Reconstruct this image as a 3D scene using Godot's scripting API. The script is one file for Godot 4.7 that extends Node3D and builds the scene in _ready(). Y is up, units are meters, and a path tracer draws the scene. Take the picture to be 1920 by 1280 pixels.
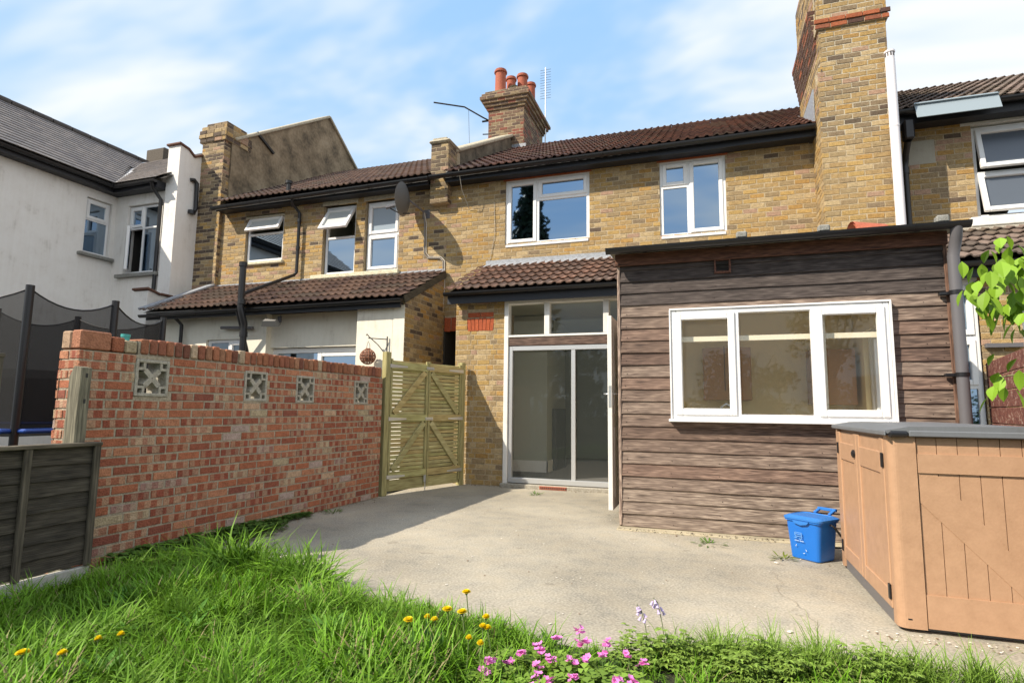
extends Node3D

const EYE := Vector3(0, 1.2, 0)
const SUN := Vector3(-0.83, 1.0, 0.82)
var rng := RandomNumberGenerator.new()
var T := {}
var K := {}


# ---------------------------------------------------------------- mesh building
class MB:
	var v := PackedVector3Array()
	var n := PackedVector3Array()
	var c := PackedColorArray()
	var i := PackedInt32Array()
	var col := Color.WHITE
	var xf := Transform3D()

	func put(p: Vector3, nn: Vector3) -> int:
		v.append(p)
		n.append(nn)
		c.append(col)
		return v.size() - 1

	func quad(a: Vector3, b: Vector3, cc: Vector3, d: Vector3) -> void:  # counter-clockwise seen from outside
		a = xf * a
		b = xf * b
		cc = xf * cc
		d = xf * d
		var nn := (cc - a).cross(d - b)
		if nn.length_squared() < 1e-16:
			return
		nn = nn.normalized()
		var k := v.size()
		put(a, nn)
		put(b, nn)
		put(cc, nn)
		put(d, nn)
		i.append_array(PackedInt32Array([k, k + 2, k + 1, k, k + 3, k + 2]))

	func tri(a: Vector3, b: Vector3, cc: Vector3) -> void:
		a = xf * a
		b = xf * b
		cc = xf * cc
		var nn := (b - a).cross(cc - a).normalized()
		var k := v.size()
		put(a, nn)
		put(b, nn)
		put(cc, nn)
		i.append_array(PackedInt32Array([k, k + 2, k + 1]))

	func box(lo: Vector3, hi: Vector3) -> void:
		var q := [lo, Vector3(hi.x, lo.y, lo.z), Vector3(hi.x, hi.y, lo.z), Vector3(lo.x, hi.y, lo.z), Vector3(lo.x, lo.y, hi.z), Vector3(hi.x, lo.y, hi.z), hi, Vector3(lo.x, hi.y, hi.z)]
		quad(q[4], q[5], q[6], q[7])
		quad(q[1], q[0], q[3], q[2])
		quad(q[5], q[1], q[2], q[6])
		quad(q[0], q[4], q[7], q[3])
		quad(q[7], q[6], q[2], q[3])
		quad(q[0], q[1], q[5], q[4])

	func cbox(lo: Vector3, hi: Vector3, r: float) -> void:  # box with chamfered edges
		var m := (lo + hi) / 2.0
		var h := (hi - lo) / 2.0
		r = minf(r, minf(h.x, minf(h.y, h.z)) * 0.9)
		for s in [-1.0, 1.0]:
			var fx := [Vector3(s * h.x, -h.y + r, -h.z + r), Vector3(s * h.x, h.y - r, -h.z + r), Vector3(s * h.x, h.y - r, h.z - r), Vector3(s * h.x, -h.y + r, h.z - r)]
			var fy := [Vector3(-h.x + r, s * h.y, -h.z + r), Vector3(-h.x + r, s * h.y, h.z - r), Vector3(h.x - r, s * h.y, h.z - r), Vector3(h.x - r, s * h.y, -h.z + r)]
			var fz := [Vector3(-h.x + r, -h.y + r, s * h.z), Vector3(h.x - r, -h.y + r, s * h.z), Vector3(h.x - r, h.y - r, s * h.z), Vector3(-h.x + r, h.y - r, s * h.z)]
			for f in [fx, fy, fz]:
				if s > 0:
					quad(m + f[0], m + f[1], m + f[2], m + f[3])
				else:
					quad(m + f[3], m + f[2], m + f[1], m + f[0])
		for a in [-1.0, 1.0]:
			for b in [-1.0, 1.0]:
				out(m, Vector3(a * h.x, b * (h.y - r), -h.z + r), Vector3(a * h.x, b * (h.y - r), h.z - r), Vector3(a * (h.x - r), b * h.y, h.z - r), Vector3(a * (h.x - r), b * h.y, -h.z + r))
				out(m, Vector3(a * h.x, -h.y + r, b * (h.z - r)), Vector3(a * h.x, h.y - r, b * (h.z - r)), Vector3(a * (h.x - r), h.y - r, b * h.z), Vector3(a * (h.x - r), -h.y + r, b * h.z))
				out(m, Vector3(-h.x + r, a * h.y, b * (h.z - r)), Vector3(h.x - r, a * h.y, b * (h.z - r)), Vector3(h.x - r, a * (h.y - r), b * h.z), Vector3(-h.x + r, a * (h.y - r), b * h.z))
				for d in [-1.0, 1.0]:
					var p := Vector3(a * h.x, b * (h.y - r), d * (h.z - r))
					var q := Vector3(a * (h.x - r), b * h.y, d * (h.z - r))
					var w := Vector3(a * (h.x - r), b * (h.y - r), d * h.z)
					if a * b * d > 0:
						tri(m + p, m + q, m + w)
					else:
						tri(m + p, m + w, m + q)

	func out(m: Vector3, a: Vector3, b: Vector3, cc: Vector3, d: Vector3) -> void:  # a quad turned away from the middle m
		if (b - a).cross(cc - a).dot(a + cc) >= 0:
			quad(m + a, m + b, m + cc, m + d)
		else:
			quad(m + d, m + cc, m + b, m + a)

	func bar(p: Vector3, q: Vector3, w: float, h: float, up := Vector3.UP, r := 0.004) -> void:  # beam from p to q, w wide, h along up
		var x := (q - p).normalized()
		var z := x.cross(up).normalized()
		var y := z.cross(x)
		var keep := xf
		xf = xf * Transform3D(Basis(x, y, z), p)
		cbox(Vector3(0, -h / 2, -w / 2), Vector3((q - p).length(), h / 2, w / 2), r)
		xf = keep

	func tube(pts: Array, r, sides := 10, caps := true) -> void:
		var rings := []
		var up := Vector3.UP
		for k in pts.size():
			var t: Vector3 = (pts[mini(k + 1, pts.size() - 1)] - pts[maxi(k - 1, 0)]).normalized()
			if k == 0:
				up = t.cross(Vector3(0.3, 0.9, 0.31) if absf(t.y) < 0.8 else Vector3(1, 0, 0.1)).normalized()
			var x := (up - t * up.dot(t)).normalized()
			up = x
			var y := t.cross(x)
			var rr: float = r[k] if r is Array else r
			var ring := []
			for s in sides:
				var a := TAU * s / sides
				var d := x * cos(a) + y * sin(a)
				ring.append(put(xf * (pts[k] + d * rr), xf.basis * d))
			rings.append(ring)
			if caps and (k == 0 or k == pts.size() - 1):
				var nn: Vector3 = xf.basis * (t if k else -t)
				var mid := put(xf * pts[k], nn)
				var rim := []
				for s in sides:
					rim.append(put(v[ring[s]], nn))
				for s in sides:
					var e := (s + 1) % sides
					i.append_array(PackedInt32Array([mid, rim[e], rim[s]] if k else [mid, rim[s], rim[e]]))
		for k in pts.size() - 1:
			for s in sides:
				var e := (s + 1) % sides
				i.append_array(PackedInt32Array([rings[k][s], rings[k + 1][e], rings[k][e], rings[k][s], rings[k + 1][s], rings[k + 1][e]]))

	func lathe(at: Vector3, prof: Array, sides := 16) -> void:  # prof of (radius, height) from below upwards
		for k in prof.size() - 1:
			var a: Vector2 = prof[k]
			var b: Vector2 = prof[k + 1]
			var sl := Vector2(b.y - a.y, a.x - b.x).normalized()
			var first := v.size()
			for s in sides + 1:
				var th := TAU * s / sides
				var d := Vector3(cos(th), 0, -sin(th))
				var nn := d * sl.x + Vector3.UP * sl.y
				put(xf * (at + d * a.x + Vector3.UP * a.y), xf.basis * nn)
				put(xf * (at + d * b.x + Vector3.UP * b.y), xf.basis * nn)
			for s in sides:
				var p := first + s * 2
				i.append_array(PackedInt32Array([p, p + 1, p + 3, p, p + 3, p + 2]))

	func prism(poly: PackedVector2Array, depth: float) -> void:  # outline in xy, extruded from z = 0 to depth
		if Geometry2D.is_polygon_clockwise(poly):
			poly.reverse()
		var t := Geometry2D.triangulate_polygon(poly)
		for k in range(0, t.size(), 3):
			var a := poly[t[k]]
			var b := poly[t[k + 1]]
			var d := poly[t[k + 2]]
			if (b - a).cross(d - a) < 0:
				var e := b
				b = d
				d = e
			tri(Vector3(a.x, a.y, depth), Vector3(b.x, b.y, depth), Vector3(d.x, d.y, depth))
			tri(Vector3(a.x, a.y, 0), Vector3(d.x, d.y, 0), Vector3(b.x, b.y, 0))
		for k in poly.size():
			var a := poly[k]
			var b := poly[(k + 1) % poly.size()]
			quad(Vector3(a.x, a.y, 0), Vector3(b.x, b.y, 0), Vector3(b.x, b.y, depth), Vector3(a.x, a.y, depth))

	func add(m: MB, t: Transform3D, tint = null) -> void:
		var k := v.size()
		var nb := t.basis.inverse().transposed()
		for j in m.v.size():
			v.append(t * m.v[j])
			n.append((nb * m.n[j]).normalized())
			c.append(m.c[j] if tint == null else m.c[j] * tint)
		for j in m.i:
			i.append(j + k)

	func mesh() -> ArrayMesh:
		var a := []
		a.resize(Mesh.ARRAY_MAX)
		a[Mesh.ARRAY_VERTEX] = v
		a[Mesh.ARRAY_NORMAL] = n
		a[Mesh.ARRAY_COLOR] = c
		a[Mesh.ARRAY_INDEX] = i
		var m := ArrayMesh.new()
		m.add_surface_from_arrays(Mesh.PRIMITIVE_TRIANGLES, a)
		return m


# ---------------------------------------------------------------- things, parts and pieces
var taken := {}


func numbered(called: String) -> String:
	var k: int = taken.get(called, 0)
	taken[called] = k + 1
	return called if k == 0 else "%s_%03d" % [called, k]


func tag(o: Node, label: String, category := "", group := "", kind := "") -> void:
	if label:
		o.set_meta("label", label)
	if category:
		o.set_meta("category", category)
	if group:
		o.set_meta("group", group)
	if kind:
		o.set_meta("kind", kind)


func thing(called: String, label: String, category: String, at := Vector3.ZERO, group := "") -> Node3D:
	var o := Node3D.new()
	o.name = numbered(called)
	o.position = at
	add_child(o)
	tag(o, label, category, group)
	return o


func part(root: Node3D, called: String, mb, m: Material, label := "") -> MeshInstance3D:
	# the mesh is given in world places; a part of a part keeps its parent's
	var o := MeshInstance3D.new()
	o.mesh = mb.mesh() if mb is MB else mb
	o.material_override = m
	o.name = called
	var k := 0
	while root.has_node(NodePath(o.name)):
		k += 1
		o.name = "%s_%03d" % [called, k]
	if not root is MeshInstance3D:
		o.position = root.global_transform.affine_inverse() * Vector3.ZERO
		o.basis = root.basis.inverse()
	root.add_child(o)
	tag(o, label)
	return o


func lpart(root: Node3D, called: String, mb, m: Material, label := "") -> MeshInstance3D:  # mesh in the root's own axes
	var o := part(root, called, mb, m, label)
	o.transform = Transform3D()
	return o


func structure(called: String, mb: MB, m: Material, kind := "structure", label := "") -> MeshInstance3D:
	var o := MeshInstance3D.new()
	o.mesh = mb.mesh()
	o.material_override = m
	o.name = called
	add_child(o)
	tag(o, label, "", "", kind)
	return o


class Pieces:
	var at := []
	var which := []

	func add(t: Transform3D, k: int) -> void:
		at.append(t)
		which.append(k)


func lay(root: Node3D, called: String, p: Pieces, made: Array, m: Material, most := 300) -> void:
	# the pieces that show largest become parts of their own, the rest one part
	var order := range(p.at.size())
	order.sort_custom(func(a, b): return p.at[a].origin.distance_squared_to(EYE) < p.at[b].origin.distance_squared_to(EYE))
	var shared := []
	for x in made:
		shared.append(x.mesh())
	var rest := MB.new()
	var shift := Vector3.ZERO
	if not root is MeshInstance3D:
		shift = root.position
	for k in order.size():
		var j: int = order[k]
		if k < most:
			var o := MeshInstance3D.new()
			o.mesh = shared[p.which[j]]
			o.material_override = m
			o.name = called if k == 0 else "%s_%03d" % [called, k]
			o.transform = p.at[j]
			o.position -= shift
			root.add_child(o)
		else:
			rest.add(made[p.which[j]], p.at[j])
	if rest.v.size():
		var o := part(root, called + "_field", rest, m)
		o.set_meta("kind", "stuff")


# ---------------------------------------------------------------- materials
func M(lin: Color, rough := 0.8, metal := 0.0) -> StandardMaterial3D:
	var m := StandardMaterial3D.new()
	m.albedo_color = lin.linear_to_srgb()
	m.roughness = rough
	m.metallic = metal
	m.vertex_color_use_as_albedo = true
	return m


func tm(lin: Color, tex: String, scale: Vector3, rough := 0.85, bump := "", bscale := 0.0, world := true) -> StandardMaterial3D:
	var m := M(lin, rough)
	m.albedo_texture = T[tex]
	m.uv1_triplanar = true
	m.uv1_world_triplanar = world
	m.uv1_triplanar_sharpness = 4.0
	m.uv1_scale = scale
	if bump:
		m.heightmap_enabled = true
		m.heightmap_texture = T[bump]
		m.heightmap_scale = bscale
	return m


func noise(seed_: int, freq: float, oct := 4, typ := FastNoiseLite.TYPE_SIMPLEX_SMOOTH) -> FastNoiseLite:
	var f := FastNoiseLite.new()
	f.seed = seed_
	f.noise_type = typ
	f.frequency = freq
	f.fractal_octaves = oct
	return f


func field(w: int, f: FastNoiseLite, h := 0) -> PackedByteArray:
	var im := f.get_seamless_image(w, h if h else w)
	im.convert(Image.FORMAT_L8)
	return im.get_data()


func rgb_tex(w: int, h: int, d: PackedByteArray) -> ImageTexture:
	return ImageTexture.create_from_image(Image.create_from_data(w, h, false, Image.FORMAT_RGB8, d))


func to8(x: float) -> int:
	return clampi(int(x * 255.0 + 0.5), 0, 255)


func ramp_tex(w: int, h: int, value: Callable, stops: Array) -> ImageTexture:
	# value(pixel number) in 0..1 looked up in a table of linear colours
	var lut := []
	for k in 256:
		var x := k / 255.0 * (stops.size() - 1)
		var a := mini(int(x), stops.size() - 2)
		var cc: Color = stops[a].lerp(stops[a + 1], x - a).linear_to_srgb()
		lut.append([to8(cc.r), to8(cc.g), to8(cc.b)])
	var d := PackedByteArray()
	d.resize(w * h * 3)
	for p in w * h:
		var e: Array = lut[clampi(int(value.call(p) * 255.0), 0, 255)]
		d[p * 3] = e[0]
		d[p * 3 + 1] = e[1]
		d[p * 3 + 2] = e[2]
	return rgb_tex(w, h, d)


func make_textures() -> void:
	var fine := field(512, noise(1, 0.06, 4))
	var mid := field(512, noise(2, 0.018, 4))
	var big := field(512, noise(3, 0.007, 3))
	var spots := field(512, noise(4, 0.05, 1, FastNoiseLite.TYPE_CELLULAR))
	T.fine = rgb_from_grey(512, fine)
	T.grain = ramp_tex(512, 512, func(p): return fine[p] / 255.0 * 0.55 + mid[p] / 255.0 * 0.45, [Color(0.38, 0.37, 0.36), Color(0.72, 0.70, 0.67), Color(1, 1, 1), Color(1.0, 0.98, 0.94)])
	var runs := noise(9, 1.0, 3)
	T.render = ramp_tex(512, 512, func(p): return big[p] / 255.0 * 0.55 + mid[p] / 255.0 * 0.25 + fine[p] / 255.0 * 0.2 + 0.22 * runs.get_noise_2d((p % 512) * 0.055, (p / 512) * 0.004), [Color(0.70, 0.68, 0.65), Color(0.95, 0.94, 0.93), Color(1, 1, 1), Color(0.97, 0.96, 0.95)])
	T.dirty = ramp_tex(512, 512, func(p): return big[p] / 255.0 * 0.7 + fine[p] / 255.0 * 0.3, [Color(0.13, 0.12, 0.1), Color(0.3, 0.27, 0.22), Color(0.62, 0.55, 0.44), Color(0.9, 0.82, 0.68), Color(1, 0.95, 0.85)])
	T.plastic = ramp_tex(512, 512, func(p): return big[p] / 255.0 * 0.45 + mid[p] / 255.0 * 0.3 + fine[p] / 255.0 * 0.25, [Color(0.72, 0.70, 0.68), Color(0.86, 0.85, 0.84), Color(0.95, 0.95, 0.95), Color(1, 1, 1)])
	T.tile = ramp_tex(512, 512, func(p): return fine[p] / 255.0 * 0.5 + mid[p] / 255.0 * 0.5, [Color(0.45, 0.45, 0.45), Color(0.75, 0.73, 0.7), Color(1, 0.98, 0.95), Color(1.0, 1.0, 0.98)])
	T.slate = ramp_tex(512, 512, func(p): return fine[p] / 255.0 * 0.4 + mid[p] / 255.0 * 0.6, [Color(0.6, 0.6, 0.62), Color(0.85, 0.85, 0.86), Color(1, 1, 1)])
	# concrete of the patio: 1024 pixels for 7 m
	var a := field(1024, noise(11, 0.004, 4))
	var b := field(1024, noise(12, 0.028, 5))
	var s := field(1024, noise(13, 0.03, 1, FastNoiseLite.TYPE_CELLULAR))
	var g := noise(15, 0.35, 2)
	var d := PackedByteArray()
	d.resize(1024 * 1024 * 3)
	for p in 1024 * 1024:
		var big_ := a[p] / 255.0 - 0.5
		var mid_ := b[p] / 255.0 - 0.5
		var grit := g.get_noise_2d(p % 1024, p / 1024)
		var k := 0.335 + 0.17 * big_ + 0.12 * mid_ + 0.15 * grit - (0.035 if mid_ > 0.1 and grit > -0.2 else 0.0)
		if s[p] < 5 and b[p] > 120:
			k += 0.16
		elif s[p] > 205 and b[p] > 128:
			k -= 0.07
		var warm := 0.5 + 0.9 * mid_
		var cc := Color(k * 1.07, k * (0.985 - 0.05 * warm), k * (0.81 - 0.10 * warm)).linear_to_srgb()
		d[p * 3] = to8(cc.r)
		d[p * 3 + 1] = to8(cc.g)
		d[p * 3 + 2] = to8(cc.b)
	T.concrete = rgb_tex(1024, 1024, d)
	# woods: the grain runs along u
	var n1 := noise(21, 1.0, 5)
	var n2 := noise(22, 1.0, 2)
	var wood := func(su: float, sv: float, mixin: float) -> Callable:
		return func(p):
			var x: float = p % 1024
			var y: float = p / 1024
			var meet := clampf((x - 768.0) / 256.0, 0, 1)  # the ends meet
			var grain_ := 0.55 * n1.get_noise_2d(x * su, y * sv) + mixin * n2.get_noise_2d(x * su * 4.0, y * sv * 0.35) + 0.3 * n2.get_noise_2d(x * su * 2.2 + 70.0, y * sv * 0.12)
			if meet > 0.0:
				x -= 1024.0
				grain_ = lerpf(grain_, 0.55 * n1.get_noise_2d(x * su, y * sv) + mixin * n2.get_noise_2d(x * su * 4.0, y * sv * 0.35) + 0.3 * n2.get_noise_2d(x * su * 2.2 + 70.0, y * sv * 0.12), meet)
			return clampf(0.5 + grain_, 0, 1)
	T.weathered = ramp_tex(1024, 512, wood.call(0.005, 0.16, 0.3), [Color(0.045, 0.032, 0.027), Color(0.085, 0.062, 0.052), Color(0.145, 0.11, 0.093), Color(0.225, 0.178, 0.15), Color(0.38, 0.315, 0.265)])
	T.pine = ramp_tex(1024, 512, wood.call(0.002, 0.05, 0.2), [Color(0.21, 0.165, 0.075), Color(0.32, 0.27, 0.13), Color(0.41, 0.36, 0.185), Color(0.49, 0.44, 0.25)])
	T.oldwood = ramp_tex(1024, 512, wood.call(0.003, 0.07, 0.25), [Color(0.03, 0.027, 0.022), Color(0.06, 0.054, 0.043), Color(0.095, 0.085, 0.068), Color(0.14, 0.128, 0.105)])
	T.streak = ramp_tex(1024, 512, wood.call(0.0026, 0.13, 0.15), [Color(0.1, 0.1, 0.1), Color(0.9, 0.9, 0.9)])
	T.peel = ramp_tex(512, 512, func(p): return clampf((mid[p] / 255.0 * 0.55 + fine[p] / 255.0 * 0.6 - 0.3) * 1.9, 0, 1), [Color(0.36, 0.26, 0.21), Color(0.17, 0.065, 0.045), Color(0.155, 0.05, 0.035), Color(0.12, 0.04, 0.03), Color(0.1, 0.035, 0.03)])


func rgb_from_grey(w: int, d: PackedByteArray) -> ImageTexture:
	return ImageTexture.create_from_image(Image.create_from_data(w, w, false, Image.FORMAT_L8, d))


func make_materials() -> void:
	K.brick = tm(Color.WHITE, "grain", Vector3(1.7, 1.7, 1.7), 0.9, "fine", 0.5)
	K.mortar = tm(Color(0.50, 0.405, 0.27), "grain", Vector3(1.3, 1.3, 1.3), 0.95, "fine", 0.5)
	K.mortar_pale = tm(Color(0.52, 0.46, 0.35), "grain", Vector3(1.3, 1.3, 1.3), 0.95, "fine", 0.5)
	K.mortar_red = tm(Color(0.42, 0.37, 0.285), "grain", Vector3(1.3, 1.3, 1.3), 0.95, "fine", 0.5)
	K.tile = tm(Color.WHITE, "tile", Vector3(1.9, 1.9, 1.9), 0.85, "fine", 0.4)
	K.slate = tm(Color.WHITE, "slate", Vector3(1.1, 1.1, 1.1), 0.6)
	K.under = M(Color(0.03, 0.025, 0.022), 0.9)
	K.render = tm(Color(0.83, 0.805, 0.77), "render", Vector3(0.35, 0.35, 0.35), 0.9, "fine", 0.2)
	K.cream = tm(Color(0.80, 0.765, 0.66), "render", Vector3(0.4, 0.4, 0.4), 0.85, "fine", 0.15)
	K.gable = tm(Color(0.36, 0.31, 0.245), "dirty", Vector3(0.3, 0.3, 0.3), 0.95, "fine", 0.6)
	K.stone = tm(Color(0.5, 0.45, 0.34), "grain", Vector3(1.2, 1.2, 1.2), 0.9, "fine", 0.4)
	K.concrete_grey = tm(Color(0.30, 0.30, 0.28), "grain", Vector3(2, 2, 2), 0.9, "fine", 0.4)
	K.upvc = M(Color(0.82, 0.82, 0.82), 0.35)
	K.paint = tm(Color(0.78, 0.77, 0.74), "render", Vector3(0.8, 0.8, 0.8), 0.5)
	K.alu = M(Color(0.62, 0.63, 0.64), 0.35, 0.55)
	K.steel = M(Color(0.62, 0.63, 0.63), 0.35, 0.7)
	K.black = M(Color(0.012, 0.012, 0.014), 0.35)
	K.fascia = M(Color(0.016, 0.017, 0.022), 0.5)
	K.grey_pipe = M(Color(0.13, 0.125, 0.135), 0.4)
	K.white_pipe = M(Color(0.8, 0.77, 0.8), 0.3)
	K.lead = tm(Color(0.36, 0.385, 0.43), "grain", Vector3(1.5, 1.5, 1.5), 0.5, "fine", 0.6)
	K.ridge = tm(Color(0.27, 0.235, 0.195), "grain", Vector3(1.5, 1.5, 1.5), 0.9, "fine", 0.8)
	K.cement = tm(Color(0.42, 0.39, 0.33), "grain", Vector3(1.5, 1.5, 1.5), 0.9, "fine", 0.8)
	K.terracotta = tm(Color(0.44, 0.12, 0.065), "grain", Vector3(2, 2, 2), 0.8)
	K.red_brick = tm(Color(0.42, 0.115, 0.05), "grain", Vector3(2, 2, 2), 0.9, "fine", 0.4)
	K.dark = M(Color(0.04, 0.038, 0.035), 0.9)
	K.inside = M(Color(0.36, 0.37, 0.31), 0.9)
	K.inside_cream = M(Color(0.86, 0.73, 0.42), 0.8)
	K.carpet = M(Color(0.10, 0.097, 0.093), 0.95)
	K.cupboard = M(Color(0.40, 0.21, 0.085), 0.5)
	K.shed = []
	for s in [Color(1.08, 0.98, 0.9), Color(0.85, 0.72, 0.64), Color(1.3, 1.24, 1.16), Color(1.15, 0.96, 0.86), Color(0.72, 0.58, 0.52)]:
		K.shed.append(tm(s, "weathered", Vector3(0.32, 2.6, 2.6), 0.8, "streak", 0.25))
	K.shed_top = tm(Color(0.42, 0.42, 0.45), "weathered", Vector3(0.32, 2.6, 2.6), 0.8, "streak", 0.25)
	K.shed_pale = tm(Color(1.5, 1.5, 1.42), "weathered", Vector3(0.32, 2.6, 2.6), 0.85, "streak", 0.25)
	K.pine = []
	for s in [Color(1.18, 1.2, 1.15), Color(1.02, 1.05, 0.95), Color(1.3, 1.32, 1.2), Color(1.1, 1.18, 0.98), Color(1.2, 1.08, 0.92)]:
		K.pine.append(tm(s, "pine", Vector3(0.6, 3.0, 3.0), 0.8, "streak", 0.15, false))
	K.pine_up = tm(Color(0.95, 0.97, 0.85), "pine", Vector3(3, 0.6, 3), 0.8, "", 0.0, false)
	K.pine_up.uv1_scale = Vector3(12, 0.1, 12)
	K.fence = []
	for s in [Color(0.62, 0.6, 0.57), Color(0.5, 0.49, 0.47), Color(0.78, 0.75, 0.7)]:
		K.fence.append(tm(s, "oldwood", Vector3(2.4, 2.4, 0.5), 0.9, "streak", 0.4))
	K.oldpost = tm(Color(2.6, 2.65, 2.4), "oldwood", Vector3(11, 0.1, 11), 0.9, "fine", 0.2)
	K.peel = tm(Color(1.15, 1.15, 1.15), "peel", Vector3(1.2, 1.2, 1.2), 0.8, "fine", 0.3)
	K.brown = tm(Color(0.49, 0.295, 0.178), "plastic", Vector3(1.6, 1.6, 1.6), 0.5, "fine", 0.05)
	K.lid = tm(Color(0.155, 0.165, 0.18), "render", Vector3(1.2, 1.2, 1.2), 0.5)
	K.blue = M(Color(0.012, 0.15, 0.56), 0.32)
	K.blue_lid = M(Color(0.03, 0.18, 0.55), 0.4)
	# glass: a clear sheet, and the coated sheet of the upstairs windows
	K.glass = StandardMaterial3D.new()
	K.glass.transparency = BaseMaterial3D.TRANSPARENCY_ALPHA
	K.glass.albedo_color = Color(0.9, 0.95, 0.93, 0.03)
	K.glass.roughness = 0.0
	K.glass.metallic_specular = 0.7
	K.coated = M(Color(0.29, 0.37, 0.46), 0.02, 1.0)
	K.milky = M(Color(0.55, 0.57, 0.56), 0.3)
	K.frosted = M(Color(0.12, 0.14, 0.17), 0.28, 0.35)
	K.net = StandardMaterial3D.new()
	K.net.transparency = BaseMaterial3D.TRANSPARENCY_ALPHA
	K.net.albedo_color = Color(0.04, 0.04, 0.05, 0.74)
	K.net.roughness = 0.9
	K.net2 = K.net.duplicate()
	K.net2.albedo_color = Color(0.02, 0.02, 0.025, 0.9)
	K.leaf = M(Color.WHITE, 0.55)
	K.leaf.metallic_specular = 0.35
	K.leaf.backlight_enabled = true
	K.leaf.backlight = Color(0.55, 0.55, 0.55)
	K.plain = M(Color.WHITE, 0.7)
	K.concrete = tm(Color.WHITE, "concrete", Vector3(0.143, 0.143, 0.143), 0.9, "fine", 0.25)
	K.soil = tm(Color(0.055, 0.06, 0.03), "dirty", Vector3(0.9, 0.9, 0.9), 1.0, "fine", 2.0)


# ---------------------------------------------------------------- bricks, tiles, windows
func brick_meshes(palette: Array, per := 3, banded := 0.0) -> Array:
	# unit bricks (1 x 1 face, 24 mm deep) in the colours of the palette
	var made := []
	for cc in palette:
		for k in per:
			var m := MB.new()
			var j := func(s: float): return rng.randf_range(-s, s)
			var cs := [Vector3(-0.5, -0.5, 0), Vector3(0.5, -0.5, 0), Vector3(0.5, 0.5, 0), Vector3(-0.5, 0.5, 0)]
			var front := []
			var edge := []
			for q in cs:
				var d := Vector3(j.call(0.014), j.call(0.05), 0)
				edge.append(q + d + Vector3(0, 0, -0.006))
				front.append(Vector3(q.x * 0.96, q.y * 0.88, 0) + d + Vector3(0, 0, j.call(0.0015)))
			var tone: Color = cc * (1.0 + j.call(0.11))
			var nb := 1
			if rng.randf() < banded:
				nb = 4
			var cuts := [0.0, rng.randf_range(0.18, 0.3), rng.randf_range(0.4, 0.55), rng.randf_range(0.68, 0.8), 1.0] if nb == 4 else [0.0, 1.0]
			for b in nb:
				m.col = tone
				if nb == 4:
					m.col = tone.lerp(Color(0.52, 0.35, 0.235) if b % 2 == k % 2 else Color(0.33, 0.085, 0.05), rng.randf_range(0.3, 0.8))
				m.quad(front[0].lerp(front[1], cuts[b]), front[0].lerp(front[1], cuts[b + 1]), front[3].lerp(front[2], cuts[b + 1]), front[3].lerp(front[2], cuts[b]))
			m.col = tone * 0.97
			for e in 4:
				var f := (e + 1) % 4
				m.quad(edge[e], edge[f], front[f], front[e])
				m.quad(edge[e] + Vector3(0, 0, -0.019), edge[f] + Vector3(0, 0, -0.019), edge[f], edge[e])
			made.append(m)
	return made


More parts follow.
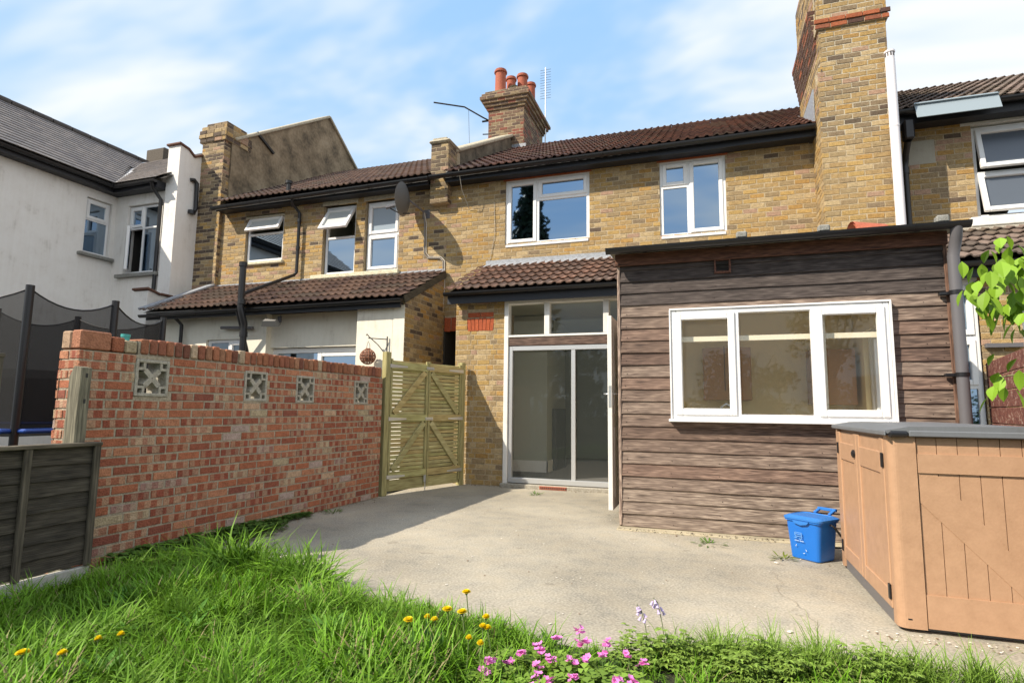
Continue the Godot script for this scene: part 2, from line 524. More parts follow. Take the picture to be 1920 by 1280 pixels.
func brick_wall(mb: MB, p: Pieces, pick: Callable, o: Vector3, u: Vector3, w: float, h: float, holes := [], thick := 0.2, course := 0.082, len := 0.225, joint := 0.011, keep = null, bond := 0) -> void:
	# o: lower left of the face, u along it, y up, face towards u x y; the backing stands 5 mm behind the faces of the bricks
	var n := u.cross(Vector3.UP)
	var xs := [0.0, w]
	var ys := [0.0, h]
	for r in holes:
		xs.append_array([r.position.x, r.end.x])
		ys.append_array([r.position.y, r.end.y])
	xs.sort()
	ys.sort()
	var at := func(x: float, y: float, z: float) -> Vector3: return o + u * x + Vector3.UP * y + n * z
	if mb and not keep != null:
		for a in xs.size() - 1:
			for b in ys.size() - 1:
				if xs[a + 1] - xs[a] < 0.0005 or ys[b + 1] - ys[b] < 0.0005:
					continue
				var mid := Vector2((xs[a] + xs[a + 1]) / 2, (ys[b] + ys[b + 1]) / 2)
				if holes.any(func(r): return r.has_point(mid)):
					continue
				mb.quad(at.call(xs[a], ys[b], -0.005), at.call(xs[a + 1], ys[b], -0.005), at.call(xs[a + 1], ys[b + 1], -0.005), at.call(xs[a], ys[b + 1], -0.005))
				mb.quad(at.call(xs[a + 1], ys[b], -thick), at.call(xs[a], ys[b], -thick), at.call(xs[a], ys[b + 1], -thick), at.call(xs[a + 1], ys[b + 1], -thick))
		for r in holes:
			var a: Vector2 = r.position
			var b: Vector2 = r.end
			mb.quad(at.call(a.x, a.y, -thick), at.call(a.x, a.y, -0.005), at.call(a.x, b.y, -0.005), at.call(a.x, b.y, -thick))
			mb.quad(at.call(b.x, a.y, -0.005), at.call(b.x, a.y, -thick), at.call(b.x, b.y, -thick), at.call(b.x, b.y, -0.005))
			mb.quad(at.call(a.x, b.y, -0.005), at.call(b.x, b.y, -0.005), at.call(b.x, b.y, -thick), at.call(a.x, b.y, -thick))
			mb.quad(at.call(a.x, a.y, -thick), at.call(b.x, a.y, -thick), at.call(b.x, a.y, -0.005), at.call(a.x, a.y, -0.005))
	var rows := int(round(h / course))
	var rh := h / rows
	for row in rows:
		var y0 := row * rh
		var yc := y0 + rh / 2
		var cuts := []
		for r in holes:
			if yc > r.position.y and yc < r.end.y:
				cuts.append([r.position.x, r.end.x])
		var x := -rng.randf_range(0.0, 0.02)
		if bond == 0:
			x -= len / 2 * (row % 2)
		elif bond == 1:
			x -= len * 0.25 * (row % 2)
		var flip := row % 2
		while x < w:
			var step := len
			if bond == 1:  # Flemish-like: stretchers and headers by turns
				step = len if flip % 2 == 0 else len * 0.5
			flip += 1
			var segs := [[maxf(x, 0), minf(x + step - joint, w)]]
			for cut in cuts:
				var nxt := []
				for s in segs:
					if s[1] <= cut[0] or s[0] >= cut[1]:
						nxt.append(s)
					else:
						if s[0] < cut[0] - 0.02:
							nxt.append([s[0], cut[0]])
						if s[1] > cut[1] + 0.02:
							nxt.append([cut[1], s[1]])
				segs = nxt
			for s in segs:
				var l: float = s[1] - s[0]
				if l < 0.025:
					continue
				var c := at.call((s[0] + s[1]) / 2, yc, rng.randf_range(-0.002, 0.002)) as Vector3
				if keep != null and not keep.call(c):
					continue
				p.add(Transform3D(Basis(u * l, Vector3.UP * (rh - joint), n).rotated(n, rng.randf_range(-0.006, 0.006)), c), pick.call(c))
			x += step


func tile_mesh(cc: Color) -> MB:
	# one interlocking concrete tile, 1 wide along x, 1 long up the slope along y, two rolls
	var m := MB.new()
	m.col = cc
	var seg := 10
	var pts := []
	for k in seg + 1:
		var t := float(k) / seg
		pts.append(Vector2(t - 0.5, 0.031 * pow(maxf(0.0, sin(TAU * 2.0 * t - 0.6)), 0.8)))
	for k in seg:
		var a: Vector2 = pts[k]
		var b: Vector2 = pts[k + 1]
		var lo := 0.046
		m.quad(Vector3(a.x, -0.5, a.y + lo), Vector3(b.x, -0.5, b.y + lo), Vector3(b.x, 0.53, b.y + 0.006), Vector3(a.x, 0.53, a.y + 0.006))
		m.quad(Vector3(a.x, -0.5, a.y + lo - 0.02), Vector3(b.x, -0.5, b.y + lo - 0.02), Vector3(b.x, -0.5, b.y + lo), Vector3(a.x, -0.5, a.y + lo))
	return m


func tile_roof(p: Pieces, o: Vector3, u: Vector3, s: Vector3, w: float, l: float, tw: float, gauge: float, kinds: int, keep = null, rough := 0.004) -> void:
	var n := u.cross(s)
	var cols := int(round(w / tw))
	var rows := int(round(l / gauge))
	for r in rows:
		for k in cols:
			var c := o + u * ((k + 0.5) * w / cols) + s * ((r + 0.5) * l / rows) + n * rng.randf_range(0, rough)
			if keep != null and not keep.call(c):
				continue
			var b := Basis(u * (w / cols) * 0.995, s * l / rows, n)
			p.add(Transform3D(b.rotated(n, rng.randf_range(-0.012, 0.012)), c), rng.randi() % kinds)


func window(root: Node3D, xf: Transform3D, w: float, h: float, lights: Array, glass: Material, fw := 0.06, label := "") -> MeshInstance3D:
	# xf: lower left of the frame's outer face, x right, y up, z out; lights: [x0, x1, y0, y1, kind, angle]
	# kind 0 fixed, 1 opening sash, 2 sash hung open from its top
	var f := MB.new()
	f.xf = xf
	var d := 0.07
	f.cbox(Vector3(0, 0, -d), Vector3(fw, h, 0), 0.006)
	f.cbox(Vector3(w - fw, 0, -d), Vector3(w, h, 0), 0.006)
	f.cbox(Vector3(fw, 0, -d), Vector3(w - fw, fw, 0), 0.006)
	f.cbox(Vector3(fw, h - fw, -d), Vector3(w - fw, h, 0), 0.006)
	var edges := {}
	for l in lights:
		if l[1] < w - fw - 0.01 and not edges.has("x%.2f" % l[1]):
			edges["x%.2f" % l[1]] = true
			var lo := h
			var hi := 0.0
			for q in lights:
				if absf(q[1] - l[1]) < 0.01:
					lo = minf(lo, q[2])
					hi = maxf(hi, q[3])
			f.cbox(Vector3(l[1], lo - fw * 0.3, -d + 0.001), Vector3(l[1] + fw, hi + fw * 0.3, -0.001), 0.006)
		if l[3] < h - fw - 0.01:
			f.cbox(Vector3(l[0] - fw * 0.3, l[3], -d + 0.002), Vector3(l[1] + fw * 0.3, l[3] + fw, -0.002), 0.006)
	var o := part(root, "window", f, K.upvc, label)
	for l in lights:
		var a := Vector2(l[0], l[2])
		var b := Vector2(l[1], l[3])
		var kind: int = l[4]
		var g := MB.new()
		var x := xf
		if kind == 2:
			x = xf * Transform3D(Basis(Vector3.RIGHT, -l[5]), Vector3(0, b.y, 0.015)) * Transform3D(Basis(), Vector3(0, -b.y, 0))
		elif kind == 3:  # hung open from its left side
			x = xf * Transform3D(Basis(Vector3.UP, -l[5]), Vector3(a.x, 0, 0.015)) * Transform3D(Basis(), Vector3(-a.x, 0, 0))
		g.xf = x
		if kind:
			var sf := MB.new()
			sf.xf = x
			var t := 0.055
			var e := 0.012
			sf.cbox(Vector3(a.x - e, a.y - e, -0.04), Vector3(a.x + t, b.y + e, 0.018), 0.008)
			sf.cbox(Vector3(b.x - t, a.y - e, -0.04), Vector3(b.x + e, b.y + e, 0.018), 0.008)
			sf.cbox(Vector3(a.x + t, a.y - e, -0.04), Vector3(b.x - t, a.y + t, 0.018), 0.008)
			sf.cbox(Vector3(a.x + t, b.y - t, -0.04), Vector3(b.x - t, b.y + e, 0.018), 0.008)
			part(o, "sash", sf, K.upvc)
			a += Vector2(t, t)
			b -= Vector2(t, t)
		var pm: Material = l[6] if l.size() > 6 else glass
		var z := -0.025
		var e2 := 0.006
		if glass == K.glass:
			g.quad(Vector3(a.x - e2, a.y - e2, z), Vector3(b.x + e2, a.y - e2, z), Vector3(b.x + e2, b.y + e2, z), Vector3(a.x - e2, b.y + e2, z))
		else:
			g.box(Vector3(a.x - e2, a.y - e2, z - 0.02), Vector3(b.x + e2, b.y + e2, z))
		part(o, "pane", g, pm)
	return o


func gutter(root: Node3D, p: Vector3, q: Vector3, r := 0.058, brackets := 5) -> void:
	var m := MB.new()
	var x := (q - p).normalized()
	var z := x.cross(Vector3.UP)
	var prof := []
	for k in 9:
		var a := PI * k / 8.0
		prof.append(z * cos(a) * r - Vector3.UP * sin(a) * r)
	for k in 8:
		m.quad(p + prof[k + 1], q + prof[k + 1], q + prof[k], p + prof[k])
		m.quad(p + prof[k] * 0.9, q + prof[k] * 0.9, q + prof[k + 1] * 0.9, p + prof[k + 1] * 0.9)
	for e in [0, 8]:
		m.quad(p + prof[e], q + prof[e], q + prof[e] * 0.9, p + prof[e] * 0.9)
	for end in [p, q]:
		for k in 8:
			m.tri(end, end + prof[k], end + prof[k + 1])
	var o := part(root, "gutter", m, K.black)
	for k in brackets:
		var c := p.lerp(q, (k + 0.5) / brackets)
		var b := MB.new()
		for j in 8:
			var w := x * 0.02
			b.quad(c - w + prof[j + 1] * 1.08, c + w + prof[j + 1] * 1.08, c + w + prof[j] * 1.08, c - w + prof[j] * 1.08)
		part(o, "bracket", b, K.black)


func pick_from(weights: Array, per: int) -> Callable:
	var total := 0.0
	for w in weights:
		total += w
	return func(_c):
		var r := rng.randf() * total
		for k in weights.size():
			r -= weights[k]
			if r <= 0:
				return k * per + rng.randi() % per
		return 0


# ---------------------------------------------------------------- the scene
func _ready() -> void:
	rng.seed = 20240417
	var cam := Camera3D.new()
	cam.name = "camera"
	cam.fov = 61.40
	cam.position = EYE
	cam.rotation = Vector3(0.11563, 0.32755, 0.01148)
	cam.near = 0.05
	cam.far = 400.0
	add_child(cam)
	var env := Environment.new()
	env.background_mode = Environment.BG_SKY
	env.sky = Sky.new()
	env.sky.sky_material = make_sky()
	env.background_energy_multiplier = 1.0
	env.tonemap_mode = Environment.TONE_MAPPER_LINEAR
	env.tonemap_exposure = 1.3
	env.sdfgi_enabled = true
	env.ssao_enabled = true
	env.ssil_enabled = true
	var we := WorldEnvironment.new()
	we.name = "world_environment"
	we.environment = env
	add_child(we)
	var sun := DirectionalLight3D.new()
	sun.name = "sun"
	sun.light_energy = 1.6
	sun.light_color = Color(1.0, 0.955, 0.88)
	sun.light_angular_distance = 0.5
	sun.shadow_enabled = true
	add_child(sun)
	sun.look_at_from_position(SUN * 20.0, Vector3.ZERO)
	make_textures()
	make_materials()
	ground()
	main_house()
	left_house()
	white_house()
	right_house()
	annexe()
	garden_wall()
	double_gate()
	fences()
	trampoline()
	storage_box()
	caddy()
	wall_fittings()
	garden_behind()
	plants()


func make_sky() -> PanoramaSkyMaterial:
	var w := 2048
	var h := 1024
	var f4 := noise(8, 4.5, 3)
	var f1 := noise(5, 0.55, 5)
	var f2 := noise(6, 0.22, 3)
	var f3 := noise(7, 1.6, 4)
	var im := Image.create(w, h, false, Image.FORMAT_RGBF)
	for y in h:
		var el := (0.5 - (y + 0.5) / h) * PI
		for x in w:
			var az := ((x + 0.5) / w - 0.5) * TAU
			var d := Vector3(sin(az) * cos(el), sin(el), -cos(az) * cos(el))
			var up := maxf(d.y, 0.0)
			var c := Color(0.66, 0.86, 1.0).lerp(Color(0.27, 0.55, 1.0), pow(up, 0.6))
			c = c.lerp(Color(0.86, 0.93, 1.0), 0.75 * pow(1.0 - up, 9.0))
			if d.y > 0.0:
				var q := Vector2(d.x, d.z) / (d.y + 0.16)
				var warp := Vector2(f2.get_noise_2d(q.x, q.y), f2.get_noise_2d(q.x + 40.0, q.y)) * 0.75
				var s := 0.7 * f1.get_noise_2d(q.x * 0.6 + warp.x, q.y * 1.9 + warp.y) + 0.6 * f3.get_noise_2d(q.x * 0.8 + warp.x * 1.5, q.y * 2.2 + warp.y) + 0.3 * f4.get_noise_2d(q.x * 0.7 + warp.x, q.y * 1.6)
				var cover := f2.get_noise_2d(q.x * 1.3 + 9.0, q.y * 1.3)
				var west := smoothstep(0.05, -0.75, d.x + 0.1 * s)  # the veil of high cloud lies to the left
				var k := smoothstep(-0.72, 0.95, s + 0.5 * cover + 0.8 * west + 0.02)
				k *= smoothstep(0.0, 0.12, d.y)
				c = c.lerp(Color(1.0, 1.02, 1.03), minf(k * 1.05, 0.92))
			im.set_pixel(x, y, c * 0.8)
	var m := PanoramaSkyMaterial.new()
	m.panorama = ImageTexture.create_from_image(im)
	return m


var edge_x := [-9.0, -4.3, -3.9, -3.3, -2.8, -2.2, -1.6, -1.1, -0.6, 0.0, 0.5, 1.0, 1.6, 3.0]
var edge_z := [-4.3, -4.3, -3.95, -3.5, -3.42, -3.22, -3.2, -3.05, -2.98, -3.08, -3.18, -3.2, -3.2, -3.0]


func lawn_edge(x: float) -> float:
	for k in edge_x.size() - 1:
		if x < edge_x[k + 1]:
			var t: float = clampf((x - edge_x[k]) / (edge_x[k + 1] - edge_x[k]), 0, 1)
			return lerpf(edge_z[k], edge_z[k + 1], t)
	return edge_z[-1]


var lumps := noise(31, 0.9, 3)


func lawn_y(x: float, z: float) -> float:
	var inside := clampf((z - lawn_edge(x)) / 0.5, 0, 1)
	return 0.012 + inside * (0.05 + 0.05 * lumps.get_noise_2d(x, z)) - 0.08 * smoothstep(-2.9, -3.9, x) * inside


func ground() -> void:
	var g := MB.new()
	g.quad(Vector3(-90, -0.2, 90), Vector3(90, -0.2, 90), Vector3(90, -0.2, -90), Vector3(-90, -0.2, -90))
	structure("ground", g, K.soil)
	# the patio slab, slightly uneven, as one sheet with a thick edge
	var p := MB.new()
	var un := noise(33, 0.35, 3)
	var hy := func(x: float, z: float) -> float: return 0.006 * un.get_noise_2d(x, z)
	for a in 40:
		for b in 40:
			var x0 := -4.22 + a * 0.25
			var z0 := -9.9 + b * 0.19
			var x1 := x0 + 0.25
			var z1 := z0 + 0.19
			if z0 > maxf(lawn_edge(x0), lawn_edge(x1)) + 0.12:
				continue
			p.quad(Vector3(x0, hy.call(x0, z1), z1), Vector3(x1, hy.call(x1, z1), z1), Vector3(x1, hy.call(x1, z0), z0), Vector3(x0, hy.call(x0, z0), z0))
	structure("patio", p, K.concrete)
	# cracks in the slab: narrow sunken lines of dirt
	var cr := MB.new()
	for path in [[Vector2(0.42, -4.9), Vector2(0.46, -4.62), Vector2(0.40, -4.4), Vector2(0.5, -4.15), Vector2(0.55, -3.8), Vector2(0.52, -3.5)], [Vector2(-2.9, -7.0), Vector2(-2.5, -6.6), Vector2(-2.42, -6.1), Vector2(-2.0, -5.8)]]:
		for k in path.size() - 1:
			var s: Vector2 = path[k]
			var e: Vector2 = path[k + 1]
			var parts := 6
			for j in parts:
				var a := s.lerp(e, float(j) / parts)
				var b := s.lerp(e, float(j + 1) / parts)
				a += Vector2(sin(a.y * 31.0), cos(a.x * 27.0)) * 0.012
				b += Vector2(sin(b.y * 31.0), cos(b.x * 27.0)) * 0.012
				var wd := 0.0014
				cr.quad(Vector3(a.x - wd, 0.009, a.y), Vector3(b.x - wd, 0.009, b.y), Vector3(b.x + wd, 0.009, b.y), Vector3(a.x + wd, 0.009, a.y))
	structure("patio_cracks", cr, M(Color(0.25, 0.215, 0.165), 1.0))
	var st := MB.new()
	st.cbox(Vector3(-0.9, -0.05, -6.3), Vector3(2.2, 0.018, -5.97), 0.012)
	structure("plinth_strip", st, tm(Color(1.12, 1.08, 0.95), "concrete", Vector3(0.3, 0.3, 0.3), 0.9, "fine", 0.4))
	# the lawn sheet under the grass
	var l := MB.new()
	for a in 100:
		for b in 70:
			var x0 := -4.1 + a * 0.07
			var x1 := x0 + 0.07
			var e0 := lawn_edge(x0)
			var e1 := lawn_edge(x1)
			var t0 := pow(b / 70.0, 1.6) * 8.0
			var t1 := pow((b + 1) / 70.0, 1.6) * 8.0
			l.quad(Vector3(x0, lawn_y(x0, e0 + t1), e0 + t1), Vector3(x1, lawn_y(x1, e1 + t1), e1 + t1), Vector3(x1, lawn_y(x1, e1 + t0), e1 + t0), Vector3(x0, lawn_y(x0, e0 + t0), e0 + t0))
	structure("lawn", l, K.soil)
	# small chips and crumbs scattered over the slab
	var ch := MB.new()
	for k in 150:
		var x := rng.randf_range(-3.2, 1.0)
		var z := rng.randf_range(-7.5, -3.2)
		if k > 100:
			x = rng.randf_range(0.75, 1.5)
			z = -3.82 + rng.randf_range(0.0, 0.14)
		var s := rng.randf_range(0.002, 0.0055)
		if k < 8:
			s *= 2.4
		ch.col = Color(0.72, 0.68, 0.6) if rng.randf() < 0.65 else Color(0.2, 0.13, 0.08)
		ch.xf = Transform3D(Basis(Vector3.UP, rng.randf() * TAU), Vector3(x, 0.004, z))
		ch.cbox(Vector3(-s * 1.6, 0, -s), Vector3(s * 1.6, s * 0.5, s), s * 0.2)
	structure("gravel", ch, K.plain, "stuff")


# stock bricks of the terrace
func stock_palette() -> Array:
	return [Color(0.47, 0.31, 0.115), Color(0.44, 0.30, 0.135), Color(0.385, 0.28, 0.15), Color(0.48, 0.36, 0.20), Color(0.29, 0.215, 0.13), Color(0.46, 0.275, 0.09), Color(0.135, 0.098, 0.07), Color(0.45, 0.29, 0.20)]


const STOCK := [5, 5, 4.5, 4, 0.7, 1.4, 0.02, 0.7]
const STOCK_OLD := [2, 2.5, 3.5, 1.5, 3, 0.9, 1.0, 0.8]
const STOCK_DARK := [0.7, 1.2, 2, 1, 4, 0.4, 4, 1.2]


func main_house() -> void:
	var h := thing("main_house", "middle terraced house of yellow stock brick with lean-to and sliding patio door", "house", Vector3(-1.3, 0, -10))
	var mb := MB.new()
	var p := Pieces.new()
	var bm := brick_meshes(stock_palette(), 3)
	var stock := pick_from(STOCK, 3)
	var old := pick_from(STOCK_OLD, 3)
	var pick := func(c: Vector3):
		return old.call(c) if rng.randf() < smoothstep(4.95, 5.35, c.y) * 0.6 else stock.call(c)
	# upper facade over the lean-to
	brick_wall(mb, p, pick, Vector3(-4.74, 2.95, -9.9), Vector3.RIGHT, 6.5, 2.62, [Rect2(1.21, 1.27, 1.61, 1.27), Rect2(4.05, 1.19, 1.08, 1.35)])
	# plain wall behind the lean-to and annexe, with the doorway of the passage left open
	mb.box(Vector3(-3.88, 0, -10.1), Vector3(-3.4, 2.95, -9.905))
	mb.box(Vector3(-1.1, 0, -10.1), Vector3(2.72, 2.95, -9.905))
	# lean-to: the brick pier left of the patio door, with a bricked-up arched opening
	brick_wall(mb, p, pick, Vector3(-3.88, 0, -8.55), Vector3.RIGHT, 0.85, 3.03, [Rect2(0.2, 2.43, 0.46, 0.33)], 0.22, 0.082, 0.225, 0.011, null, 1)
	mb.box(Vector3(-3.885, 0, -9.9), Vector3(-3.68, 3.0, -8.78))
	mb.box(Vector3(-3.68, 2.43, -8.7), Vector3(-3.22, 2.76, -8.562))
	# chimney breast that stands before the facade and rises as the tall stack
	var mp := MB.new()
	brick_wall(mb, p, pick, Vector3(1.72, 2.9, -9.25), Vector3.RIGHT, 0.95, 2.3, [], 0.2)
	brick_wall(mp, p, old, Vector3(1.72, 5.2, -9.25), Vector3.RIGHT, 0.95, 1.2, [], 0.2)
	brick_wall(mp, p, old, Vector3(1.76, 6.4, -9.25), Vector3.RIGHT, 0.89, 0.62)
	brick_wall(mp, p, old, Vector3(1.74, 7.16, -9.25), Vector3.RIGHT, 0.93, 1.5)
	brick_wall(mb, p, stock, Vector3(1.72, 2.9, -9.92), Vector3.BACK, 0.67, 3.3)
	brick_wall(mb, p, old, Vector3(1.76, 6.2, -11.2), Vector3.BACK, 1.95, 2.4)
	brick_wall(mb, p, old, Vector3(2.67, 2.9, -9.25), Vector3.FORWARD, 0.67, 3.5)
	brick_wall(mb, p, old, Vector3(2.65, 6.4, -9.25), Vector3.FORWARD, 1.9, 2.2)
	mb.box(Vector3(1.77, 6.2, -11.2), Vector3(2.64, 8.6, -9.3))
	mb.tri(Vector3(1.72, 6.4, -9.25), Vector3(1.76, 6.46, -9.25), Vector3(1.76, 6.4, -9.25))
	# back chimney on the ridge
	var bc := Vector3(-5.36, 7.4, -13.6)
	var mq := MB.new()
	var sooty := pick_from(STOCK_DARK, 3)
	var grim := pick_from([3, 3, 2, 2], 3)
	var gp := Pieces.new()
	var gm := brick_meshes([Color(0.19, 0.12, 0.08), Color(0.13, 0.085, 0.065), Color(0.30, 0.22, 0.13), Color(0.24, 0.085, 0.055)], 3)
	brick_wall(mq, gp, grim, bc, Vector3.RIGHT, 1.0, 1.7, [], 0.1, 0.085)
	brick_wall(mq, gp, grim, bc + Vector3(1.0, 0, 0), Vector3.FORWARD, 1.8, 1.7, [], 0.1, 0.085)
	brick_wall(mq, gp, grim, bc + Vector3(0, 0, -1.8), Vector3.BACK, 1.8, 1.7, [], 0.1, 0.085)
	for k in 6:
		var e: float = [0.04, 0.09, 0.14, 0.19, 0.15, 0.08][k]
		var y := 9.1 + k * 0.085
		brick_wall(null, gp, grim, Vector3(bc.x - e, y, bc.z + e), Vector3.RIGHT, 1.0 + 2 * e, 0.085)
		brick_wall(null, gp, grim, Vector3(bc.x + 1.0 + e, y, bc.z + e), Vector3.FORWARD, 1.8 + 2 * e, 0.085)
		mq.box(Vector3(bc.x - e + 0.005, y, bc.z - 1.8 - e), Vector3(bc.x + 1.0 + e - 0.005, y + 0.085, bc.z + e - 0.005))
	# party pier at the eaves
	brick_wall(mb, p, sooty, Vector3(-5.04, 5.15, -9.74), Vector3.RIGHT, 0.38, 1.21)
	brick_wall(mb, p, sooty, Vector3(-4.66, 5.15, -9.74), Vector3.FORWARD, 0.4, 1.21, [], 0.1)
	mb.box(Vector3(-5.03, 5.15, -10.3), Vector3(-4.67, 6.36, -9.76))
	var wall := part(h, "brick_wall", mb, K.mortar)
	part(wall, "pale_pointing", mp, K.mortar_pale)
	lay(part(h, "chimney_stack", mq, K.mortar), "brick", gp, gm, K.brick, 120)
	lay(wall, "brick", p, bm, K.brick)
	# red brick bands and the corbels of the tall stack
	var red := brick_meshes([Color(0.40, 0.12, 0.05), Color(0.30, 0.10, 0.055), Color(0.10, 0.05, 0.04)], 3)
	var rp := Pieces.new()
	var rpick := pick_from([4, 2, 1], 3)
	for k in 2:
		var pr: float = [0.035, 0.05][k]
		brick_wall(null, rp, rpick, Vector3(1.75 - pr, 7.0 + 0.08 * k, -9.25 + pr), Vector3.RIGHT, 0.91 + 2 * pr, 0.08, [], 0.1, 0.08)
	var dark := pick_from([0.15, 0.8, 5], 3)
	var cb := MB.new()
	for k in 8:
		var e := 0.013 * (k + 1)
		var y := 6.80 + k * 0.085
		brick_wall(null, rp, dark, Vector3(1.76 - e, y, -11.2), Vector3.BACK, 1.75, 0.085, [], 0.1, 0.085)
		brick_wall(null, rp, dark, Vector3(1.76 - e, y, -9.45), Vector3.RIGHT, e, 0.085, [], 0.1, 0.085)
		cb.box(Vector3(1.765 - e, y, -11.2), Vector3(1.77, y + 0.085, -9.455))
	cb.box(Vector3(1.73, 7.0, -10), Vector3(2.68, 7.158, -9.226))
	var corbel := part(h, "corbel", cb, K.mortar)
	lay(corbel, "brick", rp, red, K.brick)
	# rubbed red bricks of the blocked opening
	var sp := Pieces.new()
	for k in 7:
		var x := -3.645 + k * 0.0655
		sp.add(Transform3D(Basis(Vector3(0.058, 0, 0), Vector3((k - 3) * 0.006, 0.21, 0), Vector3(0, 0, 1)), Vector3(x + 0.002, 2.54, -8.546)), rng.randi() % 3)
	for k in 2:
		sp.add(Transform3D(Basis(Vector3(0.215, 0, 0), Vector3(0, 0.075, 0), Vector3(0, 0, 1)), Vector3(-3.56 + k * 0.226, 2.70, -8.546)), rng.randi() % 3)
	for k in 6:  # arch over the passage door
		sp.add(Transform3D(Basis(Vector3(0.13, 0, 0), Vector3(0, 0.26, 0), Vector3(0, 0, 1)), Vector3(-4.67 + k * 0.145, 2.80 - 0.012 * absf(k - 2.5), -9.895)), rng.randi() % 3)
	var ab := MB.new()
	ab.box(Vector3(-4.74, 2.68, -10.0), Vector3(-3.88, 2.95, -9.91))
	var arch := part(h, "arch", ab, K.mortar)
	lay(arch, "arch_brick", sp, brick_meshes([Color(0.46, 0.105, 0.04)], 3), K.brick)
	# passage between the houses: a dark closed tunnel
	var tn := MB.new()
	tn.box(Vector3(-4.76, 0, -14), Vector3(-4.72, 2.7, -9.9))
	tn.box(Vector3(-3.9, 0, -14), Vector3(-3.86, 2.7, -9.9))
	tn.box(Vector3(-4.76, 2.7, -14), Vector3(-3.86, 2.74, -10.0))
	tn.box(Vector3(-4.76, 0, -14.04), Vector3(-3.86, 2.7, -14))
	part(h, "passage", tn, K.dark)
	# roofs
	var un := MB.new()
	var sl := Vector3(0, 0.561, -1).normalized()
	un.quad(Vector3(-4.8, 5.62, -9.62), Vector3(2.7, 5.62, -9.62), Vector3(2.7, 8.08, -14.0), Vector3(-4.8, 8.08, -14.0))
	un.quad(Vector3(2.7, 5.6, -18.4), Vector3(-4.8, 5.6, -18.4), Vector3(-4.8, 8.08, -14.0), Vector3(2.7, 8.08, -14.0))
	un.box(Vector3(-4.7, 3.0, -18.2), Vector3(2.7, 5.6, -18))
	var tp := Pieces.new()
	var tiles := []
	for c in [Color(0.135, 0.068, 0.054), Color(0.16, 0.08, 0.06), Color(0.11, 0.062, 0.052), Color(0.20, 0.095, 0.07), Color(0.17, 0.11, 0.085), Color(0.20, 0.12, 0.09), Color(0.235, 0.14, 0.105), Color(0.17, 0.105, 0.082), Color(0.28, 0.16, 0.115), Color(0.21, 0.145, 0.115)]:
		tiles.append(tile_mesh(c))
	var ls := Vector3(0, 0.49, -1).normalized()
	tile_roof(tp, Vector3(-3.98, 3.05, -8.27), Vector3.RIGHT, ls, 2.98, 1.8, 0.3, 0.3, 5)
	for k in tp.which.size():
		tp.which[k] += 5
	tile_roof(tp, Vector3(-4.66, 5.65, -9.56), Vector3.RIGHT, sl, 7.3, 5.05, 0.3, 0.32, 5, func(c: Vector3): return not (c.x > 1.7 and c.z > -11.3))
	var roof := part(h, "roof", un, K.under)
	lay(roof, "roof_tile", tp, tiles, K.tile)
	var rd := MB.new()
	for k in 17:
		rd.tube([Vector3(-4.7 + k * 0.45, 8.07, -14.0), Vector3(-4.27 + k * 0.45, 8.075, -14.0)], 0.10, 12)
	part(roof, "ridge_tile", rd, K.ridge)
	var lu := MB.new()
	lu.quad(Vector3(-3.9, 3.04, -8.3), Vector3(-0.9, 3.04, -8.3), Vector3(-0.9, 3.83, -9.9), Vector3(-3.9, 3.83, -9.9))
	lu.box(Vector3(-3.88, 2.98, -9.9), Vector3(-0.9, 3.0, -8.5))
	part(h, "lean_to_roof", lu, K.under)
	var fl := MB.new()
	for k in 4:
		var x := -3.9 + k * 0.64
		fl.bar(Vector3(x, 3.845, -9.82 - 0.002 * k), Vector3(x + 0.65, 3.85, -9.82 - 0.002 * k), 0.2, 0.012, Vector3(0, 1, 0.55))
		fl.box(Vector3(x, 3.86, -9.895), Vector3(x + 0.64, 3.96, -9.885))
	part(h, "lead_flashing", fl, K.lead)
	var fl2 := MB.new()
	fl2.bar(Vector3(1.68, 5.62, -9.62), Vector3(1.68, 6.6, -11.2), 0.14, 0.02, Vector3(0, 1, 0.5))
	fl2.box(Vector3(1.70, 5.6, -10.6), Vector3(1.715, 6.25, -9.6))
	fl2.bar(Vector3(-4.6, 5.71, -9.66), Vector3(-4.6, 8.09, -13.9), 0.14, 0.02, Vector3(0, 1, 0.5))
	fl2.box(Vector3(-5.4, 7.85, -13.62), Vector3(-4.3, 8.05, -13.57))
	part(h, "lead_soaker", fl2, K.lead)
	# parapet of the party wall, with coping stones
	var pa := MB.new()
	pa.bar(Vector3(-4.86, 6.05, -10.0), Vector3(-4.86, 8.05, -13.6), 0.36, 0.46, Vector3(0, 1, 0.5))
	part(h, "parapet", pa, tm(Color(0.2, 0.18, 0.15), "dirty", Vector3(0.5, 0.5, 0.5), 0.95, "fine", 0.8))
	var cp := MB.new()
	for k in 5:
		var a := Vector3(-4.86, 6.33, -10.08).lerp(Vector3(-4.86, 8.32, -13.6), k / 5.0)
		var b := Vector3(-4.86, 6.33, -10.08).lerp(Vector3(-4.86, 8.32, -13.6), (k + 0.985) / 5.0)
		cp.bar(a, b, 0.44, 0.08, Vector3(0, 1, 0.5), 0.02)
	cp.cbox(Vector3(-5.08, 6.36, -10.25), Vector3(-4.62, 6.43, -9.69), 0.03)
	cp.bar(Vector3(-4.85, 6.44, -9.72), Vector3(-4.85, 6.44, -10.25), 0.3, 0.05)
	part(h, "coping", cp, K.stone)
	# eaves
	var fs := MB.new()
	fs.box(Vector3(-4.66, 5.49, -9.66), Vector3(1.72, 5.62, -9.62))
	fs.box(Vector3(-4.66, 5.51, -9.9), Vector3(1.72, 5.53, -9.66))
	part(h, "fascia", fs, K.fascia)
	fs = MB.new()
	fs.box(Vector3(-3.95, 2.86, -8.38), Vector3(-0.9, 3.02, -8.35))
	fs.box(Vector3(-3.95, 2.99, -8.55), Vector3(-0.9, 3.01, -8.38))
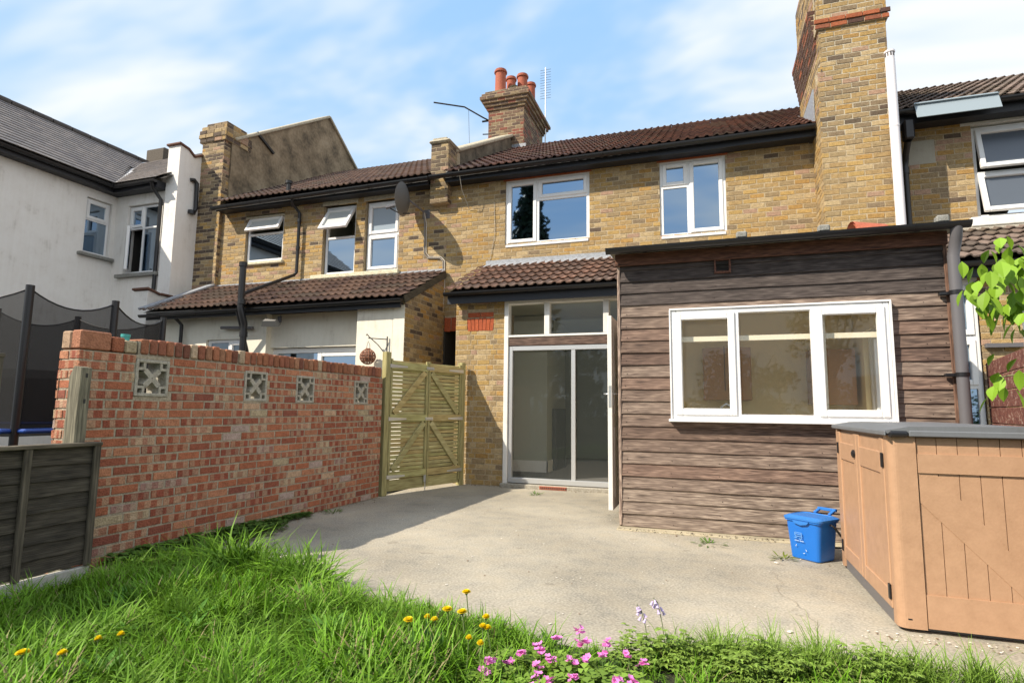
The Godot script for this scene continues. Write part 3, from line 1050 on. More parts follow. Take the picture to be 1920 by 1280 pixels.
	part(h, "fascia", fs, K.fascia)
	gutter(h, Vector3(-4.95, 5.61, -9.53), Vector3(1.7, 5.63, -9.53), 0.062, 7)
	gutter(h, Vector3(-3.98, 3.03, -8.28), Vector3(-0.92, 3.04, -8.28), 0.056, 3)
	# windows of the upper floor
	var w1 := window(h, Transform3D(Basis(), Vector3(-3.53, 4.22, -9.93)), 1.61, 1.27, [[0.06, 0.60, 0.06, 1.21, 1, 0], [0.66, 1.55, 0.06, 0.82, 0, 0], [0.66, 1.55, 0.88, 1.21, 1, 0]], K.coated, 0.06, "white window whose left sash reflects a conifer")
	var w2 := window(h, Transform3D(Basis(), Vector3(-0.69, 4.14, -9.93)), 1.08, 1.35, [[0.06, 0.45, 0.06, 0.86, 0, 0], [0.06, 0.45, 0.92, 1.29, 1, 0], [0.51, 1.02, 0.06, 1.29, 1, 0]], K.coated)
	for q in [[w1, -3.53, 1.61, 4.22], [w2, -0.69, 1.08, 4.14]]:
		var si := MB.new()
		si.cbox(Vector3(q[1] + 0.02, q[3] - 0.035, -9.95), Vector3(q[1] + q[2] - 0.02, q[3] + 0.012, -9.885), 0.006)
		part(q[0], "sill", si, K.upvc)
		var rl := MB.new()
		rl.box(Vector3(q[1] - 0.04, 5.482, -9.91), Vector3(q[1] + q[2] + 0.04, 5.545, -9.893))
		part(q[0], "lintel", rl, K.red_brick)
	# patio door: white timber frame, fanlights over a dark transom, aluminium sliding door
	var df := MB.new()
	df.cbox(Vector3(-3.03, 0.03, -8.66), Vector3(-2.955, 2.97, -8.52), 0.008)
	df.cbox(Vector3(-2.955, 2.84, -8.66), Vector3(-0.86, 2.97, -8.521), 0.008)
	df.cbox(Vector3(-2.955, 2.31, -8.66), Vector3(-0.86, 2.345, -8.522), 0.006)
	for x in [-2.375, -1.455]:
		df.cbox(Vector3(x, 2.345, -8.64), Vector3(x + 0.09, 2.84, -8.53), 0.008)
	var door := part(h, "patio_door_frame", df, K.paint)
	for q in [[-2.955, -2.375], [-2.285, -1.455], [-1.365, -0.86]]:
		var g := MB.new()
		g.quad(Vector3(q[0], 2.345, -8.59), Vector3(q[1], 2.345, -8.59), Vector3(q[1], 2.84, -8.59), Vector3(q[0], 2.84, -8.59))
		part(door, "pane", g, K.glass)
	var tr := MB.new()
	tr.cbox(Vector3(-2.955, 2.175, -8.66), Vector3(-0.86, 2.31, -8.535), 0.008)
	part(door, "transom", tr, K.shed[4])
	var al := MB.new()
	al.cbox(Vector3(-2.95, 0.07, -8.62), Vector3(-2.89, 2.17, -8.545), 0.004)
	al.cbox(Vector3(-2.89, 2.10, -8.62), Vector3(-0.9, 2.17, -8.545), 0.004)
	al.cbox(Vector3(-2.89, 0.07, -8.62), Vector3(-0.9, 0.145, -8.53), 0.004)
	al.cbox(Vector3(-1.95, 0.145, -8.60), Vector3(-1.885, 2.10, -8.55), 0.004)
	part(door, "sliding_frame", al, K.alu)
	for q in [[-2.89, -1.95], [-1.885, -0.9]]:
		var g := MB.new()
		g.quad(Vector3(q[0], 0.145, -8.575), Vector3(q[1], 0.145, -8.575), Vector3(q[1], 2.10, -8.575), Vector3(q[0], 2.10, -8.575))
		part(door, "door_pane", g, K.glass)
	var sp2 := MB.new()
	sp2.cbox(Vector3(-3.06, -0.02, -8.75), Vector3(-0.86, 0.06, -8.47), 0.012)
	part(h, "door_step", sp2, K.cement)
	var av := MB.new()
	av.cbox(Vector3(-2.42, 0.0, -8.5), Vector3(-2.0, 0.05, -8.462), 0.004)
	var avp := part(h, "air_vent", av, K.terracotta)
	var avs := MB.new()
	for k in 14:
		avs.box(Vector3(-2.40 + k * 0.029, 0.012, -8.463), Vector3(-2.384 + k * 0.029, 0.038, -8.459))
	part(avp, "vent_slot", avs, K.dark)
	# the room behind the patio door
	var rm := MB.new()
	rm.box(Vector3(-3.68, 0, -13.4), Vector3(-3.55, 3.0, -8.78))
	rm.box(Vector3(-0.85, 0, -13.4), Vector3(-0.75, 3.0, -8.55))
	rm.box(Vector3(-3.55, 0, -13.5), Vector3(-0.85, 3.0, -13.4))
	rm.box(Vector3(-3.55, 2.92, -13.4), Vector3(-0.85, 2.99, -8.66))
	rm.box(Vector3(-3.55, 0.1, -11.5), Vector3(-2.75, 2.9, -10.1))
	var room := part(h, "living_room_wall", rm, K.inside)
	var rf := MB.new()
	rf.box(Vector3(-3.6, 0.02, -13.4), Vector3(-0.8, 0.07, -8.66))
	part(room, "carpet", rf, K.carpet)
	var sk := MB.new()
	sk.box(Vector3(-3.55, 0.07, -10.1), Vector3(-3.53, 0.27, -8.78))
	sk.box(Vector3(-3.53, 0.07, -10.1), Vector3(-2.73, 0.27, -10.08))
	sk.box(Vector3(-2.75, 0.07, -11.5), Vector3(-2.73, 0.27, -10.08))
	part(room, "skirting", sk, K.paint)
	var fp := MB.new()
	fp.cbox(Vector3(-2.75, 0.07, -11.2), Vector3(-2.66, 1.2, -10.45), 0.01)
	part(room, "fireplace", fp, K.dark)
	# chimney pots
	for q in [[-5.12, -13.85, 0.78, 0.15], [-4.97, -14.3, 0.8, 0.13], [-4.72, -14.55, 0.98, 0.145], [-4.66, -15.15, 1.05, 0.135], [-5.05, -15.1, 0.7, 0.14]]:
		var pm := MB.new()
		var r: float = q[3]
		var ht: float = q[2]
		pm.lathe(Vector3(q[0], 9.58, q[1]), [Vector2(r * 1.08, 0), Vector2(r, ht * 0.3), Vector2(r * 0.96, ht - 0.1), Vector2(r * 1.18, ht - 0.08), Vector2(r * 1.18, ht - 0.04), Vector2(r * 1.05, ht - 0.03), Vector2(r * 1.05, ht), Vector2(r * 0.8, ht), Vector2(r * 0.8, ht - 0.15)], 18)
		part(h, "chimney_pot", pm, K.terracotta)
	var hb := MB.new()
	hb.cbox(Vector3(-5.3, 9.55, -15.3), Vector3(-4.4, 9.64, -13.62), 0.03)
	part(h, "flaunching", hb, K.cement)
	var hc := MB.new()
	for k in 8:
		var a0 := PI * k / 8.0
		var a1 := PI * (k + 1) / 8.0
		for s in [0.17, 0.15]:
			var f := func(a: float, z: float) -> Vector3: return Vector3(-4.72 + cos(a) * s, 9.66 + sin(a) * s, z)
			if s > 0.16:
				hc.quad(f.call(a0, -13.75), f.call(a0, -14.1), f.call(a1, -14.1), f.call(a1, -13.75))
			else:
				hc.quad(f.call(a1, -13.75), f.call(a1, -14.1), f.call(a0, -14.1), f.call(a0, -13.75))
	part(h, "hood_tile", hc, K.cement)
	# white flue up the chimney, and the black pipe beside it
	var fp2 := MB.new()
	fp2.tube([Vector3(2.64, 2.9, -9.14), Vector3(2.64, 6.28, -9.14)], 0.062, 18)
	var flue := part(h, "flue_pipe", fp2, K.white_pipe)
	var fc := MB.new()
	fc.lathe(Vector3(2.64, 6.28, -9.14), [Vector2(0.058, 0), Vector2(0.058, 0.1), Vector2(0.07, 0.105), Vector2(0.07, 0.13), Vector2(0.02, 0.15), Vector2(0, 0.15)], 16)
	for y in [5.25]:
		fc.lathe(Vector3(2.64, y, -9.14), [Vector2(0.063, 0), Vector2(0.067, 0.005), Vector2(0.067, 0.03), Vector2(0.063, 0.035)], 16)
	part(flue, "flue_terminal", fc, K.white_pipe)
	var fsl := MB.new()
	for k in 10:
		var a := TAU * k / 10.0
		fsl.xf = Transform3D(Basis(Vector3.UP, a), Vector3(2.64, 6.32, -9.14))
		fsl.box(Vector3(-0.008, 0, 0.057), Vector3(0.008, 0.055, 0.0595))
	part(flue, "terminal_slot", fsl, K.dark)
	# cables on the facade
	var c1 := MB.new()
	c1.tube([Vector3(-4.33, 5.66, -9.5), Vector3(-4.3, 5.3, -9.6), Vector3(-4.26, 5.0, -9.88)], 0.006, 6)
	c1.tube([Vector3(-3.75, 5.1, -9.885), Vector3(-3.72, 4.5, -9.885), Vector3(-3.82, 3.95, -9.885)], 0.005, 6)
	part(h, "hanging_cable", c1, M(Color(0.35, 0.32, 0.27), 0.6))


func left_house() -> void:
	var h := thing("left_house", "left terraced house of yellow brick with cream rendered lean-to and tilted-open windows", "house", Vector3(-7.5, 0, -10))
	var mb := MB.new()
	var p := Pieces.new()
	var bm := brick_meshes(stock_palette(), 3)
	var stock := pick_from([4, 4, 4, 3, 2, 2, 1, 2], 3)
	var old := pick_from(STOCK_OLD, 3)
	var dark := pick_from(STOCK_DARK, 3)
	var pick := func(c: Vector3):
		return old.call(c) if rng.randf() < maxf(smoothstep(4.95, 5.4, c.y) * 0.8, smoothstep(-9.4, -10.2, c.x) * 0.7) else stock.call(c)
	brick_wall(mb, p, pick, Vector3(-10.4, 2.95, -9.9), Vector3.RIGHT, 5.66, 2.62, [Rect2(0.72, 1.38, 1.03, 1.08), Rect2(2.78, 0.97, 0.8, 1.5), Rect2(3.8, 0.97, 0.8, 1.5)])
	mb.box(Vector3(-10.4, 0, -10.1), Vector3(-4.78, 2.95, -9.905))
	# side wall of the lean-to, along the passage
	brick_wall(mb, p, pick_from([2, 3, 4, 1, 3, 2, 2, 1], 3), Vector3(-4.75, 0, -8.4), Vector3.FORWARD, 1.5, 3.75, [], 0.2, 0.082, 0.225, 0.011, func(c: Vector3): return c.y < 2.98 + (-8.4 - c.z) * 0.49)
	mb.xf = Transform3D(Basis(Vector3.FORWARD, Vector3.UP, Vector3.RIGHT), Vector3(-4.955, 0, -8.4))
	mb.prism(PackedVector2Array([Vector2(0, 0), Vector2(1.5, 0), Vector2(1.5, 3.74), Vector2(0, 3.0)]), 0.2)
	mb.xf = Transform3D()
	# old brick column and stack against the rendered gable
	brick_wall(mb, p, dark, Vector3(-11.05, 3.4, -9.82), Vector3.RIGHT, 0.66, 3.9)
	brick_wall(mb, p, dark, Vector3(-10.39, 3.4, -9.82), Vector3.FORWARD, 0.8, 3.9)
	for k in 5:
		var e: float = [0.03, 0.05, 0.04, 0.01, -0.06][k]
		var y := 7.27 + k * 0.1
		brick_wall(null, p, dark, Vector3(-11.08 - e, y, -9.82 + e), Vector3.RIGHT, 0.72 + 2 * e, 0.1, [], 0.1, 0.1)
		brick_wall(null, p, dark, Vector3(-10.36 + e, y, -9.82 + e), Vector3.FORWARD, 0.7 + 2 * e, 0.1, [], 0.1, 0.1)
		mb.box(Vector3(-11.075 - e, y, -10.5), Vector3(-10.365 + e, y + 0.1, -9.83 + e))
	mb.box(Vector3(-11.04, 3.4, -10.6), Vector3(-10.4, 7.3, -9.84))
	var wall := part(h, "brick_wall", mb, K.mortar)
	lay(wall, "brick", p, bm, K.brick)
	# rendered gable of the taller house behind, with its coping
	var g := MB.new()
	g.xf = Transform3D(Basis(Vector3.FORWARD, Vector3.UP, Vector3.RIGHT), Vector3(-10.65, 0, 0))
	g.prism(PackedVector2Array([Vector2(10.0, 5.0), Vector2(17.0, 5.0), Vector2(17.0, 7.2), Vector2(13.45, 9.62), Vector2(10.3, 7.5), Vector2(10.0, 7.32)]), 0.3)
	var gab := part(h, "rendered_gable", g, K.gable, "stained grey rendered gable wall")
	var gc := MB.new()
	gc.bar(Vector3(-10.5, 7.38, -10.05), Vector3(-10.5, 9.66, -13.45), 0.42, 0.07, Vector3(0, 1, 0.6), 0.015)
	gc.bar(Vector3(-10.5, 9.66, -13.45), Vector3(-10.5, 7.2, -17.05), 0.42, 0.07, Vector3(0, 1, -0.6), 0.015)
	part(gab, "coping", gc, K.stone)
	var rod := MB.new()
	rod.bar(Vector3(-10.32, 7.86, -10.7), Vector3(-10.32, 7.58, -11.3), 0.05, 0.06)
	part(gab, "iron_strap", rod, K.dark)
	# roofs
	var sl := Vector3(0, 0.561, -1).normalized()
	var ls := Vector3(0, 0.49, -1).normalized()
	var un := MB.new()
	un.quad(Vector3(-10.35, 5.62, -9.62), Vector3(-4.9, 5.62, -9.62), Vector3(-4.9, 8.08, -14.0), Vector3(-10.35, 8.08, -14.0))
	un.quad(Vector3(-4.9, 5.6, -18.4), Vector3(-10.35, 5.6, -18.4), Vector3(-10.35, 8.08, -14.0), Vector3(-4.9, 8.08, -14.0))
	un.quad(Vector3(-10.5, 2.98, -8.25), Vector3(-4.72, 2.98, -8.25), Vector3(-4.72, 3.8, -9.9), Vector3(-10.5, 3.8, -9.9))
	un.box(Vector3(-10.45, 2.9, -9.9), Vector3(-4.96, 2.95, -8.62))
	var tiles := []
	for c in [Color(0.165, 0.10, 0.075), Color(0.195, 0.12, 0.088), Color(0.135, 0.085, 0.068), Color(0.23, 0.145, 0.105), Color(0.155, 0.11, 0.085)]:
		tiles.append(tile_mesh(c))
	var tp := Pieces.new()
	tile_roof(tp, Vector3(-10.5, 2.99, -8.2), Vector3.RIGHT, ls, 5.8, 1.85, 0.3, 0.3, 5)
	tile_roof(tp, Vector3(-10.33, 5.65, -9.56), Vector3.RIGHT, sl, 5.3, 5.05, 0.3, 0.32, 5)
	var roof := part(h, "roof", un, K.under)
	lay(roof, "roof_tile", tp, tiles, K.tile)
	var rd := MB.new()
	for k in 12:
		rd.tube([Vector3(-10.3 + k * 0.45, 8.08, -14.0), Vector3(-9.87 + k * 0.45, 8.085, -14.0)], 0.10, 12)
	part(roof, "ridge_tile", rd, K.ridge)
	var fl := MB.new()
	fl.bar(Vector3(-10.4, 3.79, -9.82), Vector3(-4.75, 3.80, -9.82), 0.18, 0.03, Vector3(0, 1, 0.5), 0.01)
	fl.box(Vector3(-10.4, 3.79, -9.895), Vector3(-4.75, 3.87, -9.88))
	part(h, "mortar_fillet", fl, K.lead)
	var fl2 := MB.new()
	fl2.bar(Vector3(-10.28, 5.75, -9.66), Vector3(-10.28, 8.12, -13.9), 0.18, 0.03, Vector3(0, 1, 0.5))
	fl2.bar(Vector3(-10.5, 3.06, -8.22), Vector3(-10.45, 3.86, -9.8), 0.2, 0.04, Vector3(0, 1, 0.4))
	part(h, "lead_soaker", fl2, K.lead)
	var fs := MB.new()
	fs.box(Vector3(-10.3, 5.49, -9.66), Vector3(-5.04, 5.62, -9.62))
	fs.box(Vector3(-10.3, 5.51, -9.9), Vector3(-5.04, 5.53, -9.66))
	part(h, "fascia", fs, K.fascia)
	fs = MB.new()
	fs.box(Vector3(-10.45, 2.84, -8.32), Vector3(-4.78, 2.98, -8.29))
	fs.box(Vector3(-10.45, 2.90, -8.7), Vector3(-4.78, 2.92, -8.32))
	part(h, "fascia", fs, K.fascia)
	gutter(h, Vector3(-10.32, 5.55, -9.53), Vector3(-4.97, 5.60, -9.53), 0.062, 6)
	gutter(h, Vector3(-10.52, 2.93, -8.22), Vector3(-4.72, 2.97, -8.22), 0.056, 6)
	var bb := MB.new()
	bb.bar(Vector3(-4.735, 2.98, -8.33), Vector3(-4.735, 3.76, -9.9), 0.03, 0.13, Vector3(0, 1, 0.5))
	part(h, "bargeboard", bb, tm(Color(0.9, 0.85, 0.75), "oldwood", Vector3(2, 2, 0.5), 0.8))
	# windows
	var a := window(h, Transform3D(Basis(), Vector3(-9.66, 4.35, -9.96)), 0.99, 1.04, [[0.05, 0.94, 0.05, 0.60, 0, 0], [0.05, 0.94, 0.66, 0.99, 2, 0.45, K.milky]], K.coated, 0.05, "small window with its top sash tilted open")
	var b := window(h, Transform3D(Basis(), Vector3(-7.6, 3.94, -9.98)), 0.76, 1.46, [[0.05, 0.71, 0.05, 0.76, 0, 0], [0.05, 0.71, 0.82, 1.40, 2, 0.58, K.milky]], K.coated, 0.05, "narrow window with its top sash wide open")
	window(h, Transform3D(Basis(), Vector3(-6.58, 3.94, -9.98)), 0.76, 1.46, [[0.05, 0.71, 0.05, 0.73, 1, 0], [0.05, 0.71, 0.80, 1.40, 1, 0]], K.coated, 0.05)
	for q in [[a, -9.68, -8.65, 4.30, 5.37, 0.0], [b, -7.62, -6.82, 3.9, 5.42, 1.0]]:
		var dk := MB.new()
		dk.box(Vector3(q[1], q[3], -11.0), Vector3(q[2], q[4], -10.9))
		dk.box(Vector3(q[1], q[3], -10.9), Vector3(q[1] + 0.02, q[4], -10.12))
		dk.box(Vector3(q[2] - 0.02, q[3], -10.9), Vector3(q[2], q[4], -10.12))
		dk.box(Vector3(q[1], q[3], -10.9), Vector3(q[2], q[3] + 0.02, -10.12))
		dk.box(Vector3(q[1], q[4] - 0.02, -10.9), Vector3(q[2], q[4], -10.12))
		part(h, "window_recess", dk, K.inside)
	var bl := MB.new()
	bl.box(Vector3(-6.47, 4.79, -10.003), Vector3(-5.93, 5.28, -10.0))
	part(h, "roller_blind", bl, M(Color(0.3, 0.36, 0.42), 0.2))
	var si := MB.new()
	si.cbox(Vector3(-7.84, 3.83, -9.98), Vector3(-5.74, 3.92, -9.82), 0.015)
	si.cbox(Vector3(-9.72, 4.26, -9.98), Vector3(-8.6, 4.33, -9.84), 0.015)
	part(h, "window_sill", si, tm(Color(0.72, 0.67, 0.50), "grain", Vector3(1, 1, 1), 0.9))
	var li := MB.new()
	li.box(Vector3(-7.66, 5.42, -10.0), Vector3(-6.78, 5.52, -9.893))
	li.box(Vector3(-6.64, 5.42, -10.0), Vector3(-5.76, 5.52, -9.893))
	li.box(Vector3(-9.7, 5.33, -9.97), Vector3(-8.63, 5.37, -9.893))
	part(h, "lintel", li, K.stone)
	# cream rendered front of the lean-to
	var cr := MB.new()
	cr.box(Vector3(-10.45, 0, -8.8), Vector3(-9.2, 2.92, -8.6))
	cr.box(Vector3(-9.2, 2.45, -8.8), Vector3(-8.2, 2.92, -8.6))
	cr.box(Vector3(-8.2, 0, -8.8), Vector3(-7.75, 2.92, -8.58))
	cr.box(Vector3(-7.75, 2.27, -8.9), Vector3(-5.68, 2.92, -8.70))
	cr.box(Vector3(-9.2, 0, -8.8), Vector3(-8.2, 1.4, -8.6))
	cr.cbox(Vector3(-5.68, 0, -8.9), Vector3(-4.97, 2.92, -8.40), 0.01)
	cr.box(Vector3(-4.97, 0, -8.42), Vector3(-4.752, 2.90, -8.395))
	part(h, "rendered_front", cr, K.cream)
	window(h, Transform3D(Basis(), Vector3(-9.2, 1.4, -8.65)), 1.0, 1.05, [[0.06, 0.5, 0.06, 0.99, 0, 0], [0.56, 0.94, 0.06, 0.99, 1, 0]], K.coated)
	var gd := MB.new()
	gd.cbox(Vector3(-7.75, 2.17, -8.86), Vector3(-5.68, 2.26, -8.78), 0.006)
	for x in [-7.75, -6.75, -5.93]:
		gd.cbox(Vector3(x, 0.05, -8.86), Vector3(x + 0.09, 2.17, -8.79), 0.006)
	gd.cbox(Vector3(-6.66, 2.1, -8.86), Vector3(-5.93, 2.17, -8.79), 0.006)
	var fr := part(h, "garden_door", gd, K.upvc)
	for q in [[-7.66, -6.75], [-6.66, -5.93], [-5.84, -5.68]]:
		var gm := MB.new()
		gm.box(Vector3(q[0], 0.1, -8.85), Vector3(q[1], 2.17, -8.835))
		part(fr, "pane", gm, K.coated)
	# pipes
	var sv := MB.new()
	sv.tube([Vector3(-7.88, 0, -8.16), Vector3(-7.88, 2.55, -8.16), Vector3(-7.86, 2.66, -8.14), Vector3(-7.88, 2.85, -8.08), Vector3(-7.9, 2.95, -8.07), Vector3(-7.9, 3.7, -8.07)], 0.058, 14)
	sv.tube([Vector3(-7.9, 3.69, -8.07), Vector3(-7.9, 3.77, -8.07)], 0.072, 14)
	for y in [1.9, 2.42, 3.0]:
		sv.tube([Vector3(-7.88, y, -8.16 if y < 2.6 else -8.07), Vector3(-7.88, y + 0.09, -8.16 if y < 2.6 else -8.07)], 0.07, 14)
	part(h, "soil_pipe", sv, K.black)
	var dp := MB.new()
	dp.tube([Vector3(-8.18, 5.52, -9.55), Vector3(-8.18, 5.42, -9.6), Vector3(-8.18, 5.3, -9.82), Vector3(-8.18, 4.0, -9.82), Vector3(-8.2, 3.93, -9.76), Vector3(-8.16, 3.30, -8.45), Vector3(-7.98, 3.16, -8.12)], 0.034, 10)
	dp.tube([Vector3(-8.1, 2.93, -8.2), Vector3(-8.1, 2.2, -8.5), Vector3(-8.1, 2.02, -8.5), Vector3(-7.98, 1.98, -8.4)], 0.034, 10)
	for y in [4.5, 5.1]:
		dp.tube([Vector3(-8.18, y, -9.82), Vector3(-8.18, y + 0.07, -9.82)], 0.045, 10)
	part(h, "downpipe", dp, K.black)
	var dp2 := MB.new()
	dp2.tube([Vector3(-9.75, 2.9, -8.3), Vector3(-9.75, 2.75, -8.5), Vector3(-9.75, 0.0, -8.52)], 0.034, 10)
	part(h, "downpipe", dp2, K.black)
	var wp := MB.new()
	wp.tube([Vector3(-8.75, 2.66, -8.5), Vector3(-8.7, 2.66, -8.5), Vector3(-8.0, 2.63, -8.5)], 0.03, 12)
	part(h, "waste_pipe", wp, K.grey_pipe)
	var vc := MB.new()
	vc.tube([Vector3(-8.45, 5.6, -9.75), Vector3(-8.45, 5.98, -9.75)], 0.05, 12)
	vc.tube([Vector3(-8.45, 5.96, -9.75), Vector3(-8.45, 6.02, -9.75)], 0.075, 12)
	part(h, "vent_cowl", vc, K.black)


func white_house() -> void:
	var h := thing("white_house", "tall white rendered house with grey slate roof at the left edge", "house", Vector3(-13.5, 0, -8))
	var X := -12.95
	var b := MB.new()
	# wall facing the garden side with its window, then the return wall with another
	var side := Transform3D(Basis(Vector3.FORWARD, Vector3.UP, Vector3.RIGHT), Vector3(X, 0, -1.0))
	var cells := func(xf: Transform3D, w: float, hh: float, holes: Array, th: float):
		var xs := [0.0, w]
		var ys := [0.0, hh]
		for r in holes:
			xs.append_array([r.position.x, r.end.x])
			ys.append_array([r.position.y, r.end.y])
		xs.sort()
		ys.sort()
		b.xf = xf
		for i in xs.size() - 1:
			for j in ys.size() - 1:
				if holes.any(func(r): return r.has_point(Vector2((xs[i] + xs[i + 1]) / 2, (ys[j] + ys[j + 1]) / 2))):
					continue
				b.box(Vector3(xs[i], ys[j], -th), Vector3(xs[i + 1], ys[j + 1], 0))
		b.xf = Transform3D()
	cells.call(side, 8.3, 6.1, [Rect2(7.63, 4.5, 0.58, 1.28)], 0.25)
	cells.call(Transform3D(Basis(), Vector3(-12.95, 0, -9.3)), 1.6, 6.1, [Rect2(0.38, 4.12, 0.98, 1.62)], 0.2)
	# parapet walls on the boundary
	b.box(Vector3(-11.4, 0, -10.6), Vector3(-11.05, 6.72, -9.25))
	b.xf = Transform3D(Basis(Vector3.FORWARD, Vector3.UP, Vector3.RIGHT), Vector3(-11.4, 0, 0))
	b.prism(PackedVector2Array([Vector2(9.25, 6.72), Vector2(10.0, 6.72), Vector2(10.0, 7.06), Vector2(9.62, 6.84), Vector2(9.45, 6.96), Vector2(9.25, 7.0)]), 0.35)
	b.xf = Transform3D()
	b.box(Vector3(-11.38, 0, -9.9), Vector3(-11.0, 3.55, -8.72))
	var wall := part(h, "rendered_wall", b, K.render)
	var cp := MB.new()
	cp.bar(Vector3(-11.22, 7.02, -9.2), Vector3(-11.22, 6.98, -9.45), 0.42, 0.05, Vector3.UP, 0.01)
	cp.bar(Vector3(-11.22, 6.99, -9.44), Vector3(-11.22, 6.86, -9.63), 0.42, 0.05, Vector3.UP, 0.01)
	cp.bar(Vector3(-11.22, 6.86, -9.62), Vector3(-11.22, 7.09, -10.0), 0.42, 0.05, Vector3.UP, 0.01)
	cp.bar(Vector3(-11.19, 3.60, -8.68), Vector3(-11.19, 3.52, -9.0), 0.46, 0.05, Vector3.UP, 0.01)
	cp.bar(Vector3(-11.19, 3.53, -9.0), Vector3(-11.19, 3.53, -9.3), 0.46, 0.05, Vector3.UP, 0.01)
	part(wall, "coping", cp, tm(Color(0.17, 0.085, 0.06), "grain", Vector3(2, 2, 2), 0.9))
	window(h, side * Transform3D(Basis(), Vector3(7.64, 4.52, -0.06)), 0.56, 1.24, [[0.05, 0.51, 0.05, 0.75, 0, 0], [0.05, 0.51, 0.80, 1.19, 1, 0]], K.coated, 0.045)
	window(h, Transform3D(Basis(), Vector3(-12.56, 4.14, -9.36)), 0.94, 1.58, [[0.05, 0.42, 0.05, 1.03, 3, 0.75], [0.05, 0.42, 1.09, 1.53, 1, 0], [0.48, 0.89, 0.05, 1.03, 0, 0], [0.48, 0.89, 1.09, 1.53, 0, 0]], K.coated, 0.045, "white window with its lower left sash swung open")
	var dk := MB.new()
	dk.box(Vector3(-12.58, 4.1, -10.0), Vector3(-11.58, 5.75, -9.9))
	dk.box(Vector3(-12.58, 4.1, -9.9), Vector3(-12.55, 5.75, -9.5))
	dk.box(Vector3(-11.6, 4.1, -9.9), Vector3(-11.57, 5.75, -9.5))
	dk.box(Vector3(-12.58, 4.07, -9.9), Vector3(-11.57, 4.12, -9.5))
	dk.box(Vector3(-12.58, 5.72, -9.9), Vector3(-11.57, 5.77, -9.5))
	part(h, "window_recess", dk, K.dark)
	var si := MB.new()
	si.cbox(Vector3(-12.98, 4.43, -9.28), Vector3(-12.84, 4.5, -8.52), 0.01)
	si.cbox(Vector3(-12.7, 4.03, -9.4), Vector3(-11.45, 4.11, -9.2), 0.01)
	part(h, "window_sill", si, K.concrete_grey)
	# slates in courses, laid one by one
	var un := MB.new()
	var s1 := Vector3(-2.5, 1.9, 0).normalized()
	un.quad(Vector3(-12.7, 6.16, -1.0), Vector3(-12.7, 6.16, -9.05), Vector3(-15.2, 8.06, -11.6), Vector3(-15.2, 8.06, -1.0))
	un.quad(Vector3(-12.7, 6.16, -9.05), Vector3(-11.2, 6.16, -9.05), Vector3(-11.2, 8.0, -11.5), Vector3(-15.2, 8.06, -11.6))
	un.quad(Vector3(-15.2, 8.06, -1.0), Vector3(-15.2, 8.06, -11.6), Vector3(-17.7, 6.16, -11.6), Vector3(-17.7, 6.16, -1.0))
	var roof := part(h, "roof", un, K.under)
	var sm := []
	for c in [Color(0.235, 0.205, 0.185), Color(0.26, 0.225, 0.20), Color(0.205, 0.18, 0.165), Color(0.29, 0.25, 0.22)]:
		var m := MB.new()
		m.col = c
		m.quad(Vector3(-0.49, -0.5, 0.022), Vector3(0.49, -0.5, 0.022), Vector3(0.49, 0.55, 0.006), Vector3(-0.49, 0.55, 0.006))
		m.quad(Vector3(-0.49, -0.5, 0.006), Vector3(0.49, -0.5, 0.006), Vector3(0.49, -0.5, 0.022), Vector3(-0.49, -0.5, 0.022))
		sm.append(m)
	var sp := Pieces.new()
	var n1 := Vector3.FORWARD.cross(s1)
	for r in 17:
		for k in 42:
			var c := Vector3(-12.66, 6.18, -1.2) + Vector3.FORWARD * ((k + 0.5 * (r % 2)) * 0.26) + s1 * ((r + 0.5) * 0.185)
			if c.z > -9.0 - (c.y - 6.16) * 1.3:
				sp.add(Transform3D(Basis(Vector3.FORWARD * 0.26, s1 * 0.185, n1), c), rng.randi() % 4)
	var s2 := Vector3(0, 1.84, -2.45).normalized()
	var n2 := Vector3.RIGHT.cross(s2)
	for r in 16:
		for k in 16:
			var c := Vector3(-14.9, 6.18, -9.0) + Vector3.RIGHT * ((k + 0.5 * (r % 2)) * 0.26) + s2 * ((r + 0.5) * 0.185)
			if c.x > -12.6 - (c.y - 6.16) * 1.3 and c.x < -11.35:
				sp.add(Transform3D(Basis(Vector3.RIGHT * 0.26, s2 * 0.185, n2), c), rng.randi() % 4)
	lay(roof, "slate", sp, sm, K.slate)
	var vl := MB.new()
	vl.bar(Vector3(-12.68, 6.2, -9.03), Vector3(-15.1, 8.05, -11.5), 0.16, 0.03, Vector3(0, 1, 0.2))
	part(roof, "lead_valley", vl, tm(Color(0.6, 0.6, 0.62), "grain", Vector3(1.5, 1.5, 1.5), 0.6))
	var rd := MB.new()
	for k in 24:
		rd.tube([Vector3(-15.2, 8.1, -1.0 - k * 0.45), Vector3(-15.2, 8.105, -1.43 - k * 0.45)], 0.1, 10)
	part(roof, "ridge_tile", rd, tm(Color(0.075, 0.065, 0.06), "grain", Vector3(1, 1, 1), 0.8))
	var fs := MB.new()
	fs.box(Vector3(-12.98, 5.98, -9.05), Vector3(-12.72, 6.14, -1.0))
	fs.box(Vector3(-12.98, 5.98, -9.32), Vector3(-11.42, 6.14, -9.05))
	part(h, "fascia", fs, K.fascia)
	gutter(h, Vector3(-12.66, 6.12, -8.95), Vector3(-12.66, 6.12, -1.0), 0.062, 8)
	gutter(h, Vector3(-12.72, 6.11, -8.99), Vector3(-11.4, 6.12, -8.99), 0.062, 2)
	var dp := MB.new()
	dp.tube([Vector3(-11.52, 6.08, -8.99), Vector3(-11.52, 5.95, -9.05), Vector3(-11.50, 5.75, -9.24), Vector3(-11.50, 3.7, -9.24)], 0.04, 10)
	part(h, "downpipe", dp, K.black)
	var ep := MB.new()
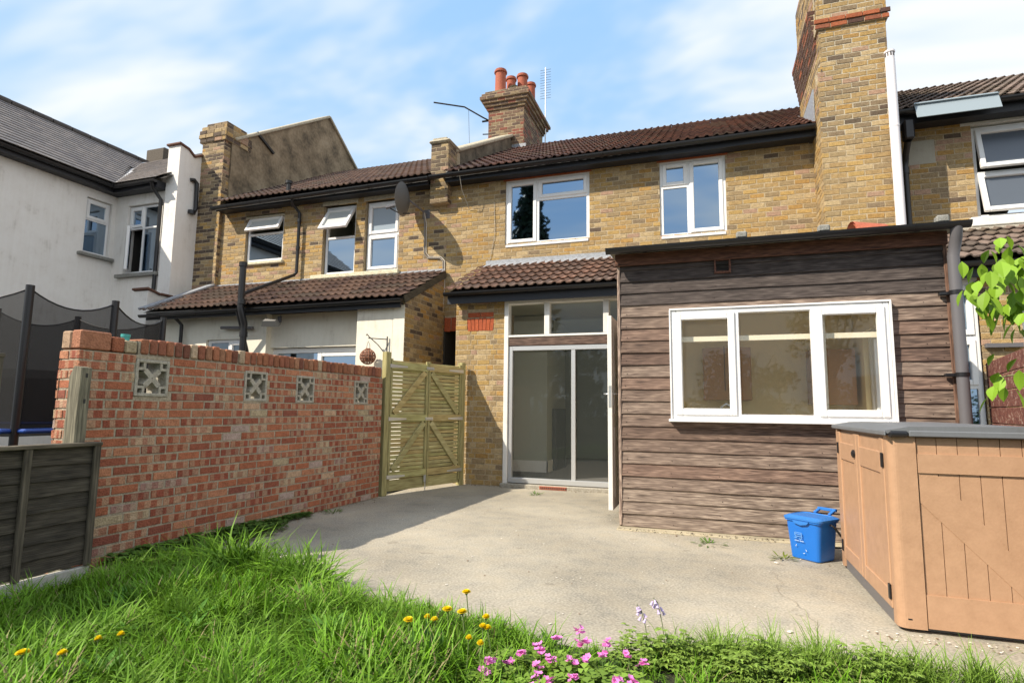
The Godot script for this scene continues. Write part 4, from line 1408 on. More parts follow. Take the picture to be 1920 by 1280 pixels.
	ep.tube([Vector3(-11.02, 6.28, -9.55), Vector3(-11.0, 6.3, -9.62), Vector3(-11.0, 6.25, -9.7), Vector3(-11.0, 5.65, -9.72), Vector3(-11.0, 5.56, -9.68), Vector3(-11.04, 5.55, -9.62)], 0.045, 12)
	ep.lathe(Vector3(-11.0, 5.5, -9.62), [Vector2(0, 0), Vector2(0.08, 0.0), Vector2(0.08, 0.08), Vector2(0, 0.08)], 14)
	part(h, "elbow_pipe", ep, K.black)
	# small stack that shows over the ridge
	var ch := MB.new()
	ch.cbox(Vector3(-15.3, 7.2, -12.4), Vector3(-14.6, 8.55, -11.7), 0.03)
	part(h, "chimney", ch, tm(Color(0.12, 0.1, 0.08), "grain", Vector3(2, 2, 2), 0.9))


func right_house() -> void:
	var h := thing("right_house", "right-hand terraced house with pale metal eaves panel and tilted-open window pair", "house", Vector3(4.8, 0, -10))
	var mb := MB.new()
	var p := Pieces.new()
	var bm := brick_meshes(stock_palette(), 3)
	var pick := pick_from([3, 3, 4, 2, 2, 3, 1, 2], 3)
	brick_wall(mb, p, pick, Vector3(2.72, 2.9, -9.9), Vector3.RIGHT, 4.6, 2.65, [Rect2(1.11, 1.12, 1.4, 1.45)])
	brick_wall(mb, p, pick, Vector3(3.22, 0, -8.5), Vector3.RIGHT, 0.42, 3.0)
	brick_wall(mb, p, pick, Vector3(4.9, 0, -8.5), Vector3.RIGHT, 1.4, 3.0)
	mb.box(Vector3(2.74, 0, -10.1), Vector3(7.3, 2.9, -9.905))
	mb.box(Vector3(2.2, 0, -9.9), Vector3(2.35, 2.95, -8.6))
	var wall := part(h, "brick_wall", mb, K.mortar)
	lay(wall, "brick", p, bm, K.brick, 300)
	var rp := MB.new()
	rp.box(Vector3(2.98, 4.95, -9.91), Vector3(3.36, 5.32, -9.896))
	part(wall, "render_patch", rp, tm(Color(0.40, 0.37, 0.30), "render", Vector3(1, 1, 1), 0.9, "fine", 0.3))
	var un := MB.new()
	un.quad(Vector3(2.7, 5.66, -9.62), Vector3(7.3, 5.66, -9.62), Vector3(7.3, 8.1, -14.0), Vector3(2.7, 8.1, -14.0))
	un.quad(Vector3(7.3, 5.6, -18.4), Vector3(2.7, 5.6, -18.4), Vector3(2.7, 8.1, -14.0), Vector3(7.3, 8.1, -14.0))
	un.quad(Vector3(2.3, 3.05, -8.3), Vector3(7.3, 3.05, -8.3), Vector3(7.3, 3.85, -9.9), Vector3(2.3, 3.85, -9.9))
	un.box(Vector3(2.3, 2.96, -9.9), Vector3(7.3, 2.99, -8.6))
	var tiles := []
	for c in [Color(0.15, 0.115, 0.09), Color(0.19, 0.14, 0.115), Color(0.125, 0.095, 0.08), Color(0.22, 0.165, 0.14)]:
		tiles.append(tile_mesh(c))
	var tp := Pieces.new()
	tile_roof(tp, Vector3(2.28, 3.06, -8.24), Vector3.RIGHT, Vector3(0, 0.49, -1).normalized(), 5.0, 1.82, 0.3, 0.3, 4)
	tile_roof(tp, Vector3(2.72, 5.68, -9.56), Vector3.RIGHT, Vector3(0, 0.561, -1).normalized(), 4.5, 5.05, 0.3, 0.32, 4)
	var roof := part(h, "roof", un, K.under)
	lay(roof, "roof_tile", tp, tiles, K.tile)
	var rd := MB.new()
	for k in 10:
		rd.tube([Vector3(2.8 + k * 0.45, 8.1, -14.0), Vector3(3.23 + k * 0.45, 8.105, -14.0)], 0.10, 12)
	part(roof, "ridge_tile", rd, K.ridge)
	var fs := MB.new()
	fs.box(Vector3(2.7, 5.49, -9.66), Vector3(7.3, 5.64, -9.62))
	fs.box(Vector3(2.7, 5.51, -9.9), Vector3(7.3, 5.53, -9.66))
	part(h, "fascia", fs, K.fascia)
	fs = MB.new()
	fs.box(Vector3(2.35, 2.86, -8.38), Vector3(7.3, 3.02, -8.35))
	fs.box(Vector3(2.35, 2.93, -8.6), Vector3(7.3, 2.95, -8.38))
	part(h, "fascia", fs, K.fascia)
	gutter(h, Vector3(2.72, 5.66, -9.53), Vector3(7.3, 5.67, -9.53), 0.062, 4)
	gutter(h, Vector3(2.3, 3.03, -8.26), Vector3(7.3, 3.04, -8.26), 0.056, 4)
	var mp := MB.new()
	mp.bar(Vector3(3.0, 5.60, -9.43), Vector3(4.02, 5.60, -9.43), 0.012, 0.29, Vector3(0, 1, -0.35), 0.003)
	mp.bar(Vector3(3.0, 5.70, -9.5), Vector3(4.02, 5.70, -9.5), 0.15, 0.012, Vector3.UP, 0.003)
	part(h, "metal_eaves_panel", mp, M(Color(0.30, 0.36, 0.40), 0.45, 0.2))
	window(h, Transform3D(Basis(), Vector3(3.84, 4.05, -9.96)), 1.36, 1.4, [[0.06, 1.3, 0.06, 0.66, 2, 0.22], [0.06, 1.3, 0.72, 1.34, 2, 0.2]], K.frosted, 0.05, "white window of two tilted-open sashes")
	var li := MB.new()
	li.box(Vector3(3.7, 5.47, -10.0), Vector3(5.4, 5.56, -9.893))
	li.cbox(Vector3(3.7, 3.89, -10.0), Vector3(5.4, 4.03, -9.78), 0.012)
	part(h, "lintel_and_sill", li, K.paint)
	var fl := MB.new()
	fl.bar(Vector3(2.4, 3.86, -9.8), Vector3(7.3, 3.86, -9.8), 0.2, 0.04, Vector3(0, 1, 0.5), 0.01)
	part(h, "mortar_fillet", fl, K.cement)
	window(h, Transform3D(Basis(), Vector3(2.36, 1.0, -8.55)), 0.86, 1.85, [[0.06, 0.8, 0.06, 0.5, 0, 0], [0.06, 0.8, 0.56, 1.1, 1, 0], [0.06, 0.8, 1.18, 1.79, 1, 0]], K.coated, 0.06)
	window(h, Transform3D(Basis(), Vector3(3.64, 0.9, -8.56)), 1.26, 1.9, [[0.06, 0.6, 0.06, 1.84, 1, 0], [0.66, 1.2, 0.06, 1.84, 0, 0]], K.coated, 0.06)
	var lb := MB.new()
	lb.box(Vector3(2.36, 2.85, -8.6), Vector3(4.9, 2.93, -8.5))
	lb.box(Vector3(2.36, 0, -8.7), Vector3(3.22, 1.0, -8.52))
	lb.box(Vector3(3.64, 0, -8.7), Vector3(4.9, 0.9, -8.52))
	part(h, "panel_under_window", lb, K.paint)
	var dp := MB.new()
	dp.cbox(Vector3(2.86, 5.2, -9.62), Vector3(2.99, 5.5, -9.46), 0.02)
	dp.tube([Vector3(2.92, 5.2, -9.56), Vector3(2.92, 5.05, -9.7), Vector3(2.93, 4.9, -9.8), Vector3(2.93, 3.86, -9.8)], 0.045, 12)
	dp.tube([Vector3(2.93, 4.78, -9.8), Vector3(2.93, 4.88, -9.8)], 0.056, 12)
	dp.tube([Vector3(2.8, 3.9, -9.84), Vector3(2.8, 5.6, -9.84)], 0.05, 12)
	part(h, "downpipe", dp, K.black)
	var br := MB.new()
	br.box(Vector3(3.24, 2.0, -8.5), Vector3(3.6, 2.05, -8.42))
	part(h, "ledge", br, K.grey_pipe)


func board(x0: float, x1: float, y: float, h: float, z: float, sw: float) -> MB:
	# a feather-edged board that laps the one below, a little warped
	var m := MB.new()
	var seg := maxi(2, int((x1 - x0) / 0.3))
	var f := noise(rng.randi() % 1000, 1.1, 2)
	for k in seg:
		var a := lerpf(x0, x1, float(k) / seg)
		var b := lerpf(x0, x1, float(k + 1) / seg)
		var ya := y + 0.004 * f.get_noise_1d(a)
		var yb := y + 0.004 * f.get_noise_1d(b)
		var za := z + sw + 0.006 * f.get_noise_1d(a + 9.0)
		var zb := z + sw + 0.006 * f.get_noise_1d(b + 9.0)
		var t := h + 0.014
		m.quad(Vector3(a, ya + 0.004, za), Vector3(b, yb + 0.004, zb), Vector3(b, y + t, z + 0.004), Vector3(a, y + t, z + 0.004))
		m.quad(Vector3(a, ya, za - 0.004), Vector3(b, yb, zb - 0.004), Vector3(b, yb + 0.004, zb), Vector3(a, ya + 0.004, za))
		m.quad(Vector3(a, ya, z - 0.004), Vector3(b, yb, z - 0.004), Vector3(b, yb, zb - 0.004), Vector3(a, ya, za - 0.004))
		m.quad(Vector3(b, y, z - 0.004), Vector3(a, y, z - 0.004), Vector3(a, y + t, z - 0.004), Vector3(b, y + t, z - 0.004))
	m.tri(Vector3(x0, y, z), Vector3(x0, y, z + sw), Vector3(x0, y + h, z))
	m.tri(Vector3(x1, y, z + sw), Vector3(x1, y, z), Vector3(x1, y + h, z))
	return m


func annexe() -> void:
	var h := thing("timber_annexe", "weathered brown timber-clad kitchen annexe with three-light white window", "annexe", Vector3(0.6, 0, -7.5))
	var zf := -6.1
	var W := [-0.345, 1.615, 1.115, 2.225]  # opening of the kitchen window
	# the wall behind the boards, with the opening
	var b := MB.new()
	b.box(Vector3(-0.87, 0.02, -6.22), Vector3(W[0], 2.78, zf - 0.012))
	b.box(Vector3(W[1], 0.02, -6.22), Vector3(2.08, 2.78, zf - 0.012))
	b.box(Vector3(W[0], 0.02, -6.22), Vector3(W[1], W[2], zf - 0.012))
	b.box(Vector3(W[0], W[3], -6.22), Vector3(W[1], 2.78, zf - 0.012))
	b.box(Vector3(-0.86, 0.02, -9.88), Vector3(-0.76, 2.78, -7.92))
	b.box(Vector3(-0.86, 0.02, -7.15), Vector3(-0.76, 2.78, -6.22))
	b.box(Vector3(-0.86, 2.2, -7.92), Vector3(-0.76, 2.78, -7.15))
	b.box(Vector3(1.96, 0.02, -9.88), Vector3(2.07, 2.78, -8.6))
	b.box(Vector3(1.96, 0.02, -7.2), Vector3(2.07, 2.78, -6.22))
	b.box(Vector3(1.96, 0.02, -8.6), Vector3(2.07, 1.05, -7.2))
	b.box(Vector3(1.96, 2.25, -8.6), Vector3(2.07, 2.78, -7.2))
	b.box(Vector3(-0.76, 0.02, -9.2), Vector3(1.96, 2.78, -9.12))
	for q in [[-0.76, 1.96, -6.5, -6.22], [-0.76, 1.96, -9.12, -7.3], [-0.76, -0.5, -7.3, -6.5], [1.1, 1.96, -7.3, -6.5]]:
		b.box(Vector3(q[0], 2.70, q[2]), Vector3(q[1], 2.77, q[3]))
	part(h, "wall", b, K.inside_cream)
	var fl := MB.new()
	fl.box(Vector3(-0.86, 0.02, -9.12), Vector3(1.96, 0.06, -6.22))
	part(h, "floor", fl, M(Color(0.62, 0.54, 0.4), 0.7))
	var n := 22
	var bh := (2.80 - 0.02) / n
	for k in n:
		var y := 0.02 + k * bh
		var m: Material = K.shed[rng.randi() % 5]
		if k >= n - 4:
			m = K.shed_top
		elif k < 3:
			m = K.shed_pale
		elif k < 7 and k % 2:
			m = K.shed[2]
		var segs := [[-0.855, 2.075]]
		if y + bh * 0.5 > W[2] and y + bh * 0.5 < W[3]:
			segs = [[-0.855, W[0] - 0.005], [W[1] + 0.005, 2.075]]
		for s in segs:
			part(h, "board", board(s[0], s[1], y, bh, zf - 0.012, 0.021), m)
	var nl := MB.new()
	for k in n:
		for x in [-0.8, -0.35, 0.1, 0.55, 1.0, 1.45, 1.9, 2.03]:
			var y := 0.02 + (k + 0.3) * bh + rng.randf_range(-0.008, 0.008)
			if x > W[0] - 0.02 and x < W[1] + 0.02 and y > W[2] - 0.05 and y < W[3] + 0.05:
				continue
			nl.xf = Transform3D(Basis(), Vector3(x + rng.randf_range(-0.015, 0.015), y, zf + 0.0075))
			nl.cbox(Vector3(-0.0035, -0.0035, -0.004), Vector3(0.0035, 0.0035, 0.003), 0.0012)
	part(h, "nail_heads", nl, M(Color(0.05, 0.035, 0.03), 0.7)).set_meta("kind", "stuff")
	# boards of the two flanks
	for side in 2:
		for k in n:
			var y := 0.02 + k * bh
			var m := MB.new()
			if side == 1 and y > 0.98 and y < 2.2:
				m = board(0.0, 1.07, y, bh, 0.0, 0.022)
				m.add(board(2.49, 3.7, y, bh, 0.0, 0.022), Transform3D())
			elif side == 1:
				m = board(0.0, 3.7, y, bh, 0.0, 0.022)
			elif y > 2.18:
				m = board(0.0, 2.45, y, bh, 0.0, 0.022)
			else:
				m = board(1.42, 2.45, y, bh, 0.0, 0.022)
				m.add(board(0.0, 0.62, y, bh, 0.0, 0.022), Transform3D())
			var o := MB.new()
			if side == 0:
				o.add(m, Transform3D(Basis(Vector3.BACK, Vector3.UP, Vector3.LEFT), Vector3(-0.865, 0, -8.56)))
			else:
				o.add(m, Transform3D(Basis(Vector3.FORWARD, Vector3.UP, Vector3.RIGHT), Vector3(2.078, 0, -6.12)))
			part(h, "board", o, K.shed[k % 5])
	var tr := MB.new()
	tr.cbox(Vector3(-0.885, 0.03, -6.16), Vector3(-0.855, 2.79, -6.085), 0.005)
	part(h, "corner_trim", tr, tm(Color(1.9, 1.8, 1.7), "weathered", Vector3(11, 0.1, 11), 0.8))
	var tr2 := MB.new()
	tr2.cbox(Vector3(2.07, 0.03, -6.17), Vector3(2.10, 2.79, -6.085), 0.005)
	part(h, "corner_trim", tr2, tm(Color(1.0, 0.7, 0.55), "weathered", Vector3(11, 0.1, 11), 0.8))
	# roof: felt deck with a pale edge, gutter on the front
	var rf := MB.new()
	rf.xf = Transform3D()
	var ry := func(z: float) -> float: return 2.845 - (z + 5.93) * 0.052
	# a rooflight lets the sun into the kitchen
	for q in [[-0.95, 2.16, -6.5, -5.93], [-0.95, 2.16, -9.88, -7.3], [-0.95, -0.5, -7.3, -6.5], [1.1, 2.16, -7.3, -6.5]]:
		var y0: float = ry.call(q[3])
		var y1: float = ry.call(q[2])
		var q0 := Vector3(q[0], y0, q[3])
		var q1 := Vector3(q[1], y0, q[3])
		var q2 := Vector3(q[1], y1, q[2])
		var q3 := Vector3(q[0], y1, q[2])
		var up := Vector3(0, 0.05, 0)
		rf.quad(q0 + up, q1 + up, q2 + up, q3 + up)
		rf.quad(q3, q2, q1, q0)
		rf.quad(q0, q1, q1 + up, q0 + up)
		rf.quad(q1, q2, q2 + up, q1 + up)
		rf.quad(q3, q0, q0 + up, q3 + up)
		rf.quad(q2, q3, q3 + up, q2 + up)
	var rl := MB.new()
	for e in [[-0.54, -7.34, -0.48, -6.46], [1.08, -7.34, 1.14, -6.46], [-0.48, -7.34, 1.08, -7.28], [-0.48, -6.52, 1.08, -6.46]]:
		rl.cbox(Vector3(e[0], 2.72, e[1]), Vector3(e[2], 2.97, e[3]), 0.004)
	var light := part(h, "rooflight", rl, K.upvc)
	var rg := MB.new()
	rg.quad(Vector3(-0.5, 2.96, -6.48), Vector3(1.1, 2.96, -6.48), Vector3(1.1, 2.96, -7.32), Vector3(-0.5, 2.96, -7.32))
	part(light, "pane", rg, K.glass)
	part(h, "roof", rf, tm(Color(0.36, 0.34, 0.28), "grain", Vector3(1.2, 1.2, 1.2), 0.95, "fine", 0.6))
	var fs := MB.new()
	fs.cbox(Vector3(-0.9, 2.72, -6.08), Vector3(2.10, 2.845, -6.05), 0.004)
	part(h, "fascia", fs, tm(Color(0.75, 0.42, 0.3), "weathered", Vector3(0.42, 2.6, 2.6), 0.8))
	gutter(h, Vector3(-0.97, 2.868, -5.895), Vector3(2.22, 2.872, -5.895), 0.056, 4)
	for x in [0.36, 1.08, 2.02]:
		var cl := MB.new()
		cl.cbox(Vector3(x - 0.05, 2.88, -5.96), Vector3(x + 0.05, 2.945, -5.88), 0.012)
		part(h, "roof_clip", cl, K.concrete_grey)
	var cr := MB.new()
	for k in 10:
		for sh in [[0.19, 0], [0.165, 1]]:
			var a0 := PI * k / 10.0
			var a1 := PI * (k + 1) / 10.0
			var f := func(a: float, t: float) -> Vector3: return Vector3(1.50 + t * 0.30 + 0.03 * cos(a), 2.93 + sin(a) * (sh[0] + 0.1) * (1.0 - 0.2 * t), -6.8 + cos(a) * sh[0])
			if sh[1]:
				cr.quad(f.call(a0, 0), f.call(a0, 1), f.call(a1, 1), f.call(a1, 0))
			else:
				cr.quad(f.call(a1, 0), f.call(a1, 1), f.call(a0, 1), f.call(a0, 0))
	part(h, "clay_ridge_tile", cr, K.terracotta)
	var dp := MB.new()
	dp.tube([Vector3(2.12, 2.85, -5.9), Vector3(2.12, 2.74, -5.93), Vector3(2.12, 2.6, -6.02), Vector3(2.12, 0.1, -6.02)], 0.047, 16)
	var pipe := part(h, "downpipe", dp, K.grey_pipe)
	for y in [2.25, 1.52, 0.6]:
		var c := MB.new()
		c.tube([Vector3(2.12, y, -6.02), Vector3(2.12, y + 0.035, -6.02)], 0.054, 14)
		c.cbox(Vector3(2.0, y, -6.08), Vector3(2.12, y + 0.03, -6.03), 0.005)
		part(pipe, "pipe_clip", c, K.black)
	var vt := MB.new()
	for e in [[0.10, 2.585, 0.12, 2.735], [0.24, 2.585, 0.26, 2.735], [0.12, 2.585, 0.24, 2.605], [0.12, 2.715, 0.24, 2.735]]:
		vt.cbox(Vector3(e[0], e[1], -6.11), Vector3(e[2], e[3], -6.065), 0.003)
	var vent := part(h, "vent", vt, tm(Color(0.9, 0.5, 0.4), "weathered", Vector3(2, 2, 2), 0.8))
	var vg := MB.new()
	for k in 5:
		vg.bar(Vector3(0.12, 2.617 + k * 0.022, -6.088), Vector3(0.24, 2.617 + k * 0.022, -6.088), 0.012, 0.006)
	part(vent, "louvre", vg, K.dark)
	# kitchen window
	var kw := window(h, Transform3D(Basis(), Vector3(-0.335, 1.115, -6.045)), 1.94, 1.10, [[0.05, 0.60, 0.05, 1.05, 1, 0], [0.65, 1.285, 0.05, 1.05, 0, 0], [1.335, 1.89, 0.05, 1.05, 1, 0]], K.glass, 0.05, "large white kitchen window of three lights")
	var bx := MB.new()
	bx.box(Vector3(-0.35, 2.216, -6.12), Vector3(1.62, 2.232, -6.03))
	bx.box(Vector3(-0.352, 1.1, -6.12), Vector3(-0.337, 2.216, -6.03))
	bx.box(Vector3(1.607, 1.1, -6.12), Vector3(1.622, 2.216, -6.03))
	bx.cbox(Vector3(-0.37, 1.085, -6.12), Vector3(1.64, 1.113, -5.995), 0.004)
	part(kw, "window_box", bx, K.upvc)
	window(h, Transform3D(Basis(Vector3.FORWARD, Vector3.UP, Vector3.RIGHT), Vector3(2.09, 1.05, -7.2)), 1.4, 1.2, [[0.06, 0.67, 0.06, 1.14, 0, 0], [0.73, 1.34, 0.06, 1.14, 1, 0]], K.glass)
	# what shows through it: the old timber frame, cupboards, tap, a doorway and a far window
	var inn := MB.new()
	for x in [-0.30, 1.02, 1.55]:
		inn.box(Vector3(x, 1.1, -6.2), Vector3(x + 0.07, 2.22, -6.14))
	inn.box(Vector3(-0.23, 1.9, -6.19), Vector3(1.02, 1.95, -6.145))
	inn.box(Vector3(1.09, 1.9, -6.19), Vector3(1.55, 1.95, -6.145))
	part(h, "inner_frame", inn, M(Color(0.72, 0.66, 0.50), 0.6))
	var cu := MB.new()
	cu.cbox(Vector3(-0.05, 1.35, -9.11), Vector3(0.6, 2.1, -8.76), 0.008)
	var cup := part(h, "wall_cupboard", cu, K.cupboard)
	var cu2 := MB.new()
	cu2.cbox(Vector3(1.35, 1.3, -9.11), Vector3(1.9, 2.05, -8.76), 0.008)
	part(h, "wall_cupboard", cu2, K.cupboard)
	var dl := MB.new()
	dl.box(Vector3(0.24, 1.48, -8.748), Vector3(0.25, 2.12, -8.746))
	part(cup, "door_joint", dl, K.dark)
	var wt := MB.new()
	wt.cbox(Vector3(-0.74, 0.9, -6.9), Vector3(1.94, 0.94, -6.24), 0.004)
	wt.cbox(Vector3(-0.1, 0.9, -9.1), Vector3(1.9, 0.94, -8.55), 0.004)
	part(h, "worktop", wt, M(Color(0.35, 0.31, 0.25), 0.5))
	var tp := MB.new()
	tp.tube([Vector3(0.12, 0.94, -6.5), Vector3(0.12, 1.18, -6.5), Vector3(0.14, 1.24, -6.5), Vector3(0.19, 1.27, -6.5), Vector3(0.24, 1.24, -6.5), Vector3(0.26, 1.18, -6.5), Vector3(0.26, 1.10, -6.5)], 0.011, 10)
	part(h, "tap", tp, K.steel)
	# the white stable door held open beside it
	var dr := MB.new()
	dr.cbox(Vector3(-1.04, 0.12, -7.12), Vector3(-0.99, 2.24, -6.36), 0.004)
	var door := part(h, "door", dr, K.paint, "white door standing open, seen edge on")
	var dpn := MB.new()
	dpn.cbox(Vector3(-0.992, 0.25, -7.0), Vector3(-0.984, 1.0, -6.48), 0.003)
	dpn.cbox(Vector3(-0.992, 1.15, -7.0), Vector3(-0.984, 2.1, -6.48), 0.003)
	part(door, "door_panel", dpn, K.paint)
	var hd := MB.new()
	hd.cbox(Vector3(-0.99, 1.24, -6.45), Vector3(-0.983, 1.44, -6.41), 0.002)
	hd.tube([Vector3(-0.985, 1.37, -6.43), Vector3(-0.94, 1.37, -6.43), Vector3(-0.935, 1.37, -6.54)], 0.008, 8)
	hd.cbox(Vector3(-1.047, 1.24, -6.45), Vector3(-1.04, 1.44, -6.41), 0.002)
	hd.tube([Vector3(-1.045, 1.37, -6.43), Vector3(-1.09, 1.37, -6.43), Vector3(-1.095, 1.37, -6.54)], 0.008, 8)
	hd.cbox(Vector3(-1.03, 1.22, -6.362), Vector3(-1.0, 1.46, -6.357), 0.001)
	part(door, "handle", hd, K.steel)


func garden_wall() -> void:
	var h := thing("garden_wall", "red brick garden wall with brick-on-edge top and pierced blocks", "wall", Vector3(-4.28, 0, -5))
	var p := Pieces.new()
	var mb := MB.new()
	var near := Vector3(-4.313, 0, -2.93)
	var u := (Vector3(-4.19, 0, -6.87) - near).normalized()
	var out := u.cross(Vector3.UP)
	var fr := Transform3D(Basis(u, Vector3.UP, out), near)
	var len := 3.94
	var pal := [Color(0.44, 0.155, 0.08), Color(0.36, 0.115, 0.065), Color(0.50, 0.22, 0.125), Color(0.56, 0.38, 0.255), Color(0.52, 0.42, 0.28), Color(0.28, 0.09, 0.058), Color(0.46, 0.35, 0.31)]
	var bm := brick_meshes(pal, 5, 0.75)
	var pick := pick_from([5, 3.5, 4.5, 1.8, 0.9, 1.0, 0.7], 5)
	var blocks := [[0.58, 1.41], [1.69, 1.388], [2.41, 1.382], [3.46, 1.377]]
	var holes := blocks.map(func(q): return Rect2(q[0] - 0.15, q[1] - 0.15, 0.30, 0.30))
	brick_wall(mb, p, pick, near, u, len, 1.59, holes, 0.2, 0.0725, 0.222, 0.0125)
	# the sunlit end, where headers and a stretcher alternate
	brick_wall(mb, p, pick, near - out * 0.215, out, 0.215, 1.59, [], 0.05, 0.0725, 0.2275, 0.0125)
	brick_wall(null, p, pick, near - out * 0.225 + u * len, -u, len, 1.59, blocks.map(func(q): return Rect2(len - q[0] - 0.15, q[1] - 0.15, 0.30, 0.30)), 0.2, 0.0725, 0.222)
	var wall := part(h, "brick_wall", mb, K.mortar_red)
	lay(wall, "brick", p, bm, K.brick)
	var bed := MB.new()
	bed.xf = fr
	bed.box(Vector3(0.45, 1.59, -0.205), Vector3(len, 1.70, -0.015))
	part(wall, "coping_bed", bed, K.mortar_red)
	# coping of bricks on edge
	var x := 0.50
	while x < len - 0.02:
		var m := MB.new()
		var c: Color = pal[[0, 0, 1, 2, 0, 2, 5, 3, 1, 0][rng.randi() % 10]] * rng.randf_range(0.8, 1.15)
		m.col = Color(c.r * 0.85 + 0.01, c.g * 0.95 + 0.01, c.b + 0.005)
		var j := rng.randf_range(-0.005, 0.005)
		m.xf = fr * Transform3D(Basis(Vector3.UP, rng.randf_range(-0.05, 0.05)) * Basis(Vector3.RIGHT, rng.randf_range(-0.03, 0.03)), Vector3(x, 1.60, -0.108))
		m.cbox(Vector3(-0.033, 0, -0.111), Vector3(0.033, 0.125 + j, 0.113 + j), 0.009)
		part(wall, "coping_brick", m, K.brick)
		x += 0.0765
	for q in [[0.0, 0.225, -0.215, -0.115, 0.135, 3], [0.0, 0.225, -0.108, 0.0, 0.14, 2], [0.235, 0.33, -0.2, 0.0, 0.115, 0], [0.34, 0.44, -0.2, -0.01, 0.10, 4]]:
		var m := MB.new()
		m.xf = fr
		m.col = pal[q[5]] * 0.85
		m.cbox(Vector3(q[0], 1.597, q[2]), Vector3(q[1], 1.597 + q[4], q[3]), 0.01)
		part(wall, "coping_brick", m, K.brick)
	# pierced concrete blocks
	var conc := tm(Color(0.46, 0.435, 0.37), "grain", Vector3(2, 2, 2), 0.95, "fine", 0.4)
	for q in blocks:
		var s := MB.new()
		s.xf = fr * Transform3D(Basis(), Vector3(q[0], q[1], -0.04))
		var d0 := -0.10
		var d1 := 0.045
		var o := 0.148
		var t := 0.026
		for e in [[-o, -o, -o + t, o], [o - t, -o, o, o], [-o + t, -o, o - t, -o + t], [-o + t, o - t, o - t, o]]:
			s.cbox(Vector3(e[0], e[1], d0), Vector3(e[2], e[3], d1), 0.004)
		for sx in [-1, 1]:
			for sy in [-1, 1]:
				# the small square in each corner, then a bar of the cross
				s.box(Vector3(minf(sx * 0.062, sx * 0.084), minf(sy * 0.062, sy * 0.122), d0), Vector3(maxf(sx * 0.062, sx * 0.084), maxf(sy * 0.062, sy * 0.122), d1 - 0.004))
				s.box(Vector3(minf(sx * 0.084, sx * 0.122), minf(sy * 0.062, sy * 0.084), d0), Vector3(maxf(sx * 0.084, sx * 0.122), maxf(sy * 0.062, sy * 0.084), d1 - 0.005))
				var keep := s.xf
				s.xf = keep * Transform3D(Basis(Vector3.BACK, atan2(sy, sx)), Vector3.ZERO)
				s.box(Vector3(0.005, -0.021, d0), Vector3(0.09, 0.021, d1 - 0.007 - 0.001 * sx - 0.0005 * sy))
				s.xf = keep
		part(h, "pierced_block", s, conc)
	var tb := thing("teal_tub", "small teal plastic tub standing on the near end of brick wall", "tub", Vector3(-4.40, 1.60, -3.33))
	var tm_ := MB.new()
	tm_.lathe(Vector3(0, 0.0, 0), [Vector2(0, 0), Vector2(0.026, 0), Vector2(0.03, 0.13), Vector2(0.034, 0.13), Vector2(0.034, 0.152), Vector2(0, 0.154)], 16)
	lpart(tb, "tub_body", tm_, M(Color(0.06, 0.36, 0.34), 0.4))
	var post := thing("timber_post", "weathered grey timber post leaning on end of red brick wall", "post", Vector3(-4.205, 0, -2.9))
	var pm := MB.new()
	pm.xf = Transform3D(Basis(Vector3.BACK, -0.012), Vector3.ZERO)
	pm.prism(PackedVector2Array([Vector2(-0.05, 0), Vector2(0.06, 0), Vector2(0.06, 1.45), Vector2(-0.01, 1.46), Vector2(-0.05, 1.39)]), 0.075)
	var pp := lpart(post, "post_body", pm, K.oldpost)
	var ph := MB.new()
	for y in [1.2, 1.38]:
		ph.box(Vector3(0.057 + y * 0.012, y, 0.025), Vector3(0.062 + y * 0.012, y + 0.03, 0.04))
	lpart(pp, "bolt_hole", ph, K.dark)


